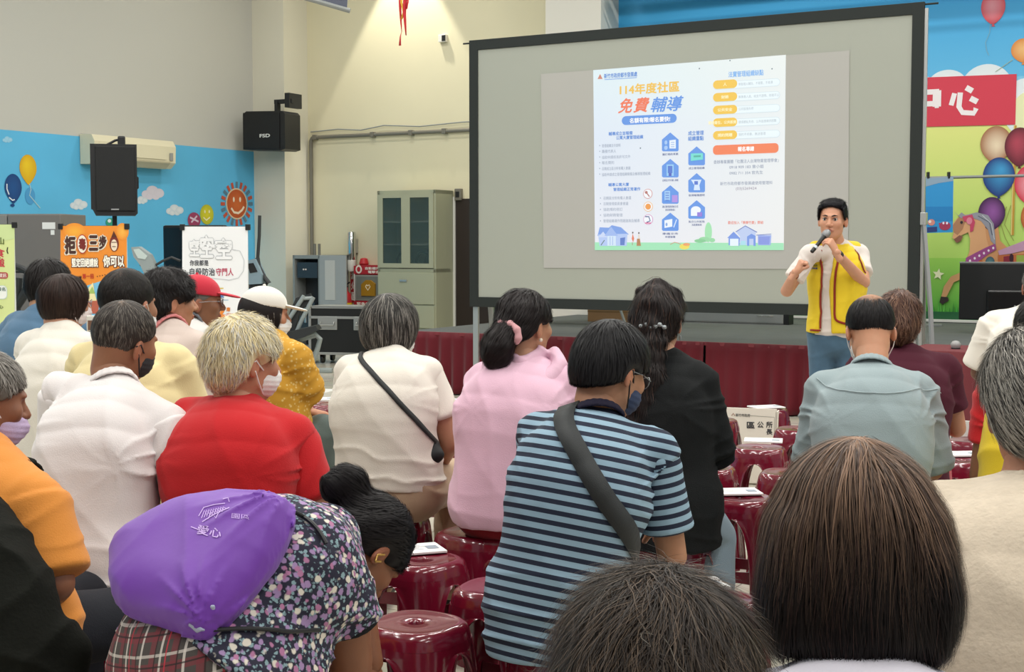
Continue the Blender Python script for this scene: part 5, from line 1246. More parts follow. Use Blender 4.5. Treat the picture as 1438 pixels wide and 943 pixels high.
    if sh:
        T = Solid(); lo_ = sh.get('loose', .014)
        tw2 = tw + lo_; td2 = td + lo_; tw2[3] = .078 * s; td2[3] = .066 * s
        hemz = sh.get('hem', .47)
        T.add(sweep(sp_pts, tw2, td2, right=rts, n=11, pw=2.4), .03)
        if sh.get('skirt'): T.add(sweep([hipw + U * .02, hipw - U * sh['skirt']], [tw2[0] * 1.02, tw2[0] * 1.05], [td2[0] * 1.1, td2[0] * 1.15], right=Rt, pw=2.4), .04)
        for q in (1, -1):
            T.add(sweep([SC + U * .028, SH[q] + U * .005], [.058 * s, .064 * s], [.062 * s, .06 * s], right=Fw), .035)
            sl = sh.get('sleeve', .62); r0, r1 = sh.get('sr', (.062, .066))
            TS = T
            if sh.get('coord') or sh.get('sep'): TS = Solid(); sleeves.append((q, TS))
            if sl <= 1: TS.add(sweep([SH[q], SH[q] + (EL[q] - SH[q]) * sl], [r0 * s, r1 * s], right=Fw, cap=.25), sh.get('sk', .022))
            else: TS.add(sweep([SH[q], EL[q], EL[q] + (WR[q] - EL[q]) * (sl - 1)], [r0 * s, .058 * s * r1 / .066, .040 * s * r1 / .066], right=Fw, cap=.4), sh.get('sk', .022))
        for p_ in sh.get('extra', []): T.add(p_, .03)
        if 'cutpt' in sh: T.keep(V3(W(*sh['cutpt'])), axis)
        if not sh.get('nohem'): T.keep(hipw * np.array([1, 1, 0]) + U * hemz, np.array([*(back[:2] * sh.get('hemslope', 0)), 1.]))
        fa = sh.get('fold', .011)
        seed = sh.get('seed', 1)
        low = lambda X: np.clip(1.2 - (X[:, 2] - hemz) / .24, 0, 1)
        T.disp(folds(fa * 1.1 * sh.get('hf', 1), Rt * 6 + U * 72 + Fw * 10, seed, low, 1.2)); T.disp(folds(fa * sh.get('vf', 0), Rt * 46 + U * 4, seed + 8, None, .8)); T.disp(folds(fa * .5, Rt * 26 + U * 22, seed + 1, None, .8))
        for q in (1, -1):
            A_ = SH[q] - U * .085 * s - Rt * q * .02; sd_ = seed + q
            def fan(X, A_=A_, q=q, sd_=sd_):
                d_ = X - A_; r_ = np.linalg.norm(d_, axis=1) + 1e-6; an_ = np.arctan2(d_ @ U, d_ @ (-Rt * q))
                rg = (1 - np.abs(np.sin(an_ * 4.2 + 1.1 * noise3(X, 14, sd_, 1) + sd_))) ** 2.2
                return -fa * 1.0 * rg * np.clip((r_ - .02) / .06, 0, 1) * np.exp(-np.clip(r_ - .07, 0, 9) / .065)
            T.disp(fan)
            if sh.get('sleeve', .62) > .9:
                e1 = EL[q]; el_d = nrm(EL[q] - SH[q]).astype(float)
                T.disp(lambda X, e1=e1, el_d=el_d, sd_=sd_: -fa * .8 * (1 - np.abs(np.sin((X @ el_d) * 62 + 1.5 * noise3(X, 16, sd_ + 9, 1)))) ** 2 * np.exp(-(np.linalg.norm(X - e1, axis=1) / .10) ** 2))
        T.disp(lambda X: .0035 * noise3(X, 15, seed + 3, 2))
        for mm in sh.get('mods', []): T.disp(mm)
        v, q_ = T.mesh(sh.get('h', .0075))
        o = obj_from([(v, q_)], sh.get('name', 'shirt'), sh['mat'], root, org)
        if sh.get('sep'):
            for q, TS in sleeves:
                e_ = nrm(EL[q] - SH[q]).astype(float); TS.disp(folds(fa * .9, e_ * 30 + U * 12 + Fw * 16, seed + 3 + q)); v, q_ = TS.mesh(sh.get('h', .0075)); obj_from([(v, q_)], 'sleeve', sh['mat'], root, org)
        if sh.get('coord'):    # distance along torso / sleeve for a woven pattern
            ax = np.array(sp_pts); dt = None
            a_, b_ = ax[0], ax[-1]; L0 = np.linalg.norm(b_ - a_); co = (v - a_) @ (b_ - a_) / L0
            at = o.data.attributes.new('st', 'FLOAT', 'POINT'); at.data.foreach_set('value', co.astype(np.float32))
            for q, TS in sleeves:
                u_ = (EL[q] - SH[q]); L_ = np.linalg.norm(u_); e_ = u_ / L_
                TS.disp(folds(fa * .6, Rt * 20 + U * 40, seed + 3)); v, q_ = TS.mesh(sh.get('h', .0075)); so = obj_from([(v, q_)], 'sleeve', sh['mat'], root, org)
                at = so.data.attributes.new('st', 'FLOAT', 'POINT'); at.data.foreach_set('value', (-((v - SH[q]) @ e_) + .006).astype(np.float32))
        if sh.get('collar'):
            cm, ch, kind_ = sh['collar']
            nt_ = nrm(hb - neck).astype(float); nn_ = neck - U * .005; cr = .066 * s
            ra = nrm(np.cross(Fw, nt_)).astype(float); ra = -ra if ra @ Rt < 0 else ra; rb = nrm(np.cross(nt_, ra)).astype(float)
            K = Solid(); n_ = 22; ring_ = []
            for i in range(n_ + 1):
                a = 2 * PI * i / n_
                front = math.sin(a)
                ring_.append(nn_ + ra * math.cos(a) * cr * 1.02 + rb * front * cr * .98 + nt_ * (.012 - .03 * max(front, 0) + .0) )
            tn = nt_
            K.add(sweep(ring_, [.0055] * (n_ + 1), [ch] * (n_ + 1), right=ra), .005) if False else None
            for i in range(n_): 
                K.add(sweep([ring_[i], ring_[i + 1]], [ch, ch], [.006, .006], right=nt_ + .55 * nrm(nn_ - ring_[i])), .004)
            v, q_ = K.mesh(.004); obj_from([(v, q_)], 'collar', cm, root, org)
    # ---- trousers
    tr = g('pants')
    if tr:
        Q = Solid(); lg = sp['_legs']
        Q.add(ell(hipw + U * (seat + .085 - hipw[2]) , g('pelvis', (tw[0] * .99, td[0] * 1.02, .115)), np.stack([Rt, Fw, U], 1), 2.4), .03)
        if g('stand'): Q.ops.clear(); Q.add(sweep([hipw + U * .05, hipw - U * .08], [.165 * G, .175 * G], [.115, .12], right=Rt), .03)
        for q in (1, -1):
            hj, kn, an = lg[q]; ex = tr.get('ease', .018)
            Q.add(sweep([hj, kn, an + U * .02], np.array([.088, .062, .05]) * s + ex * np.array([.6, .7, 1]), right=Rt), .03)
        if not g('stand'): Q.keep(U * (seat + .002), U) if tr.get('short') else Q.cut(ell(hipw * np.array([1, 1, 0]) + U * (seat - .06), (.16, .16, .062)), .01)
        Q.disp(folds(.008, Rt * 20 + U * 45 + Fw * 12, 9)); v, q_ = Q.mesh(tr.get('h', .010)); obj_from([(v, q_)], 'trousers', tr['mat'], root, org)
    for q in (1, -1):
        hj, kn, an = sp['_legs'][q]
        Z = Solid(); Z.add(sweep([an - Fw * .03 - U * .05, an + Fw * .08 - U * .055, an + Fw * .17 - U * .062], [.040, .046, .036], [.036, .032, .022], right=Rt, n=6), .02); Z.add(sweep([an - U * .01, an - U * .05], [.042, .042], right=Rt), .02); Z.keep((0, 0, .004), (0, 0, 1))
        v, q_ = Z.mesh(.009); obj_from([(v, q_)], 'shoe', mat('shoe_dark', '#2a2624', rough=.6), root, org)
    # ---- mask, glasses
    if g('mask'):
        mk = g('mask'); K = Solid(); dn = mk.get('down', 0)
        K.add(E_((0, .050, -.050 - dn), (.0655, .0585, .058)), .01); K.add(E_((0, .075, -.040 - dn), (.030, .050, .032)), .02)
        K.keep(HT(0, .02, 0), M @ np.array([0, 1, 0.])); K.keep(HT(0, 0, -.008 - dn), M @ np.array([0, 0, -1.]))
        Rq = noise3; K.disp(lambda X: .0012 * np.sin(((X - hc) @ M[:, 2]) * 420))
        v, q_ = K.mesh(.0045); mo = obj_from([(v, q_)], 'face_mask', mat('mask_' + mk['col'], mk['col'], rough=.75, bump=.2, bscale=300), root, org)
        for q in (1, -1):
            mb = MB()
            for z0_, z1_ in ((-.022, .008), (-.085, -.022)):
                mb.tube([Vector(HT(q * .060, .034, z0_ - dn) - org), Vector(HT(q * .078, .008, (z0_ - dn + z1_) / 2) - org), Vector(HT(q * .086, -.010, z1_) - org), Vector(HT(q * .085, -.026, z1_ * .6 - .004) - org)], mk.get('r', .0018), 6)
            mb.build('ear_loop', mat('loop_' + mk.get('loop', mk['col']), mk.get('loop', mk['col']), rough=.7), mo)
    if g('glasses'):
        mb = MB()
        for q in (1, -1):
            mb.tube([Vector(HT(q * .033 + .022 * math.cos(a), .108 - .012 * abs(math.cos(a)) * (1 if math.cos(a) * q > 0 else 0), .006 + .016 * math.sin(a)) - org) for a in [k * PI / 8 for k in range(16)]], .0014, 6, closed=True)
            mb.tube([Vector(HT(q * .056, .098, .010) - org), Vector(HT(q * .080, .04, .010) - org), Vector(HT(q * .084, -.02, .004) - org)], .0014, 6)
        mb.tube([Vector(HT(-.011, .108, .008) - org), Vector(HT(.011, .108, .008) - org)], .0014, 6)
        mb.build('glasses', mat('spectacle_wire', g('glasses'), rough=.3, metal=.5), root)
    ctx = dict(root=root, org=org, HT=HT, M=M, SH=SH, EL=EL, WR=WR, Rt=Rt, Fw=Fw, U=U, T=T, hipw=hipw, neck=neck, SC=SC, s=s, hs=hs, sp=sp_pts)
    if not g('stand') and g('stool', True):
        STOOLS.append((hipw[0] + Fw[0] * .02, hipw[1] + Fw[1] * .02, th, 'burgundy plastic stool under %s' % g('who', 'a seated person')))
    return ctx
STOOLS = []
def strap(ctx, pts, width, m, name='strap', thick=.004, n=40, T=None):
    """band lying on the shirt through the given world points"""
    T = T or ctx['T']; P = catmull([V3(p) for p in pts], n); P = T.project(P, .002, 8)
    for _ in range(4): P[1:-1] = (P[:-2] + P[1:-1] * 2 + P[2:]) / 4; P = T.project(P, .003, 2)
    gN = T.grad(P); tg = np.gradient(P, axis=0); tg /= np.linalg.norm(tg, axis=1, keepdims=True); sd = np.cross(gN, tg); sd /= np.linalg.norm(sd, axis=1, keepdims=True)
    V = []; 
    for j, (a, b) in enumerate(((-1, 0), (1, 0), (1, 1), (-1, 1))): V.append(P + sd * a * width / 2 + gN * b * thick)
    V = np.stack(V, 1).reshape(-1, 3); Q = []
    for i in range(n - 1):
        for j in range(4): Q.append((4 * i + j, 4 * i + (j + 1) % 4, 4 * i + 4 + (j + 1) % 4, 4 * i + 4 + j))
    Q += [(0, 3, 2, 1), (4 * n - 4, 4 * n - 3, 4 * n - 2, 4 * n - 1)]
    return obj_from([(V, np.array(Q))], name, m, ctx['root'], ctx['org'])
def solid_obj(ctx, S, h, name, m, parent=None):
    v, q = S.mesh(h)
    if parent is not None: return obj_from([(v, q)], name, m, parent, ctx['org'])
    return obj_from([(v, q)], name, m, ctx['root'], ctx['org'])
# ================================================================ PEOPLE
sm = bpy.data.materials.new('blue_navy_stripes'); sm.use_nodes = True; N, L = nt(sm); b = N['Principled BSDF']; b.inputs['Roughness'].default_value = .85
at_ = N.new('ShaderNodeAttribute'); at_.attribute_name = 'st'; ml = N.new('ShaderNodeMath'); ml.operation = 'MULTIPLY'; ml.inputs[1].default_value = 1 / .0268; L.new(at_.outputs['Fac'], ml.inputs[0])
fr2 = N.new('ShaderNodeMath'); fr2.operation = 'FRACT'; L.new(ml.outputs[0], fr2.inputs[0])
cr = N.new('ShaderNodeValToRGB'); cr.color_ramp.interpolation = 'CONSTANT'; e = cr.color_ramp.elements; e[0].position = 0; e[0].color = (*srgb('#141d33'), 1); e[1].position = .46; e[1].color = (*srgb('#8aa6b8'), 1)
L.new(fr2.outputs[0], cr.inputs[0]); L.new(cr.outputs[0], b.inputs['Base Color'])
webbing = mat('black_webbing', '#26292a', rough=.7, bump=.3, bscale=500)
DK = cloth('dark_trousers', '#24262c')
P_ = make_person(dict(label='person in a blue and navy striped polo with a black shoulder strap, head bowed', who='the person in the striped polo',
    hip=(790, 3.62), neck=(838, 585, 3.72), head=(858, 522, 3.80), hyaw=48, hp=22, yaw=16, g=.97, s=1.0, shw=.160, hs=1.03, slump=.06, sht=6,
    elR=(.045, .02, -.28), wrR=(-.06, .24, .02), elL=(.02, .12, -.25), skin='#a97a5e',
    hair=dict(style='short', col='#1b1a1c', n=5000, len=.06, w=.0012, k=7, t=.018, nape=(-.095, -.066), front=(.10, .05), grav=.9, jit=.12, lift=.003),
    shirt=dict(mat=sm, sleeve=.72, coord=True, hem=.43, fold=.018, loose=.026, skirt=.10, h=.0065, sk=.012, sr=(.062, .070), collar=(cloth('navy_collar', '#1d1a2c'), .018, 0)),
    pants=dict(mat=DK), mask=dict(col='#2c3a58', loop='#15161c', r=.0022), glasses='#8a8f94'))
strap(P_, [W(812, 560, 3.80), W(790, 585, 3.62), W(815, 640, 3.5), W(850, 700, 3.47), W(890, 760, 3.5), W(905, 800, 3.6)], .055, webbing)
# K white tee, grey-black bowl hair, thin black strap
wt = cloth('white_cotton', '#e6e0d4')
P_ = make_person(dict(label='person in a white tee and khaki trousers with a thin black cross strap', who='the person with the thin black strap',
    hip=(545, 5.35), neck=(546, 497, 5.45), head=(550, 461, 5.52), hyaw=42, hp=10, yaw=16, g=1.14, s=1.0, shw=.165, hs=1.0, slump=.05,
    elR=(.085, .01, -.27), wrR=(-.07, .12, -.09), elL=(.03, .06, -.25), knR=(640, 674, 5.7), pelvis=(.222, .15, .125), skin='#b58467', thigh=.36, splay=.10,
    hair=dict(style='bob', col='#34322f', n=4500, len=.10, w=.0012, k=8, t=.020, cz=-.012, vol=(.094, .10, .098), bot=-.088, gray=.35, gcol='#8f8a82', grav=2.0, jit=.10, lift=.003, facecut=(.062, .075, .12)),
    shirt=dict(mat=wt, sep=True, sleeve=.60, hem=.565, fold=.013, hf=.7, loose=.020, h=.0075, seed=4, sr=(.060, .070), sk=.014),
    pants=dict(mat=cloth('khaki', '#b89f84'), ease=.04), mask=dict(col='#e8e8e6')))
strap(P_, [W(512, 492, 5.52), W(506, 503, 5.36), W(530, 532, 5.25), W(560, 566, 5.22), W(592, 606, 5.25), W(606, 630, 5.35)], .020, webbing, thick=.002)
c_ = P_; S = Solid(); S.add(sweep([W(600, 618, 5.32), W(606, 640, 5.28)], [.035, .05], [.03, .035]), .01); bg = solid_obj(c_, S, .006, 'waist_bag', mat('black_nylon', '#141518', rough=.7))
# L pink hooded jacket, curly bun with scrunchie
pk = cloth('pink_cotton', '#e4bbce')
P_ = make_person(dict(label='person in a pink hooded top with a curly bun tied by a pink scrunchie', who='the person in the pink hooded top',
    hip=(712, 4.95), neck=(738, 505, 5.02), head=(738, 458, 5.05), hyaw=44, hp=2, yaw=18, g=1.05, s=1.0, shw=.155, slump=.035,
    elR=(.05, .05, -.25), elL=(.05, .08, -.25), skin='#b98a6e',
    hair=dict(style='short', col='#201a1a', n=3500, len=.06, w=.0013, t=.017, nape=(-.10, -.05), front=(.085, .04), grav=.1, dir=(0, -1.0, -.4), jit=.15, lift=.004,
        extra=[(.02, [(.02, -.09, .0), (.0, -.13, -.045), (-.005, -.14, -.095), (.005, -.12, -.135)], [.04, .062, .062, .035], [.035, .05, .05, .03])], wave=.004),
    shirt=dict(mat=pk, name='hooded_top', sleeve=1.7, hem=.50, fold=.012, hf=.15, vf=.7, loose=.034, h=.0075, seed=7, sr=(.066, .072), sk=.014),
    pants=dict(mat=cloth('dark_red_cotton', '#8c1522'), ease=.035), glasses=None))
n_ = P_['neck']; Rt, Fw, U = P_['Rt'], P_['Fw'], P_['U']
S = Solid(); hp_ = n_ - U * .02
S.add(sweep([hp_ + Fw * .03 + Rt * .10 + U * .045, hp_ + Rt * .13 - Fw * .03 - U * .01, hp_ + Rt * .06 - Fw * .115 - U * .075, hp_ - Rt * .03 - Fw * .12 - U * .085, hp_ - Rt * .12 - Fw * .06 - U * .02, hp_ - Rt * .10 + Fw * .03 + U * .045], [.026, .034, .04, .04, .034, .026], [.022, .03, .035, .035, .03, .022], right=(0, 0, 1), n=14), .02)
S.add(sweep([hp_ + Rt * .06 + Fw * .01 + U * .04, hp_ - Fw * .075 - U * .0, hp_ - Rt * .06 + Fw * .01 + U * .04], [.03, .035, .03], [.02, .022, .02], right=(0, 0, 1), n=8), .012)
S.disp(folds(.010, Rt * 40 + U * 50, 12)); solid_obj(P_, S, .006, 'hood', pk)
HTp = P_['HT']; S = Solid()
for i in range(9):
    a = -.5 + i * .33; S.add(ball(HTp(.015 + .058 * math.cos(a), -.125 + .012 * math.cos(a), -.03 + .045 * math.sin(a)), .011 + .004 * (i % 2)), .008)
solid_obj(P_, S, .004, 'scrunchie', cloth('scrunchie_pink', '#d9a3a6'))
S = Solid().add(ball(HTp(.083, -.006, -.046), .0075), .001); solid_obj(P_, S, .0025, 'pearl_earring', mat('pearl', '#e9ddc8', rough=.2))
# N black jacket, long curly ponytail
bj = cloth('black_cotton', '#17191a', bump=.4)
P_ = make_person(dict(label='person in a black jacket and pale jeans with long curly dark clipped hair', who='the long-haired person in the black jacket',
    hip=(940, 4.98), neck=(934, 500, 5.05), head=(925, 452, 5.08), hyaw=20, hp=2, yaw=28, g=.94, s=.97, shw=.140, slump=.03, sht=4,
    elR=(.05, .06, -.27), elL=(.05, .08, -.25), skin='#b98a6e', knR=(1005, 752, 5.05),
    hair=dict(style='short', col='#231c1b', n=4200, len=.11, w=.0013, k=9, t=.020, nape=(-.10, -.08), front=(.085, .04), grav=1.5, jit=.2, lift=.006, hl=(.12, '#4a352c'), crown=(0, -.03, .12),
        extra=[(.03, [(.0, -.09, -.01), (-.005, -.125, -.10), (-.01, -.14, -.22), (-.015, -.14, -.35), (-.02, -.13, -.47)], [.045, .055, .075, .085, .04], [.035, .04, .05, .05, .03]), (.02, [(-.05, .0, .10), (0, -.02, .128), (.05, 0, .10)], [.03, .035, .03], [.02, .024, .02])], wave=.008, curl=.5),
    shirt=dict(mat=bj, name='jacket', sleeve=1.8, hem=.42, hf=.4, vf=.4, fold=.016, loose=.03, skirt=.14, h=.0075, seed=9, sr=(.066, .074)),
    pants=dict(mat=cloth('pale_denim', '#8fa2b0', bump=.4, bscale=400), ease=.02), glasses=None))
HTp = P_['HT']; S = Solid()
for i in range(6): S.add(ball(HTp(-.03 + i * .017, -.137, -.012 + .006 * math.sin(i * 2)), .009), .004)
solid_obj(P_, S, .003, 'hair_clip', mat('silver_clip', '#9aa0a2', rough=.3, metal=.6))
S = Solid().add(sweep([HTp(.083, -.006, -.05), HTp(.083, -.006, -.062)], .004), .001); solid_obj(P_, S, .0022, 'earring', mat('silver_clip', '#9aa0a2'))
# S grey-blue shirt, bald crown, bowed head
gb = cloth('grey_blue_shirt', '#93a2a5', bump=.3)
P_ = make_person(dict(label='person with a bald crown in a grey-blue button shirt, head bowed, white mask', who='the bald-crowned person in the grey-blue shirt',
    hip=(1228, 4.75), neck=(1224, 517, 4.85), head=(1222, 466, 4.97), hyaw=6, hp=30, yaw=10, g=1.0, s=1.0, shw=.160, slump=.05, hs=1.0,
    elR=(.055, .03, -.28), wrR=(-.10, .2, .0), elL=(.035, .05, -.27), skin='#c48f70',
    hair=dict(style='short', col='#1e1c1d', n=3600, len=.035, w=.0012, t=.010, full=False, nape=(-.095, -.035), front=(.085, .055), grav=1.5, jit=.12, lift=.0015, thin=((0, -.05, .12), (.056, .090, .080), '#b98868'),
        cfilter=lambda c: ((c[:, 0] / .05) ** 2 + ((c[:, 1] + .045) / .085) ** 2 + ((c[:, 2] - .12) / .065) ** 2 > .9)),
    shirt=dict(mat=gb, sleeve=.98, hem=.42, fold=.020, loose=.034, skirt=.10, h=.007, seed=14, sr=(.064, .076), collar=(gb, .020, 0)),
    pants=dict(mat=DK), mask=dict(col='#e6e6e4')))
strap(P_, [W(1150, 536, 4.85), W(1172, 541, 4.7), W(1225, 543, 4.62), W(1275, 546, 4.65), W(1298, 552, 4.82)], .004, gb, 'yoke_seam', .0012)
# J red tee, bleached hair
rd = cloth('red_cotton', '#bf1f24')
P_ = make_person(dict(label='person in a bright red tee with short bleached blond hair and white mask', who='the blond person in the red tee',
    hip=(330, 4.05), neck=(338, 565, 4.12), head=(343, 508, 4.15), hyaw=50, hp=6, yaw=18, g=1.08, s=1.02, shw=.168, slump=.06, sht=6, hs=1.04,
    elR=(.095, .0, -.26), wrR=(-.06, .22, .0), elL=(.05, .08, -.25), skin='#bb8266',
    hair=dict(style='short', col='#dccb9e', n=7000, len=.045, w=.0011, k=8, t=.020, nape=(-.10, -.10), front=(.095, .055), grav=.8, jit=.35, lift=.006, gray=.35, gcol='#dedad0', wave=.003, curl=.25, crown=(.0, -.06, .12), hl=(.25, '#ece0bc')),
    shirt=dict(mat=rd, sep=True, sleeve=.66, hem=.44, fold=.016, loose=.024, skirt=.08, h=.007, seed=21, sr=(.066, .074)),
    pants=dict(mat=DK), mask=dict(col='#e9e6e2', r=.0026)))
# F white polo man leaning
wp = cloth('white_polo', '#e6e0de')
P_ = make_person(dict(label='person in a large white polo leaning sideways with a blue neck lanyard', who='the person in the white polo',
    hip=(128, 4.0), neck=(160, 540, 4.15), head=(175, 480, 4.22), hyaw=34, hp=10, hr=10, yaw=22, g=.88, s=1.05, shw=.180, slump=.05, sht=12, hs=1.0,
    elR=(.125, .0, -.25), wrR=(-.08, .22, .02), elL=(.05, .06, -.25), skin='#9a6b50',
    hair=dict(style='short', col='#39332f', n=5000, len=.03, w=.0012, t=.007, full=False, nape=(-.095, -.055), front=(.085, .06), grav=.8, jit=.15, lift=.001, gray=.3, gcol='#6d665e', thin=((-.005, -.06, .105), (.035, .03, .04), '#75604f')),
    shirt=dict(mat=wp, sep=True, sleeve=.84, hem=.42, fold=.022, loose=.03, skirt=.10, h=.0065, seed=31, sr=(.070, .086), collar=(wp, .020, 0)),
    pants=dict(mat=cloth('slate_trousers', '#4c5860')), mask=dict(col='#2a2c30', loop='#1a1a1c', r=.0024)))
n_ = P_['neck']; Rt, Fw, U = P_['Rt'], P_['Fw'], P_['U']
S = Solid().add(sweep([n_ + Rt * .075 - Fw * .005 - U * .005, n_ + Rt * .04 - Fw * .060 - U * .006, n_ - Rt * .02 - Fw * .072 - U * .002, n_ - Rt * .05 - Fw * .06 + U * .004], [.009] * 4, [.005] * 4, right=(0, 0, 1), n=10), .002)
solid_obj(P_, S, .0035, 'lanyard', cloth('lanyard_blue', '#5d7fa6'))
# E cream shirt
P_ = make_person(dict(label='person in a pale cream-yellow shirt and close-cropped black hair behind the white polo', who='the person in the cream shirt',
    hip=(178, 4.65), neck=(182, 480, 4.8), head=(180, 430, 4.85), hyaw=24, hp=4, yaw=20, g=1.1, s=1.03, shw=.175, slump=.04, hs=1.04,
    elR=(.05, .06, -.26), elL=(.05, .08, -.25), skin='#9a6f56',
    hair=dict(style='short', col='#1d1916', n=3600, len=.022, w=.0012, t=.008, full=False, nape=(-.095, -.08), front=(.085, .06), grav=.8, jit=.15, lift=.001, thin=((.01, -.07, .095), (.03, .03, .04), '#4c3d33')),
    shirt=dict(mat=cloth('cream_shirt', '#e0cf9c'), sleeve=.8, hem=.44, fold=.012, loose=.028, skirt=.06, h=.008, seed=41, sr=(.068, .078), collar=(cloth('dark_collar', '#23302c'), .016, 0)),
    pants=dict(mat=DK), mask=dict(col='#e6e6e4')))
# D white tee bob on the left
P_ = make_person(dict(label='person in a white tee with a brown bob and mask, left of the cream shirt', who='the bobbed person in the white tee',
    hip=(72, 5.3), neck=(88, 462, 5.4), head=(93, 424, 5.45), hyaw=50, hp=6, yaw=25, g=.95, s=1.0, shw=.155, slump=.05, hs=.86,
    elR=(.05, .14, -.2), wrR=(-.1, .16, .12), elL=(.04, .08, -.25), skin='#c08d72',
    hair=dict(style='bob', col='#2f211c', n=3000, len=.09, w=.0014, k=7, t=.010, cz=-.012, vol=(.080, .092, .088), bot=-.080, grav=2.0, jit=.10, lift=.003, facecut=(.06, .075, .12)),
    shirt=dict(mat=wt, sleeve=.8, hem=.46, fold=.016, loose=.02, skirt=.05, h=.008, seed=51),
    pants=dict(mat=DK), mask=dict(col='#e3d8d6'), glasses='#8a6a5a'))
# C blue-grey shirt
P_ = make_person(dict(label='person in a slate blue shirt at far left behind the bobbed person', who='the person in the slate blue shirt',
    hip=(45, 6.0), neck=(62, 436, 6.0), head=(70, 402, 6.1), hyaw=35, hs=.9, hp=10, yaw=30, g=1.05, s=1.0, shw=.165, slump=.05,
    elL=(.10, .06, -.22), skin='#b0805f',
    hair=dict(style='short', col='#1c1817', n=2200, len=.05, w=.0015, t=.018, nape=(-.10, -.09), front=(.09, .045), grav=1.0, jit=.2, lift=.004),
    shirt=dict(mat=cloth('slate_blue_shirt', '#4f6f8a'), sleeve=1.0, hem=.46, fold=.014, loose=.03, skirt=.06, h=.009, seed=61, sr=(.07, .08)),
    pants=dict(mat=DK)))
# G beige hoodie
P_ = make_person(dict(label='person in a pale beige hooded jacket with a pink collar and short black hair', who='the person in the beige hooded jacket',
    hip=(238, 5.5), neck=(238, 462, 5.6), head=(238, 424, 5.65), hyaw=58, hp=2, yaw=30, g=1.0, s=1.0, shw=.155, slump=.05,
    elR=(.05, .05, -.25), elL=(.04, .08, -.25), skin='#b9876a', face=False,
    hair=dict(style='short', col='#1c1818', n=3200, len=.045, w=.0012, t=.022, nape=(-.10, -.085), front=(.075, .03), grav=.9, jit=.5, lift=.007, curl=.8, wave=.006),
    shirt=dict(mat=cloth('pale_beige_jacket', '#cdbcb2'), name='jacket', sleeve=1.8, hem=.45, fold=.014, loose=.024, skirt=.06, h=.008, seed=71, sr=(.064, .07), collar=(cloth('coral_pink', '#e08d8e'), .014, 0)),
    pants=dict(mat=DK)))
n_ = P_['neck']; Rt, Fw, U = P_['Rt'], P_['Fw'], P_['U']; S = Solid(); hp_ = n_ - U * .03
S.add(sweep([hp_ + Rt * .12 - Fw * .0, hp_ + Rt * .05 - Fw * .10 - U * .06, hp_ - Rt * .05 - Fw * .10 - U * .06, hp_ - Rt * .12], [.03] * 4, [.024] * 4, right=(0, 0, 1), n=10), .02); solid_obj(P_, S, .007, 'hood', MATS['cloth_pale_beige_jacket'])
# H red cap
P_ = make_person(dict(label='person in a red cap and glasses seen in profile beside the beige jacket', who='the person in the red cap',
    hip=(262, 6.4), neck=(266, 456, 6.4), head=(279, 425, 6.45), hyaw=72, hp=2, yaw=35, g=1.0, s=1.0, shw=.165, slump=.05, hs=1.02,
    elR=(.05, .10, -.25), skin='#8a5f47', glasses='#3a3632',
    hair=dict(style='short', col='#6f6a66', n=1500, len=.02, w=.0012, t=.004, nape=(-.095, -.06), front=(.085, .055), gray=.6, lift=.001, cfilter=lambda c: c[:, 2] < .02),
    shirt=dict(mat=cloth('white_sport_shirt', '#dcdad6'), sleeve=.7, hem=.46, fold=.012, loose=.022, h=.009, seed=81, collar=(cloth('grey_striped_collar', '#6d6f74'), .016, 0)),
    pants=dict(mat=DK)))
def cap(ctx, m, zt=.0):
    HT, M, hs = ctx['HT'], ctx['M'], ctx['hs']; S = Solid()
    S.add(ell(HT(0, -.008, .045), np.array([.087, .106, .085]) * hs, M), .01); S.keep(HT(0, 0, .040), M @ np.array([0, .10, 1.]))
    o = solid_obj(ctx, S, .005, 'cap', m)
    B_ = Solid(); B_.add(ell(HT(0, .125, .040), np.array([.072, .065, .007]) * hs, M @ Rx(-.18), 2.6), .01); solid_obj(ctx, B_, .004, 'cap_brim', m, o)
    B_ = Solid().add(ball(HT(0, -.01, .131), .008 * hs), .001); solid_obj(ctx, B_, .003, 'cap_button', m, o)
cap(P_, cloth('red_cap', '#c32f40', rough=.8))
# I white cap, yellow floral blouse
yf = bpy.data.materials.new('yellow_floral'); yf.use_nodes = True; N, L = nt(yf); b = N['Principled BSDF']; b.inputs['Roughness'].default_value = .85
tc = N.new('ShaderNodeTexCoord'); vo = N.new('ShaderNodeTexVoronoi'); vo.inputs['Scale'].default_value = 55; L.new(tc.outputs['Object'], vo.inputs['Vector'])
cr = N.new('ShaderNodeValToRGB'); e = cr.color_ramp.elements; e[0].position = .22; e[0].color = (*srgb('#ddc077'), 1); e[1].position = .34; e[1].color = (*srgb('#c8942c'), 1); L.new(vo.outputs['Distance'], cr.inputs[0]); L.new(cr.outputs[0], b.inputs['Base Color'])
P_ = make_person(dict(label='person in a white cap and yellow floral blouse turned to the right', who='the person in the white cap',
    hip=(398, 6.1), neck=(382, 474, 6.15), head=(372, 442, 6.2), hyaw=66, hp=4, yaw=52, g=1.0, s=1.0, shw=.155, slump=.05, hs=1.0,
    elR=(.05, .10, -.24), wrR=(-.08, .2, .0), skin='#b98468', shR=(415, 500, 6.0), elRw=(432, 545, 6.05), wrRw=(412, 565, 6.25),
    hair=dict(style='bob', col='#1f1a1a', n=1800, len=.08, w=.0014, t=.006, cz=-.03, vol=(.084, .090, .09), bot=-.10, gray=.1, grav=2, facecut=(.066, .085, .13), cfilter=lambda c: c[:, 2] < .015),
    shirt=dict(mat=yf, name='blouse', sleeve=1.5, hem=.47, fold=.014, loose=.024, h=.008, seed=91, sr=(.066, .085)),
    pants=dict(mat=cloth('grey_green_trousers', '#5a6662'), ease=.03), mask=dict(col='#e6e6e4'), knR=(452, 607, 6.1)))
cap(P_, cloth('white_cap', '#e4e0d6'))
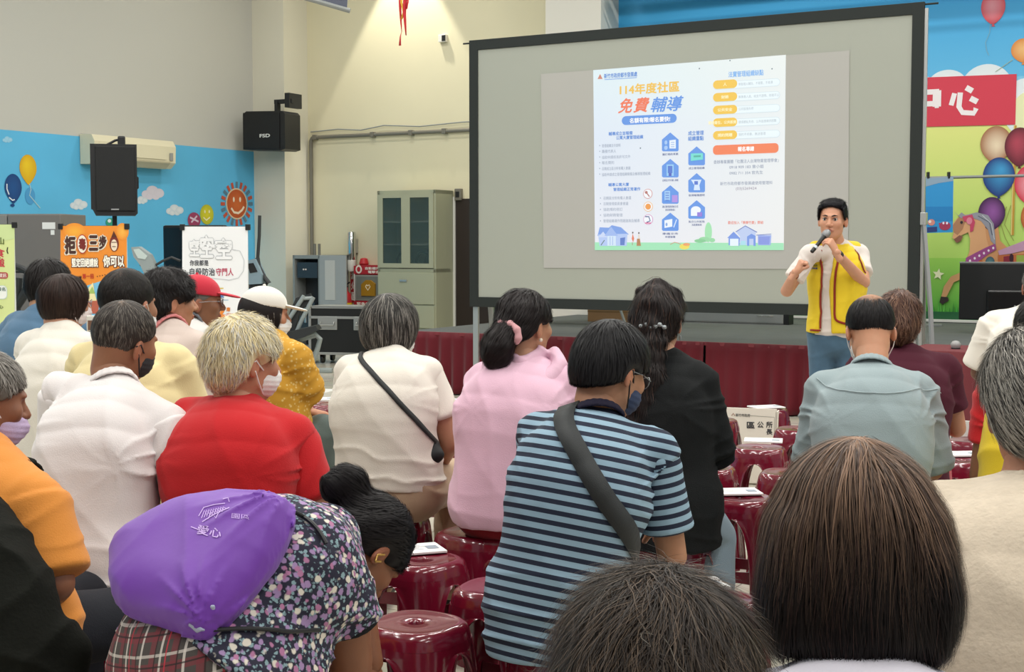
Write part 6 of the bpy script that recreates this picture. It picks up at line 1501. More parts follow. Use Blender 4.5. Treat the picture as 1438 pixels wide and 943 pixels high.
# T maroon tee behind the grey-blue shirt
P_ = make_person(dict(label='person in a dark maroon tee and red trousers with brown pinned hair', who='the person in the maroon tee',
    hip=(1268, 5.6), neck=(1268, 492, 5.7), head=(1262, 454, 5.75), hyaw=18, hp=4, yaw=12, g=1.05, s=1.0, shw=.165, slump=.04,
    elR=(.06, .08, -.25), wrR=(-.08, .2, .0), skin='#b07c62', thigh=.36,
    hair=dict(style='short', col='#4c3329', n=2600, len=.06, w=.0014, t=.020, nape=(-.10, -.10), front=(.085, .045), grav=.3, jit=.3, lift=.005, hl=(.4, '#7a5a48'), wave=.004,
        extra=[(.02, [(.0, -.10, .03), (.01, -.12, -.02), (0, -.11, -.07)], [.04, .045, .03], [.03, .03, .02])]),
    shirt=dict(mat=cloth('dark_maroon_knit', '#4a1c2a'), sleeve=.62, hem=.46, fold=.012, loose=.02, h=.008, seed=101),
    pants=dict(mat=cloth('crimson_trousers', '#a51f30'), ease=.03)))

c = empty('phone', W(128, 454, 5.2), .3, 'small phone in a patterned white case raised by the bobbed person', 'phone')
MB().box(-.016, .016, -.004, .004, -.03, .03, .004).build('case', mat('white_plastic', '#e4e2da'), c); MB().box(-.012, .012, -.0055, -.0035, -.024, .012).build('picture', mat('brown_print', '#7a5a48', rough=.5), c)
# O floral blouse, plaid shorts, bent forward, with the purple drawstring bag
fb = bpy.data.materials.new('navy_floral'); fb.use_nodes = True; N, L = nt(fb); b = N['Principled BSDF']; b.inputs['Roughness'].default_value = .85
tc = N.new('ShaderNodeTexCoord')
def vlayer(scale, off, r0, r1, col, prev, N=N, L=L, tc=tc):
    mp = N.new('ShaderNodeMapping'); mp.inputs['Location'].default_value = off; L.new(tc.outputs['Object'], mp.inputs['Vector'])
    nz = N.new('ShaderNodeTexNoise'); nz.inputs['Scale'].default_value = scale * 1.5; L.new(mp.outputs[0], nz.inputs['Vector'])
    ad = N.new('ShaderNodeVectorMath'); ad.operation = 'MULTIPLY_ADD'; ad.inputs[1].default_value = (.012,) * 3; L.new(nz.outputs['Color'], ad.inputs[0]); L.new(mp.outputs[0], ad.inputs[2])
    vo = N.new('ShaderNodeTexVoronoi'); vo.inputs['Scale'].default_value = scale; L.new(ad.outputs[0], vo.inputs['Vector'])
    mr = N.new('ShaderNodeMapRange'); mr.inputs['From Min'].default_value = r0; mr.inputs['From Max'].default_value = r1; mr.inputs['To Min'].default_value = 1; mr.inputs['To Max'].default_value = 0; L.new(vo.outputs['Distance'], mr.inputs['Value'])
    mx = N.new('ShaderNodeMixRGB'); L.new(mr.outputs[0], mx.inputs[0])
    if isinstance(prev, tuple): mx.inputs[1].default_value = (*prev, 1)
    else: L.new(prev, mx.inputs[1])
    mx.inputs[2].default_value = (*srgb(col), 1); return mx.outputs[0]
q = vlayer(85, (0, 0, 0), .30, .42, '#7f9aa0', srgb('#1d1c30')); q = vlayer(50, (3, 1, 2), .30, .40, '#9a7fa8', q); q = vlayer(42, (7, 4, 1), .26, .36, '#d5cdbf', q); q = vlayer(38, (2, 8, 5), .22, .30, '#a86f92', q)
L.new(q, b.inputs['Base Color'])
pl = bpy.data.materials.new('red_plaid'); pl.use_nodes = True; N, L = nt(pl); b = N['Principled BSDF']; b.inputs['Roughness'].default_value = .9
tc = N.new('ShaderNodeTexCoord'); mp = N.new('ShaderNodeMapping'); mp.inputs['Rotation'].default_value = (0, .25, .5); L.new(tc.outputs['Object'], mp.inputs['Vector']); sx_ = N.new('ShaderNodeSeparateXYZ'); L.new(mp.outputs[0], sx_.inputs[0])
cur = None
def pband(ch, per, off, wd, col, fac, cur):
    m1 = N.new('ShaderNodeMath'); m1.operation = 'MULTIPLY_ADD'; m1.inputs[1].default_value = 1 / per; m1.inputs[2].default_value = off; L.new(sx_.outputs[ch], m1.inputs[0])
    m2 = N.new('ShaderNodeMath'); m2.operation = 'FRACT'; L.new(m1.outputs[0], m2.inputs[0]); m3 = N.new('ShaderNodeMath'); m3.operation = 'LESS_THAN'; m3.inputs[1].default_value = wd; L.new(m2.outputs[0], m3.inputs[0])
    m4 = N.new('ShaderNodeMath'); m4.operation = 'MULTIPLY'; m4.inputs[1].default_value = fac; L.new(m3.outputs[0], m4.inputs[0])
    mx = N.new('ShaderNodeMixRGB'); L.new(m4.outputs[0], mx.inputs[0])
    if cur is None: mx.inputs[1].default_value = (*srgb('#4a4440'), 1)
    else: L.new(cur, mx.inputs[1])
    mx.inputs[2].default_value = (*srgb(col), 1); return mx.outputs[0]
for a in ((0, .052, 0, .30, '#7d3038', .6), (2, .052, .3, .30, '#7d3038', .6), (0, .052, .5, .10, '#d8cfc4', .75), (2, .052, .8, .10, '#d8cfc4', .6), (0, .052, .75, .06, '#24201f', .8), (2, .052, .15, .06, '#24201f', .8), (0, .104, .12, .03, '#c03040', .8)): cur = pband(*a, cur)
L.new(cur, b.inputs['Base Color'])
P_ = make_person(dict(label='person in a dark floral blouse and plaid shorts bent forward under a purple bag', who='the bending person in the floral blouse',
    hip=(285, 2.85), hz=.58, pelvis=(.218, .190, .205), tw=(.195, .158, .165, .075), td=(.165, .125, .112, .058), knR=(400, 1010, 3.1), knL=(450, 1010, 3.35), seat=.50, neck=(462, 752, 3.12), head=(512, 772, 3.22), hyaw=48, hp=62, hr=0, yaw=44, g=1.08, s=1.0, shw=.165, shd=.03, slump=.055, hs=1.0,
    shR=(478, 830, 2.98), shL=(420, 742, 3.3), elRw=(492, 925, 3.05), wrRw=(500, 1010, 3.15), elLw=(500, 860, 3.45), wrLw=(520, 930, 3.4), skin='#8a5a40', armg=1.25,
    hair=dict(style='short', col='#191516', n=6000, len=.07, w=.0012, k=8, t=.016, nape=(-.10, -.09), front=(.085, .04), grav=.1, dir=(0, -1, .1), jit=.15, lift=.004,
        extra=[(.02, [(-.01, -.10, .03), (-.02, -.15, .05), (-.03, -.16, .02)], [.035, .045, .035], [.035, .045, .035])], wave=.003),
    shirt=dict(mat=fb, name='blouse', sleeve=.36, cutpt=(285, 906, 2.66), nohem=True, fold=.014, loose=.034, h=.0065, seed=111, sr=(.072, .078)),
    pants=dict(mat=pl, ease=.05)))
solid_obj(P_, Solid().add(sweep([P_['SH'][1] + (P_['EL'][1] - P_['SH'][1]) * .33, P_['SH'][1] + (P_['EL'][1] - P_['SH'][1]) * .375], [.080, .081], cap=.2), .001), .006, 'sleeve_trim', cloth('black_trim', '#17181a'))
S = Solid().add(sweep([P_['HT'](.088, .0, -.02), P_['HT'](.092, -.012, -.035), P_['HT'](.088, -.02, -.02), P_['HT'](.088, -.008, -.005)], .003), .001); solid_obj(P_, S, .002, 'ear_ring', mat('gold_ring', '#b08a4a', rough=.3, metal=.7))
# the bag: its own thing, lying on the back
pb = mat('purple_satin', '#7038a4', rough=.5, sheen=.2, bump=.12, bscale=40, var=.04, vscale=4, spec=.35)
Yb = 2.72
bag = empty('drawstring_bag', W(285, 800, Yb), 0, 'purple drawstring bag lying on the back of the bending person', 'bag')
BO = V3(bag.location)
corner = lambda x, y, Y: V3(W(x, y, Y))
S = Solid()
def back_hit(x, y):
    o = np.array([0, 0, CAMZ]); d = V3(ray(x, y)); d /= np.linalg.norm(d); t_ = 2.2
    for _ in range(80):
        v_ = float(P_['T'].sample((o + d * t_)[None])[0])
        if v_ < .001: return o + d * t_
        t_ += min(max(v_, .004), .05)
        if t_ > 3.6: return None
hits = [h_ for h_ in (back_hit(x, y) for x in range(180, 410, 25) for y in range(720, 880, 20)) if h_ is not None]
hits = np.array(hits); hc_ = hits.mean(0); _, _, vt = np.linalg.svd(hits - hc_); bn0 = vt[2]; bn0 = bn0 if bn0[1] < 0 else -bn0
off_ = np.percentile((hits - hc_) @ bn0, 88) + .012
def onp0(x, y):
    o = np.array([0, 0, CAMZ]); d = V3(ray(x, y)); return o + d * (((hc_ + bn0 * off_ - o) @ bn0) / (d @ bn0))
PA, PB, PC = onp0(170, 800), onp0(350, 705), onp0(300, 880)
bn = nrm(np.cross(PC - PA, PB - PA)).astype(float); bn = bn if bn[1] < 0 else -bn
def onpl(x, y):
    o = np.array([0, 0, CAMZ]); d = V3(ray(x, y)); return o + d * (((PA - o) @ bn) / (d @ bn))
e1_ = nrm(PB - PA).astype(float); e2_ = np.cross(bn, e1_)
OUT = [(158, 785), (166, 766), (186, 748), (222, 728), (262, 711), (300, 700), (336, 696), (372, 701), (400, 706), (412, 712), (411, 730), (402, 756), (384, 790), (360, 822), (335, 850), (316, 870), (304, 880), (296, 888), (286, 895), (270, 894), (240, 884), (205, 872), (176, 862), (163, 846), (161, 820)]
PO = np.array([((onpl(*p) - PA) @ e1_, (onpl(*p) - PA) @ e2_) for p in OUT])
cc = onpl(275, 795)
def pillow(X):
    q = np.stack([(X - PA) @ e1_, (X - PA) @ e2_], 1); n_ = (X - PA) @ bn
    best = np.full(len(q), 1e9); inside = np.zeros(len(q), bool); m = len(PO)
    for i in range(m):
        a, b = PO[i], PO[(i + 1) % m]; ab = b - a; t_ = np.clip(((q - a) @ ab) / (ab @ ab), 0, 1); dd = q - a - t_[:, None] * ab; best = np.minimum(best, (dd ** 2).sum(1))
        c1_ = (a[1] > q[:, 1]) != (b[1] > q[:, 1]); xi = (b[0] - a[0]) * (q[:, 1] - a[1]) / (b[1] - a[1] + 1e-12) + a[0]; inside ^= c1_ & (q[:, 0] < xi)
    sd = np.sqrt(best) * np.where(inside, -1, 1); u_ = np.clip(-sd / .11, 0, 1)
    tf = .078 * np.sqrt(1 - (1 - u_) ** 2) ** .9; tb = tf * .75
    return np.where(sd < 0, np.where(n_ > 0, n_ - tf, -n_ - tb) * .7, np.sqrt(np.maximum(sd, 0) ** 2 + n_ ** 2))
_pts = np.array([PA + e1_ * a + e2_ * b for a, b in PO])
S.add((_pts.min(0) - .09, _pts.max(0) + .09, pillow), .005)
kn_, kp = onpl(294, 888), onpl(412, 713)
def pleat(X):
    out = 0
    for K_, rad, nb in ((kn_, .17, 16), (kp, .22, 15)):
        d = X - K_; r_ = np.linalg.norm(d, axis=1) + 1e-6; e1 = nrm(cc - K_).astype(float); e2 = np.cross(bn, e1); a = np.arctan2(d @ e2, d @ e1)
        out = out - .013 * np.clip(1 - r_ / rad, 0, 1) * np.clip(r_ / .03, 0, 1) * (1 - np.abs(np.sin(a * nb / 2))) ** 1.5
    return out + .003 * noise3(X, 18, 3, 1)
S.disp(pleat); S.disp(folds(.008, bn * 0 + np.array([18., 6, 22]), 33)); S.disp(folds(.005, np.array([-30., 12, 14]), 34))
v, q = S.mesh(.0055); obj_from([(v, q)], 'pouch', pb, bag, BO)
BS = S
K = Solid(); K.add(sweep([onpl(292, 884), onpl(286, 892) + bn * .02, onpl(280, 888) + bn * .035], [.007, .009, .010], [.004] * 3), .004); K.add(sweep([onpl(294, 882), onpl(304, 872) + bn * .02, onpl(310, 868) + bn * .04], [.006, .009, .007], [.004] * 3), .004)
v, q = K.mesh(.003); obj_from([(v, q)], 'plastic_tab', mat('clear_plastic_tab', '#a3a9c0', rough=.2), bag, BO)
def on_back(pts, lift=.006):
    P = catmull([V3(back_hit(*p)) if back_hit(*p) is not None else onpl(*p) for p in pts], 20); return [Vector(q - BO) for q in P_['T'].project(P, lift, 6)]
MBq = MB(); MBq.tube([Vector(onpl(297, 884) - BO)] + on_back([(330, 884), (370, 885), (410, 887), (445, 884)]), .0045, 8); MBq.build('cord', black, bag, True)
MBq = MB(); MBq.tube([Vector(onpl(409, 716) - BO)] + on_back([(425, 728), (440, 742), (455, 765)]), .005, 8); MBq.build('cord', black, bag, True)
# print on the bag, projected on its skin
f = Flat(lambda x, y: W(x, y, 2.6), W(300, 720, 2.6), (1, 0, 0), (0, -1, 0), 0)
wcol = '#c9a8e6'
for k in range(9): f.line([(283 + k * 3.6, 727 - k * 1.1), (287 + k * 3.3, 716 - k * .6), (290 + k * 3.5, 722 - k)], 1.1, wcol, 1)
for pts in ([(279, 724), (286, 712), (300, 708), (316, 706)], [(284, 732), (300, 722), (322, 712)], [(292, 728), (297, 719), (303, 727), (308, 717)], [(313, 700), (320, 698), (322, 704)], [(268, 739), (276, 742), (286, 748)]): f.line(pts, 1.2, wcol, 1)
f.text('愛心', 276, 735, 310, 749, wcol, .02, 1, rot=-.2); f.text('園區', 325, 720, 350, 727, wcol, 0, 1, rot=-.1)
VV = np.array([list(p) for p in f.V]); cam0 = np.array([0, 0, CAMZ])
dirv = VV - cam0; dirv /= np.linalg.norm(dirv, axis=1, keepdims=True); X = VV.copy()
for _ in range(60):
    sv = BS.sample(X); X = X + dirv * np.clip(sv - .0012, -.01, .02)[:, None]
f.V = [Vector(p) for p in X]; ok = BS.sample(X) < .01
f.F = [t for t in f.F if all(ok[i] for i in t)]
f.build('bag_print', PRINT, bag, origin=bag.location)

# B orange tee, grey hair, face mask, dark quilted backpack, left edge
P_ = make_person(dict(label='person in an orange tee with grey hair and lilac mask at left edge', who='the person in the orange tee',
    hip=(-20, 3.35), neck=(-30, 625, 3.4), head=(-22, 562, 3.5), hyaw=55, hp=12, yaw=30, g=1.05, s=1.05, shw=.165, slump=.05,
    shR=(50, 706, 3.28), elRw=(76, 818, 3.22), wrRw=(60, 850, 3.55), skin='#8f6048', armg=1.15,
    hair=dict(style='short', col='#6b665f', n=3500, len=.04, w=.0012, t=.012, gray=.6, gcol='#a09a92', nape=(-.095, -.08), front=(.085, .055), jit=.3),
    shirt=dict(mat=cloth('orange_cotton', '#d68a3c'), sleeve=.88, hem=.44, fold=.014, loose=.02, skirt=.06, h=.007, seed=121, sr=(.072, .086)),
    pants=dict(mat=DK), mask=dict(col='#c3aed0', down=.015, r=.0022, loop='#e6e2e2')))
bp_ = empty('backpack', W(30, 800, 3.1), 0, 'dark olive-black quilted backpack worn over the orange tee', 'backpack'); bo = V3(bp_.location); Rt, Fw, U = P_['Rt'], P_['Fw'], P_['U']
S = Solid(); S.add(sweep([V3(W(-45, 720, 3.20)), V3(W(-20, 800, 3.08)), V3(W(10, 900, 3.0)), V3(W(30, 1000, 3.0))], [.08, .12, .13, .14], [.06, .09, .11, .1], right=Rt, n=8, pw=2.6), .03)
S.add(ell(V3(W(75, 915, 3.0)), (.085, .06, .065)), .03); S.disp(folds(.02, np.array([30., 12, 34]), 77)); S.disp(folds(.012, np.array([-40., 12, 30]), 78))
v, q = S.mesh(.007); obj_from([(v, q)], 'pack_body', mat('black_quilted_nylon', '#181915', rough=.9, bump=.5, bscale=120, spec=.1), bp_, bo)
S2 = Solid(); S2.add(sweep([V3(W(0, 760, 3.2)), V3(W(8, 690, 3.26)), V3(W(20, 655, 3.33)), V3(W(38, 650, 3.42)), V3(W(45, 680, 3.5))], [.035] * 5, [.012] * 5, right=Rt, n=10), .005); S2.disp(folds(.006, U * 120, 5))
v, q = S2.mesh(.005); obj_from([(v, q)], 'shoulder_strap', MATS['black_quilted_nylon'], bp_, bo)

# Q bobbed head in front, lavender-white top
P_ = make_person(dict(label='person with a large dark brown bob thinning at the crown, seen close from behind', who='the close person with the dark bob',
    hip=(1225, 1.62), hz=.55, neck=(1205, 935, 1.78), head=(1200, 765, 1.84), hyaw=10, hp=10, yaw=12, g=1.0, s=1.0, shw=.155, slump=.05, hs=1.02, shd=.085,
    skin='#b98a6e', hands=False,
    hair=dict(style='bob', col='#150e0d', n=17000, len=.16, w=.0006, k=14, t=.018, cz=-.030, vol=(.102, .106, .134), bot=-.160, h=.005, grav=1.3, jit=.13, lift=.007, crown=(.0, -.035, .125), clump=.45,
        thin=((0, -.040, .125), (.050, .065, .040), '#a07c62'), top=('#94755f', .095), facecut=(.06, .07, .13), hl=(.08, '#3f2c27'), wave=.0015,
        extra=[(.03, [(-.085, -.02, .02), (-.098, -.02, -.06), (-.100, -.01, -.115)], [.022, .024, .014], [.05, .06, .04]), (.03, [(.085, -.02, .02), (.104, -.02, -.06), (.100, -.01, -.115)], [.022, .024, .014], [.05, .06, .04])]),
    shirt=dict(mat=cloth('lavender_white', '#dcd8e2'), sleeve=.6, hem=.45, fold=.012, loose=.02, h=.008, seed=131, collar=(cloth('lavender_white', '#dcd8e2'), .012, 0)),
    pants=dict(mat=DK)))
# P near head, bottom centre
P_ = make_person(dict(label='person with short fluffy dark grey-brown hair at the bottom edge, nearest of all', who='the nearest fluffy-haired person',
    hip=(930, 1.15), hz=.50, neck=(920, 1165, 1.30), head=(921, 1000, 1.36), hyaw=10, hp=14, yaw=10, g=1.0, s=1.0, shw=.155, slump=.05, hs=1.0, hands=False,
    skin='#b98a6e', seat=.40,
    hair=dict(style='short', col='#2c241f', n=22000, len=.07, w=.00042, k=12, t=.028, nape=(-.12, -.10), front=(.10, .02), h=.005, grav=.5, jit=.35, lift=.010, gray=.04, gcol='#6d665c', curl=.2, crown=(.02, .0, .15), wave=.002, hl=(.3, '#5c4c3e'), droop=.1, clump=.6),
    shirt=dict(mat=cloth('charcoal_print', '#3a3c40'), sleeve=.6, hem=.42, fold=.012, loose=.02, h=.009, seed=141), pants=dict(mat=DK)))
# R grey swept hair, oatmeal tee, right edge
P_ = make_person(dict(label='person in an oatmeal tee with thick silver-grey hair at the right frame edge', who='the grey-haired person in the oatmeal tee',
    hip=(1480, 2.2), neck=(1462, 690, 2.36), head=(1462, 575, 2.42), hyaw=8, hp=6, yaw=10, g=1.18, s=1.1, shw=.185, slump=.05, hs=1.06, shd=.065,
    skin='#a87458', hands=False, nk=1.1,
    hair=dict(style='short', col='#4a4744', n=12000, len=.06, w=.0007, k=10, t=.024, nape=(-.11, -.088), front=(.095, .05), h=.005, grav=.5, jit=.18, lift=.005, gray=.62, gcol='#b8b2a8', crown=(.0, -.02, .14), dir=(.5, -.8, 0), hl=(.1, '#1c1a1a')),
    shirt=dict(mat=cloth('oatmeal_knit', '#cfc0ab', bump=.5, bscale=130, var=.05, vscale=60), sleeve=.8, hem=.42, fold=.012, loose=.03, skirt=.1, h=.007, seed=151, sr=(.07, .08), collar=(MATS.get('cloth_oatmeal_knit') or cloth('oatmeal_knit', '#cfc0ab', bump=.5, bscale=130, var=.05, vscale=60), .010, 0)),
    pants=dict(mat=DK)))
# U white tee far right
P_ = make_person(dict(label='person in a white tee with cropped grey hair near the maroon table', who='the far person in the white tee',
    hip=(1448, 7.3), neck=(1450, 434, 7.4), head=(1458, 404, 7.5), hyaw=10, hp=6, yaw=20, g=1.05, s=1.05, shw=.18, slump=.05, hz=.56,
    skin='#7d5a48', hair=dict(style='short', col='#4d4a48', n=1200, len=.02, w=.0015, t=.008, gray=.4),
    shirt=dict(mat=wt, sleeve=.85, hem=.46, fold=.012, loose=.03, skirt=.05, h=.010, seed=161, sr=(.075, .088)), pants=dict(mat=DK)))
# V red tee + yellow vest
P_ = make_person(dict(label='person in a red tee under a yellow vest, mostly hidden by the silver-grey head', who='the person in the yellow vest seated right',
    hip=(1468, 4.6), neck=(1468, 528, 4.65), head=(1461, 468, 4.7), hyaw=-4, hp=6, yaw=14, g=1.0, s=1.0, shw=.165, slump=.04,
    skin='#9a6a50', elL=(.03, .02, -.27), hair=dict(style='short', col='#1a1817', n=1800, len=.03, w=.0013, t=.012),
    shirt=dict(mat=rd, sleeve=.55, hem=.50, fold=.012, loose=.02, h=.008, seed=171), pants=dict(mat=DK)))
yv = mat('cloth_yellow_vest', '#e2c31e', rough=.8, bump=.25, bscale=260, var=.03, sheen=.1)
S = Solid(); S.add(sweep(P_['sp'], [.215, .200, .188, .05], [.165, .160, .150, .03], right=P_['Rt'], n=9, pw=2.4), .02); S.keep((0, 0, .44), (0, 0, 1)); S.keep((0, 0, P_['neck'][2] - .02), (0, 0, -1)); S.disp(folds(.012, np.array([20., 8, 40]), 5)); solid_obj(P_, S, .008, 'vest', yv)
# ---------- the standing speaker with microphone
wts = cloth('white_tee_speaker', '#dcd3cc')
P_ = make_person(dict(label='standing person in a yellow vest over a white tee speaking into a microphone', who='',
    stand=True, hip=(1177, 9.0), hz=.95, neck=(1176, 343, 9.02), head=(1169, 309, 8.94), hyaw=203, hp=3, hr=-2, yaw=198, g=.98, s=1.0, shw=.165, shd=.062, slump=.0, hs=1.07,
    shR=(1137, 357, 8.93), shL=(1207, 357, 9.1), elRw=(1105, 408, 8.90), wrRw=(1117, 382, 8.70), elLw=(1213, 396, 8.92), wrLw=(1174, 354, 8.66),
    skin='#cc967a', face=True, mouth=True, hh=.0034, bh=.008,
    hR=dict(d=(.42, -.25, .85), n=(.75, .2, -.45), t=(-.2, -.95, -.1), curl=1.15, thumb=(.8, .2, .5)),
    hL=dict(d=(-.50, -.12, .85), n=(-.62, .62, -.30), t=(.55, .55, .6), curls=[.95, .95, .9, .85], thumb=(.7, .25, .6)),
    tw=(.165, .150, .165, .075), td=(.115, .105, .105, .055),
    hair=dict(style='short', col='#16141a', n=3000, len=.035, w=.0011, t=.011, k=6, nape=(-.095, -.05), front=(.072, .090), earcut=False, h=.004, grav=.1, jit=.25, lift=.004, crown=(.0, -.05, .115),
        extra=[(.02, [(0, .055, .094), (0, .0, .108), (0, -.05, .098)], [.052, .060, .05], [.014, .014, .014]), (.008, [(.072, .028, .075), (.077, .018, .035), (.0765, .010, .012)], [.008, .0065, .005], [.035, .028, .014]), (.008, [(-.072, .028, .075), (-.077, .018, .035), (-.0765, .010, .012)], [.008, .0065, .005], [.035, .028, .014])]),
    shirt=dict(mat=wts, sleeve=.66, hem=.90, fold=.008, loose=.010, h=.006, seed=201, sr=(.054, .066), sk=.02),
    pants=dict(mat=cloth('blue_jeans', '#4c687e', bump=.4, bscale=400, var=.12, vscale=12), ease=.015, h=.008)))
Rt, Fw, U = P_['Rt'], P_['Fw'], P_['U']
yv = MATS['cloth_yellow_vest']; redp_ = cloth('maroon_piping', '#8c2f22')
S = Solid(); spn = P_['sp']
S.add(sweep(spn, [.195, .180, .188, .085], [.145, .132, .130, .075], right=Rt, n=11, pw=2.5), .02)
for q in (1, -1): S.add(sweep([P_['SC'] + U * .035, P_['SC'] * .25 + P_['SH'][q] * .75 + U * .022], [.050, .056], [.056, .064], right=Fw), .03)
S.keep((0, 0, .935), (0, 0, 1))
for q in (1, -1): S.cut(sweep([P_['SH'][q] + Rt * q * .06 + U * .05, P_['SH'][q] + Rt * q * .072 - U * .12], [.062, .075], right=Fw), .01)
# front opening wedge
def cpt(x, y, Y=8.82): return V3(W(x, y, Y))
S.cut(sweep([cpt(1174, 330), cpt(1171, 350), cpt(1164, 400), cpt(1163, 470)], [.060, .040, .034, .036], [.14] * 4, right=(1, 0, 0), n=8, pw=4), .008)
S.cut(sweep([P_['neck'] - U * .04, P_['neck'] + U * .12], [.068, .078], right=Rt), .01)
S.disp(folds(.010, Rt * 40 + U * 8, 15)); S.disp(folds(.006, Rt * 14 + U * 30, 16))
vest = solid_obj(P_, S, .0055, 'vest', yv)
for pts in ([(1161, 349), (1154, 375), (1151.5, 400), (1150, 430), (1149, 460)], [(1182, 349), (1174, 370), (1171, 400), (1171, 425), (1172, 447), (1184, 453), (1196, 455)]):
    strap(P_, [cpt(x, y) for x, y in pts], .014, redp_, 'piping', .004, 50, S)
strap(P_, [cpt(x, y) for x, y in ((1131, 461), (1140, 463), (1150, 463))], .012, redp_, 'piping', .004, 20, S)
strap(P_, [cpt(x, y, 8.95) for x, y in ((1208, 345), (1202, 358), (1196, 374), (1200, 388))], .010, redp_, 'piping', .004, 20, S)
f = Flat(lambda x, y: W(x, y, 8.6), W(1140, 380, 8.6), (1, 0, 0), (0, -1, 0), 0)
f.text('新竹市政府', 1133, 371, 1148, 374.2, '#6a7a3a', .03, 1); f.text('都市發展處', 1131.5, 375.2, 1148, 377.8, '#4a5a9a', .04, 1)
VV = np.array([list(p) for p in f.V]); cam0 = np.array([0, 0, CAMZ]); dv_ = VV - cam0; dv_ /= np.linalg.norm(dv_, axis=1, keepdims=True); X = VV.copy()
for _ in range(60): X = X + dv_ * np.clip(S.sample(X) - .002, -.01, .02)[:, None]
f.V = [Vector(p) for p in X]; f.build('vest_lettering', PRINT, P_['root'], origin=P_['root'].location)
# wristband, ring
S = Solid().add(sweep([P_['WR'][1] + (P_['EL'][1] - P_['WR'][1]) * .12, P_['WR'][1] + (P_['EL'][1] - P_['WR'][1]) * .17], [.030, .031], cap=.2), .001); solid_obj(P_, S, .003, 'bracelet', mat('reddish_beads', '#8a4a34', rough=.5))
S = Solid().add(sweep([P_['WR'][-1] + (P_['EL'][-1] - P_['WR'][-1]) * .05, P_['WR'][-1] + (P_['EL'][-1] - P_['WR'][-1]) * .12], [.029, .030], cap=.2), .001); solid_obj(P_, S, .003, 'watch_band', mat('dark_band', '#2a2826', rough=.5))
# microphone
ma, mb_ = W(1139.5, 354, 8.66), W(1161, 327.5, 8.72)
mic = empty('microphone', ma, 0, 'black handheld microphone held at the mouth of the standing speaker', 'microphone')
q = (mb_ - ma).to_track_quat('Z', 'Y').to_matrix().to_4x4(); L_ = (mb_ - ma).length
MB().lathe([(.008, 0), (.0125, .004), (.013, .03), (.012, .06), (.016, L_ - .04), (.019, L_ - .03)], 18, M=q).build('handle', mat('mic_black', '#151618', rough=.3), mic, True)
MB().lathe([(.019, L_ - .03), (.025, L_ - .022), (.026, L_ - .005), (.023, L_ + .012), (.012, L_ + .024), (.002, L_ + .027)], 18, M=q).build('mesh_head', mat('mic_mesh', '#8f9092', rough=.4, metal=.7, bump=.5, bscale=900), mic, True)
MB().lathe([(.0135, .035), (.0138, .037), (.0138, .05), (.0135, .052)], 18, M=q).build('ring', mat('blue_ring', '#c9cfd8', rough=.3), mic, True)
# ================================================================ STOOLS
plastic = mat('burgundy_plastic', '#6a1026', rough=.16, spec=.6, coat=.35, var=.05, vscale=4)
def sr(th, a, p=2.7): return a / (abs(math.cos(th)) ** p + abs(math.sin(th)) ** p) ** (1 / p)
ZA = .392
def rad(z):      # half width of the stool wall at height z
    return float(np.interp(z, [0, .10, .25, .36, .41, .44, .455, .46], [.182, .173, .158, .146, .139, .132, .124, .116]))
def leg_mesh(k):
    c = PI / 4 + k * PI / 2; V = []; F = []; zs = [0, .04, .08, .12, .16, .20, .24, .27, .30, .32, .34, .355, .368, .378, .386, .390, ZA, .40, .415]; n = 15
    for z in zs:
        if z >= ZA: wv = PI / 4
        else: wv = .30 + (PI / 4 - .30) * (1 - math.sqrt(max(0, 1 - (z / ZA) ** 4.2)))
        for i in range(n):
            s_ = -1 + 2 * i / (n - 1); t = c + wv * s_; r_ = sr(t, rad(z)) 
            bulge = .006 * math.cos(s_ * PI / 2) if z > .30 else .004 * math.cos(s_ * PI / 2)
            lip = .007 * max(0, abs(s_) - .84) / .16 * (1 if z < ZA else 0)
            r_ += bulge + lip; V.append((r_ * math.cos(t), r_ * math.sin(t), z))
    for j in range(len(zs) - 1):
        for i in range(n - 1): q = j * n + i; F.append((q, q + 1, q + 1 + n, q + n))
    return V, F
def solidify(V, F, t, name):
    me = bpy.data.meshes.new(name); me.from_pydata(V, [], F); me.update(); bm = bmesh.new(); bm.from_mesh(me)
    bmesh.ops.recalc_face_normals(bm, faces=bm.faces)
    bmesh.ops.solidify(bm, geom=bm.faces[:], thickness=t); bmesh.ops.recalc_face_normals(bm, faces=bm.faces); bm.to_mesh(me); bm.free(); me.materials.append(plastic); me.shade_smooth()
    try: me.set_sharp_from_angle(angle=.9)
    except Exception: pass
    return me
def seat_mesh():
    V = []; F = []; n = 56; prof = [(.415, None), (.44, None), (.453, None), (.459, None), (.4605, .112), (.458, .104), (.457, .06), (.457, .026), (.452, .020), (.430, .019)]
    for z, a in prof:
        for i in range(n):
            t = 2 * PI * i / n
            if a is None: r_ = sr(t, rad(z)) + .006 * abs(math.sin(2 * t)) ** .5 * (0 if z > .457 else 1) * .7
            else: r_ = sr(t, a) if a > .05 else a * (1 if a < .03 else 1)
            V.append((r_ * math.cos(t), r_ * math.sin(t), z))
    for j in range(len(prof) - 1):
        for i in range(n): F.append((j * n + i, j * n + (i + 1) % n, (j + 1) * n + (i + 1) % n, (j + 1) * n + i))
    return solidify(V, F, .004, 'seat')
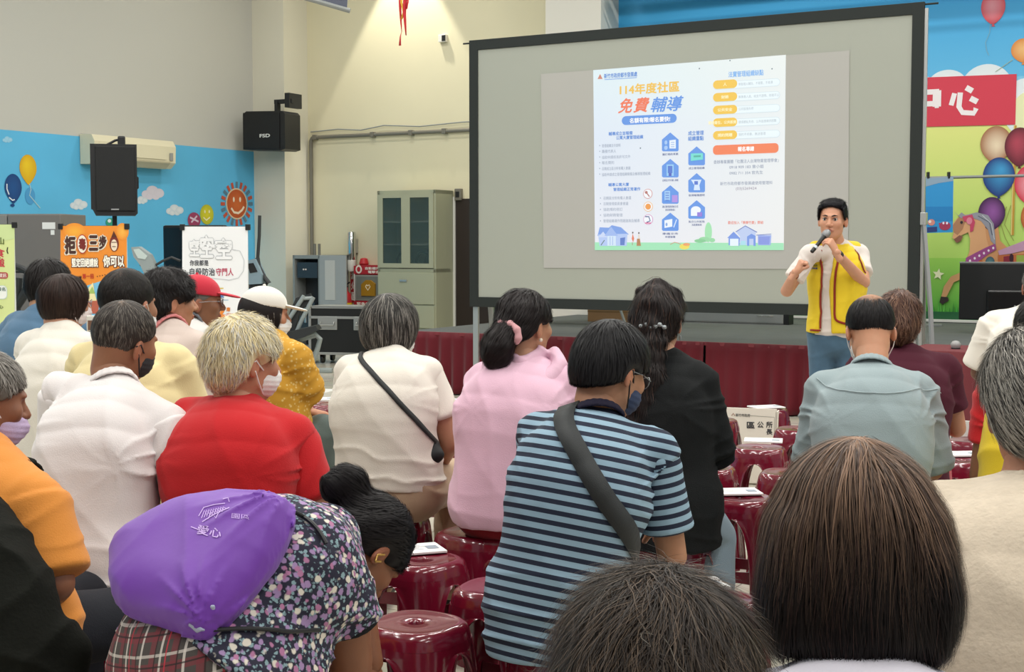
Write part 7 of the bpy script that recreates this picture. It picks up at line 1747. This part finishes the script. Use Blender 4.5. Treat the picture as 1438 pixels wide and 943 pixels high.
def bar_mesh(k):
    t0, t1 = PI / 4 + k * PI / 2, PI / 4 + (k + 1) * PI / 2; z = .15; V = []; F = []
    a = [sr(t0, rad(z)) * .93 * f_(t0) for f_ in (math.cos, math.sin)]; b_ = [sr(t1, rad(z)) * .93 * f_(t1) for f_ in (math.cos, math.sin)]
    n = 9
    d = np.array(b_) - np.array(a); nn_ = np.array([d[1], -d[0]]) / np.linalg.norm(d)
    for i in range(n):
        q = i / (n - 1); p = np.array(a) + d * q + nn_ * .004 * math.sin(q * PI); h = .022 + .010 * (2 * q - 1) ** 2
        for s_, o_ in ((-1, 0), (1, 0)): V.append((p[0], p[1], z + s_ * h))
    for i in range(n - 1): F.append((2 * i, 2 * i + 1, 2 * i + 3, 2 * i + 2))
    return solidify(V, F, .006, 'stretcher')
SM = seat_mesh(); LM = [solidify(*leg_mesh(k), .0045, 'leg') for k in range(4)]; BMm = [bar_mesh(k) for k in range(4)]
proto = empty('stool', (0, 0, 0)); 
def ch(name, me, p): o = bpy.data.objects.new(name, me); C.objects.link(o); o.parent = p; return o
ch('seat', SM, proto); [ch('leg', m, proto) for m in LM]; [ch('stretcher', m, proto) for m in BMm]
first = [True]
def place_stool(x, y, rz, label, group='burgundy plastic stools'):
    if first[0]: r = proto; first[0] = False
    else:
        r = proto.copy(); C.objects.link(r)
        for c in list(proto.children): d = c.copy(); C.objects.link(d); d.parent = r
    r.location = (x, y, 0); r.rotation_euler = (0, 0, rz); tag(r, label, 'stool', group); return r
for x, y, th, lb in STOOLS: place_stool(x, y, -th, lb)
# free stools: pixel of the seat centre, turn, description
FREE = [
 (584, 872, .35, 'empty burgundy stool with lamp reflections on its seat, nearest of the free ones', None),  # streaks are the ceiling lights mirrored in glossy plastic
 (592, 783, .25, 'burgundy stool carrying a booklet behind the nearest empty stool', ('white booklet on the stool left of the striped polo', 580, 771, .35)),
 (702, 822, .5, 'empty burgundy stool between the pink hooded top and the striped polo', None),
 (1000, 838, .1, 'burgundy stool with a booklet between the striped polo and the dark bob', ('white booklet on the stool right of the striped polo', 972, 820, .2)),
 (1040, 697, .5, 'burgundy stool with a booklet left of the dark bob, beside the pale jeans', ('white booklet with a small picture beside the pale jeans', 1033, 690, .1)),
 (1066, 627, .6, 'burgundy stool with a flat booklet in front of the name board stool', ('white booklet on the stool in front of the name board', 1072, 618, -.2)),
 (1003, 588, .5, 'burgundy stool with papers right of the black jacket, left of the name board', ('white papers on the stool touching the black jacket', 994, 583, .1)),
 (1076, 573, .6, 'burgundy stool in the front row behind the white name board', ('white booklet on the front stool behind the name board', 1076, 571, .3)),
 (1122, 601, .6, 'burgundy stool left of the grey-blue shirt, right of the name board', None),
 (1108, 662, .6, 'burgundy stool just above the dark bob, left of the grey-blue shirt', None),
 (992, 655, .6, 'burgundy stool against the black jacket in the third row', None),
 (1350, 645, .4, 'burgundy stool with a booklet right of the crimson trousers', ('white booklet on the stool right of the crimson trousers', 1347, 637, .1)),
 (1366, 617, .3, 'small burgundy stool near the maroon table, partly behind the yellow vest', None),
 (446, 566, .5, 'burgundy stool with papers left of the thin black strap person', ('white papers on the stool behind the yellow blouse', 449, 560, .2)),
 (436, 612, .4, 'burgundy stool between the grey-green trousers and the white tee', None),
 (622, 571, .6, 'burgundy stool with a booklet between the white tee and pink top, front row', ('white booklet on the front stool between white tee and pink top', 628, 562, .2)),
 (640, 630, .5, 'burgundy stool with a paper between the khaki trousers and pink top', ('white paper on the stool right of the khaki trousers', 634, 622, .2)),
 (668, 745, .3, 'burgundy stool beneath the hem of the pink top, left side', None),
 (455, 668, .3, 'burgundy stool with a pale booklet right of the red tee', ('pale booklet on the stool between red tee and khaki trousers', 448, 660, .2)),
]
GR = 'booklets on the stools'
def booklet(px, py, rz, label):
    p = WZ(px, py, .466); r = empty('booklet', p, rz, label, 'booklet', GR)
    MB().box(-.10, .10, -.072, .072, -.0035, .004, .001).build('pages', paper, r)
    f = Flat(None, (0, 0, .0046), (1, 0, 0), (0, 0, 1), .0004); f.up = Vector((0, 1, 0)); f.loc = lambda x, y: (x, y)
    for k in range(5): f.poly([(-.08, .05 - k * .018), (.02 + .012 * (k % 3), .05 - k * .018), (.02 + .012 * (k % 3), .046 - k * .018), (-.08, .046 - k * .018)], '#9aa0a6', 1, px=False)
    f.poly([(.045, .02), (.085, .02), (.085, -.03), (.045, -.03)], '#8f9aa6', 1, px=False)
    f.build('cover_print', PRINT, r)
for px, py, rz, lb, bk_ in FREE:
    p = WZ(px, py, .46); place_stool(p.x, p.y, -TH + rz - .4, lb)
    if bk_: booklet(bk_[1], bk_[2], bk_[3], bk_[0])
# name board leaning on the front stool
p = WV(1018, 572, 0) if False else None
Yb_ = 8.62
A_, B_ = W(1017, 573, Yb_), W(1092, 577, Yb_ - .10)
nb = empty('name_board', W(1053, 617, Yb_), math.atan2(B_.y - A_.y, B_.x - A_.x), 'white name board with black characters leaning on a front row stool', 'sign')
wb_ = (B_ - A_).length / 2; z0_ = .012 - 0; nb.location.z = 0
MB().box(-wb_, wb_, 0, .012, .012, A_.z, .001).build('board', mat('cream_card', '#e6dfd2', rough=.7), nb)
MB().box(-wb_ + .01, wb_ - .01, .02, .14, .0, .01, .001).box(-wb_, -wb_ + .008, .0, .14, .0, A_.z - .02).box(wb_ - .008, wb_, .0, .14, .0, A_.z - .02).build('side_flap', mat('cream_card', '#e6dfd2'), nb)
f = Flat(None, (0, -.001, 0), (1, 0, 0), (0, -1, 0), .0008); f.up = ZV; f.loc = lambda x, y: (x, y); zt_ = A_.z
f.text('區', .0 - .02, zt_ - .085, .03, zt_ - .125, '#33363a', .03, 1); f.text('公', .045, zt_ - .08, .085, zt_ - .12, '#33363a', .03, 1); f.text('所', .10, zt_ - .078, .14, zt_ - .118, '#33363a', .03, 1); f.text('長', .10, zt_ - .125, .14, zt_ - .16, '#33363a', .03, 1)
f.text('新竹市政府', -.09, zt_ - .035, .0, zt_ - .055, '#6a6a66', .03, 1); f.line([(-.115, zt_ - .05), (-.105, zt_ - .035), (-.095, zt_ - .05)], .006, '#a88a7a', 1)
f.line([(.0, zt_ - .045), (.15, zt_ - .05), (.152, zt_ - .17)], .003, '#9a988e', 1)
f.build('lettering', PRINT, nb)
# stack of printed boxes on the floor behind the white tee
c = empty('paper_carton', WZ(430, 575, 0.0), -.3, 'white printed cardboard carton with papers behind the yellow blouse', 'box')
q = W(430, 548, c.location.y).z
MB().box(-.22, .24, -.12, .2, 0, q, .004).build('carton', mat('white_carton', '#dcdad4', rough=.7), c)
f = Flat(None, (0, -.122, 0), (1, 0, 0), (0, -1, 0), .001); f.up = ZV; f.loc = lambda x, y: (x, y); f.text('都市發展', -.1, q - .03, .04, q - .07, '#6a6a72', .03, 1); f.build('lettering', PRINT, c)
c2 = empty('signboard', W(1333, 640, 7.6), -.9, 'white folded sign board behind the maroon tee near the table', 'sign'); c2.location.z = 0
q2 = W(1350, 588, 7.6).z; MB().box(-.14, .14, 0, .012, 0, q2, .002).box(-.14, .14, .03, .042, 0, q2 - .01, .002).build('board', mat('white_carton', '#dcdad4'), c2)
f = Flat(None, (0, -.001, 0), (1, 0, 0), (0, -1, 0), .001); f.up = ZV; f.loc = lambda x, y: (x, y); f.text('長', .0, q2 - .08, .06, q2 - .14, '#55585a', .03, 1); f.build('lettering', PRINT, c2)
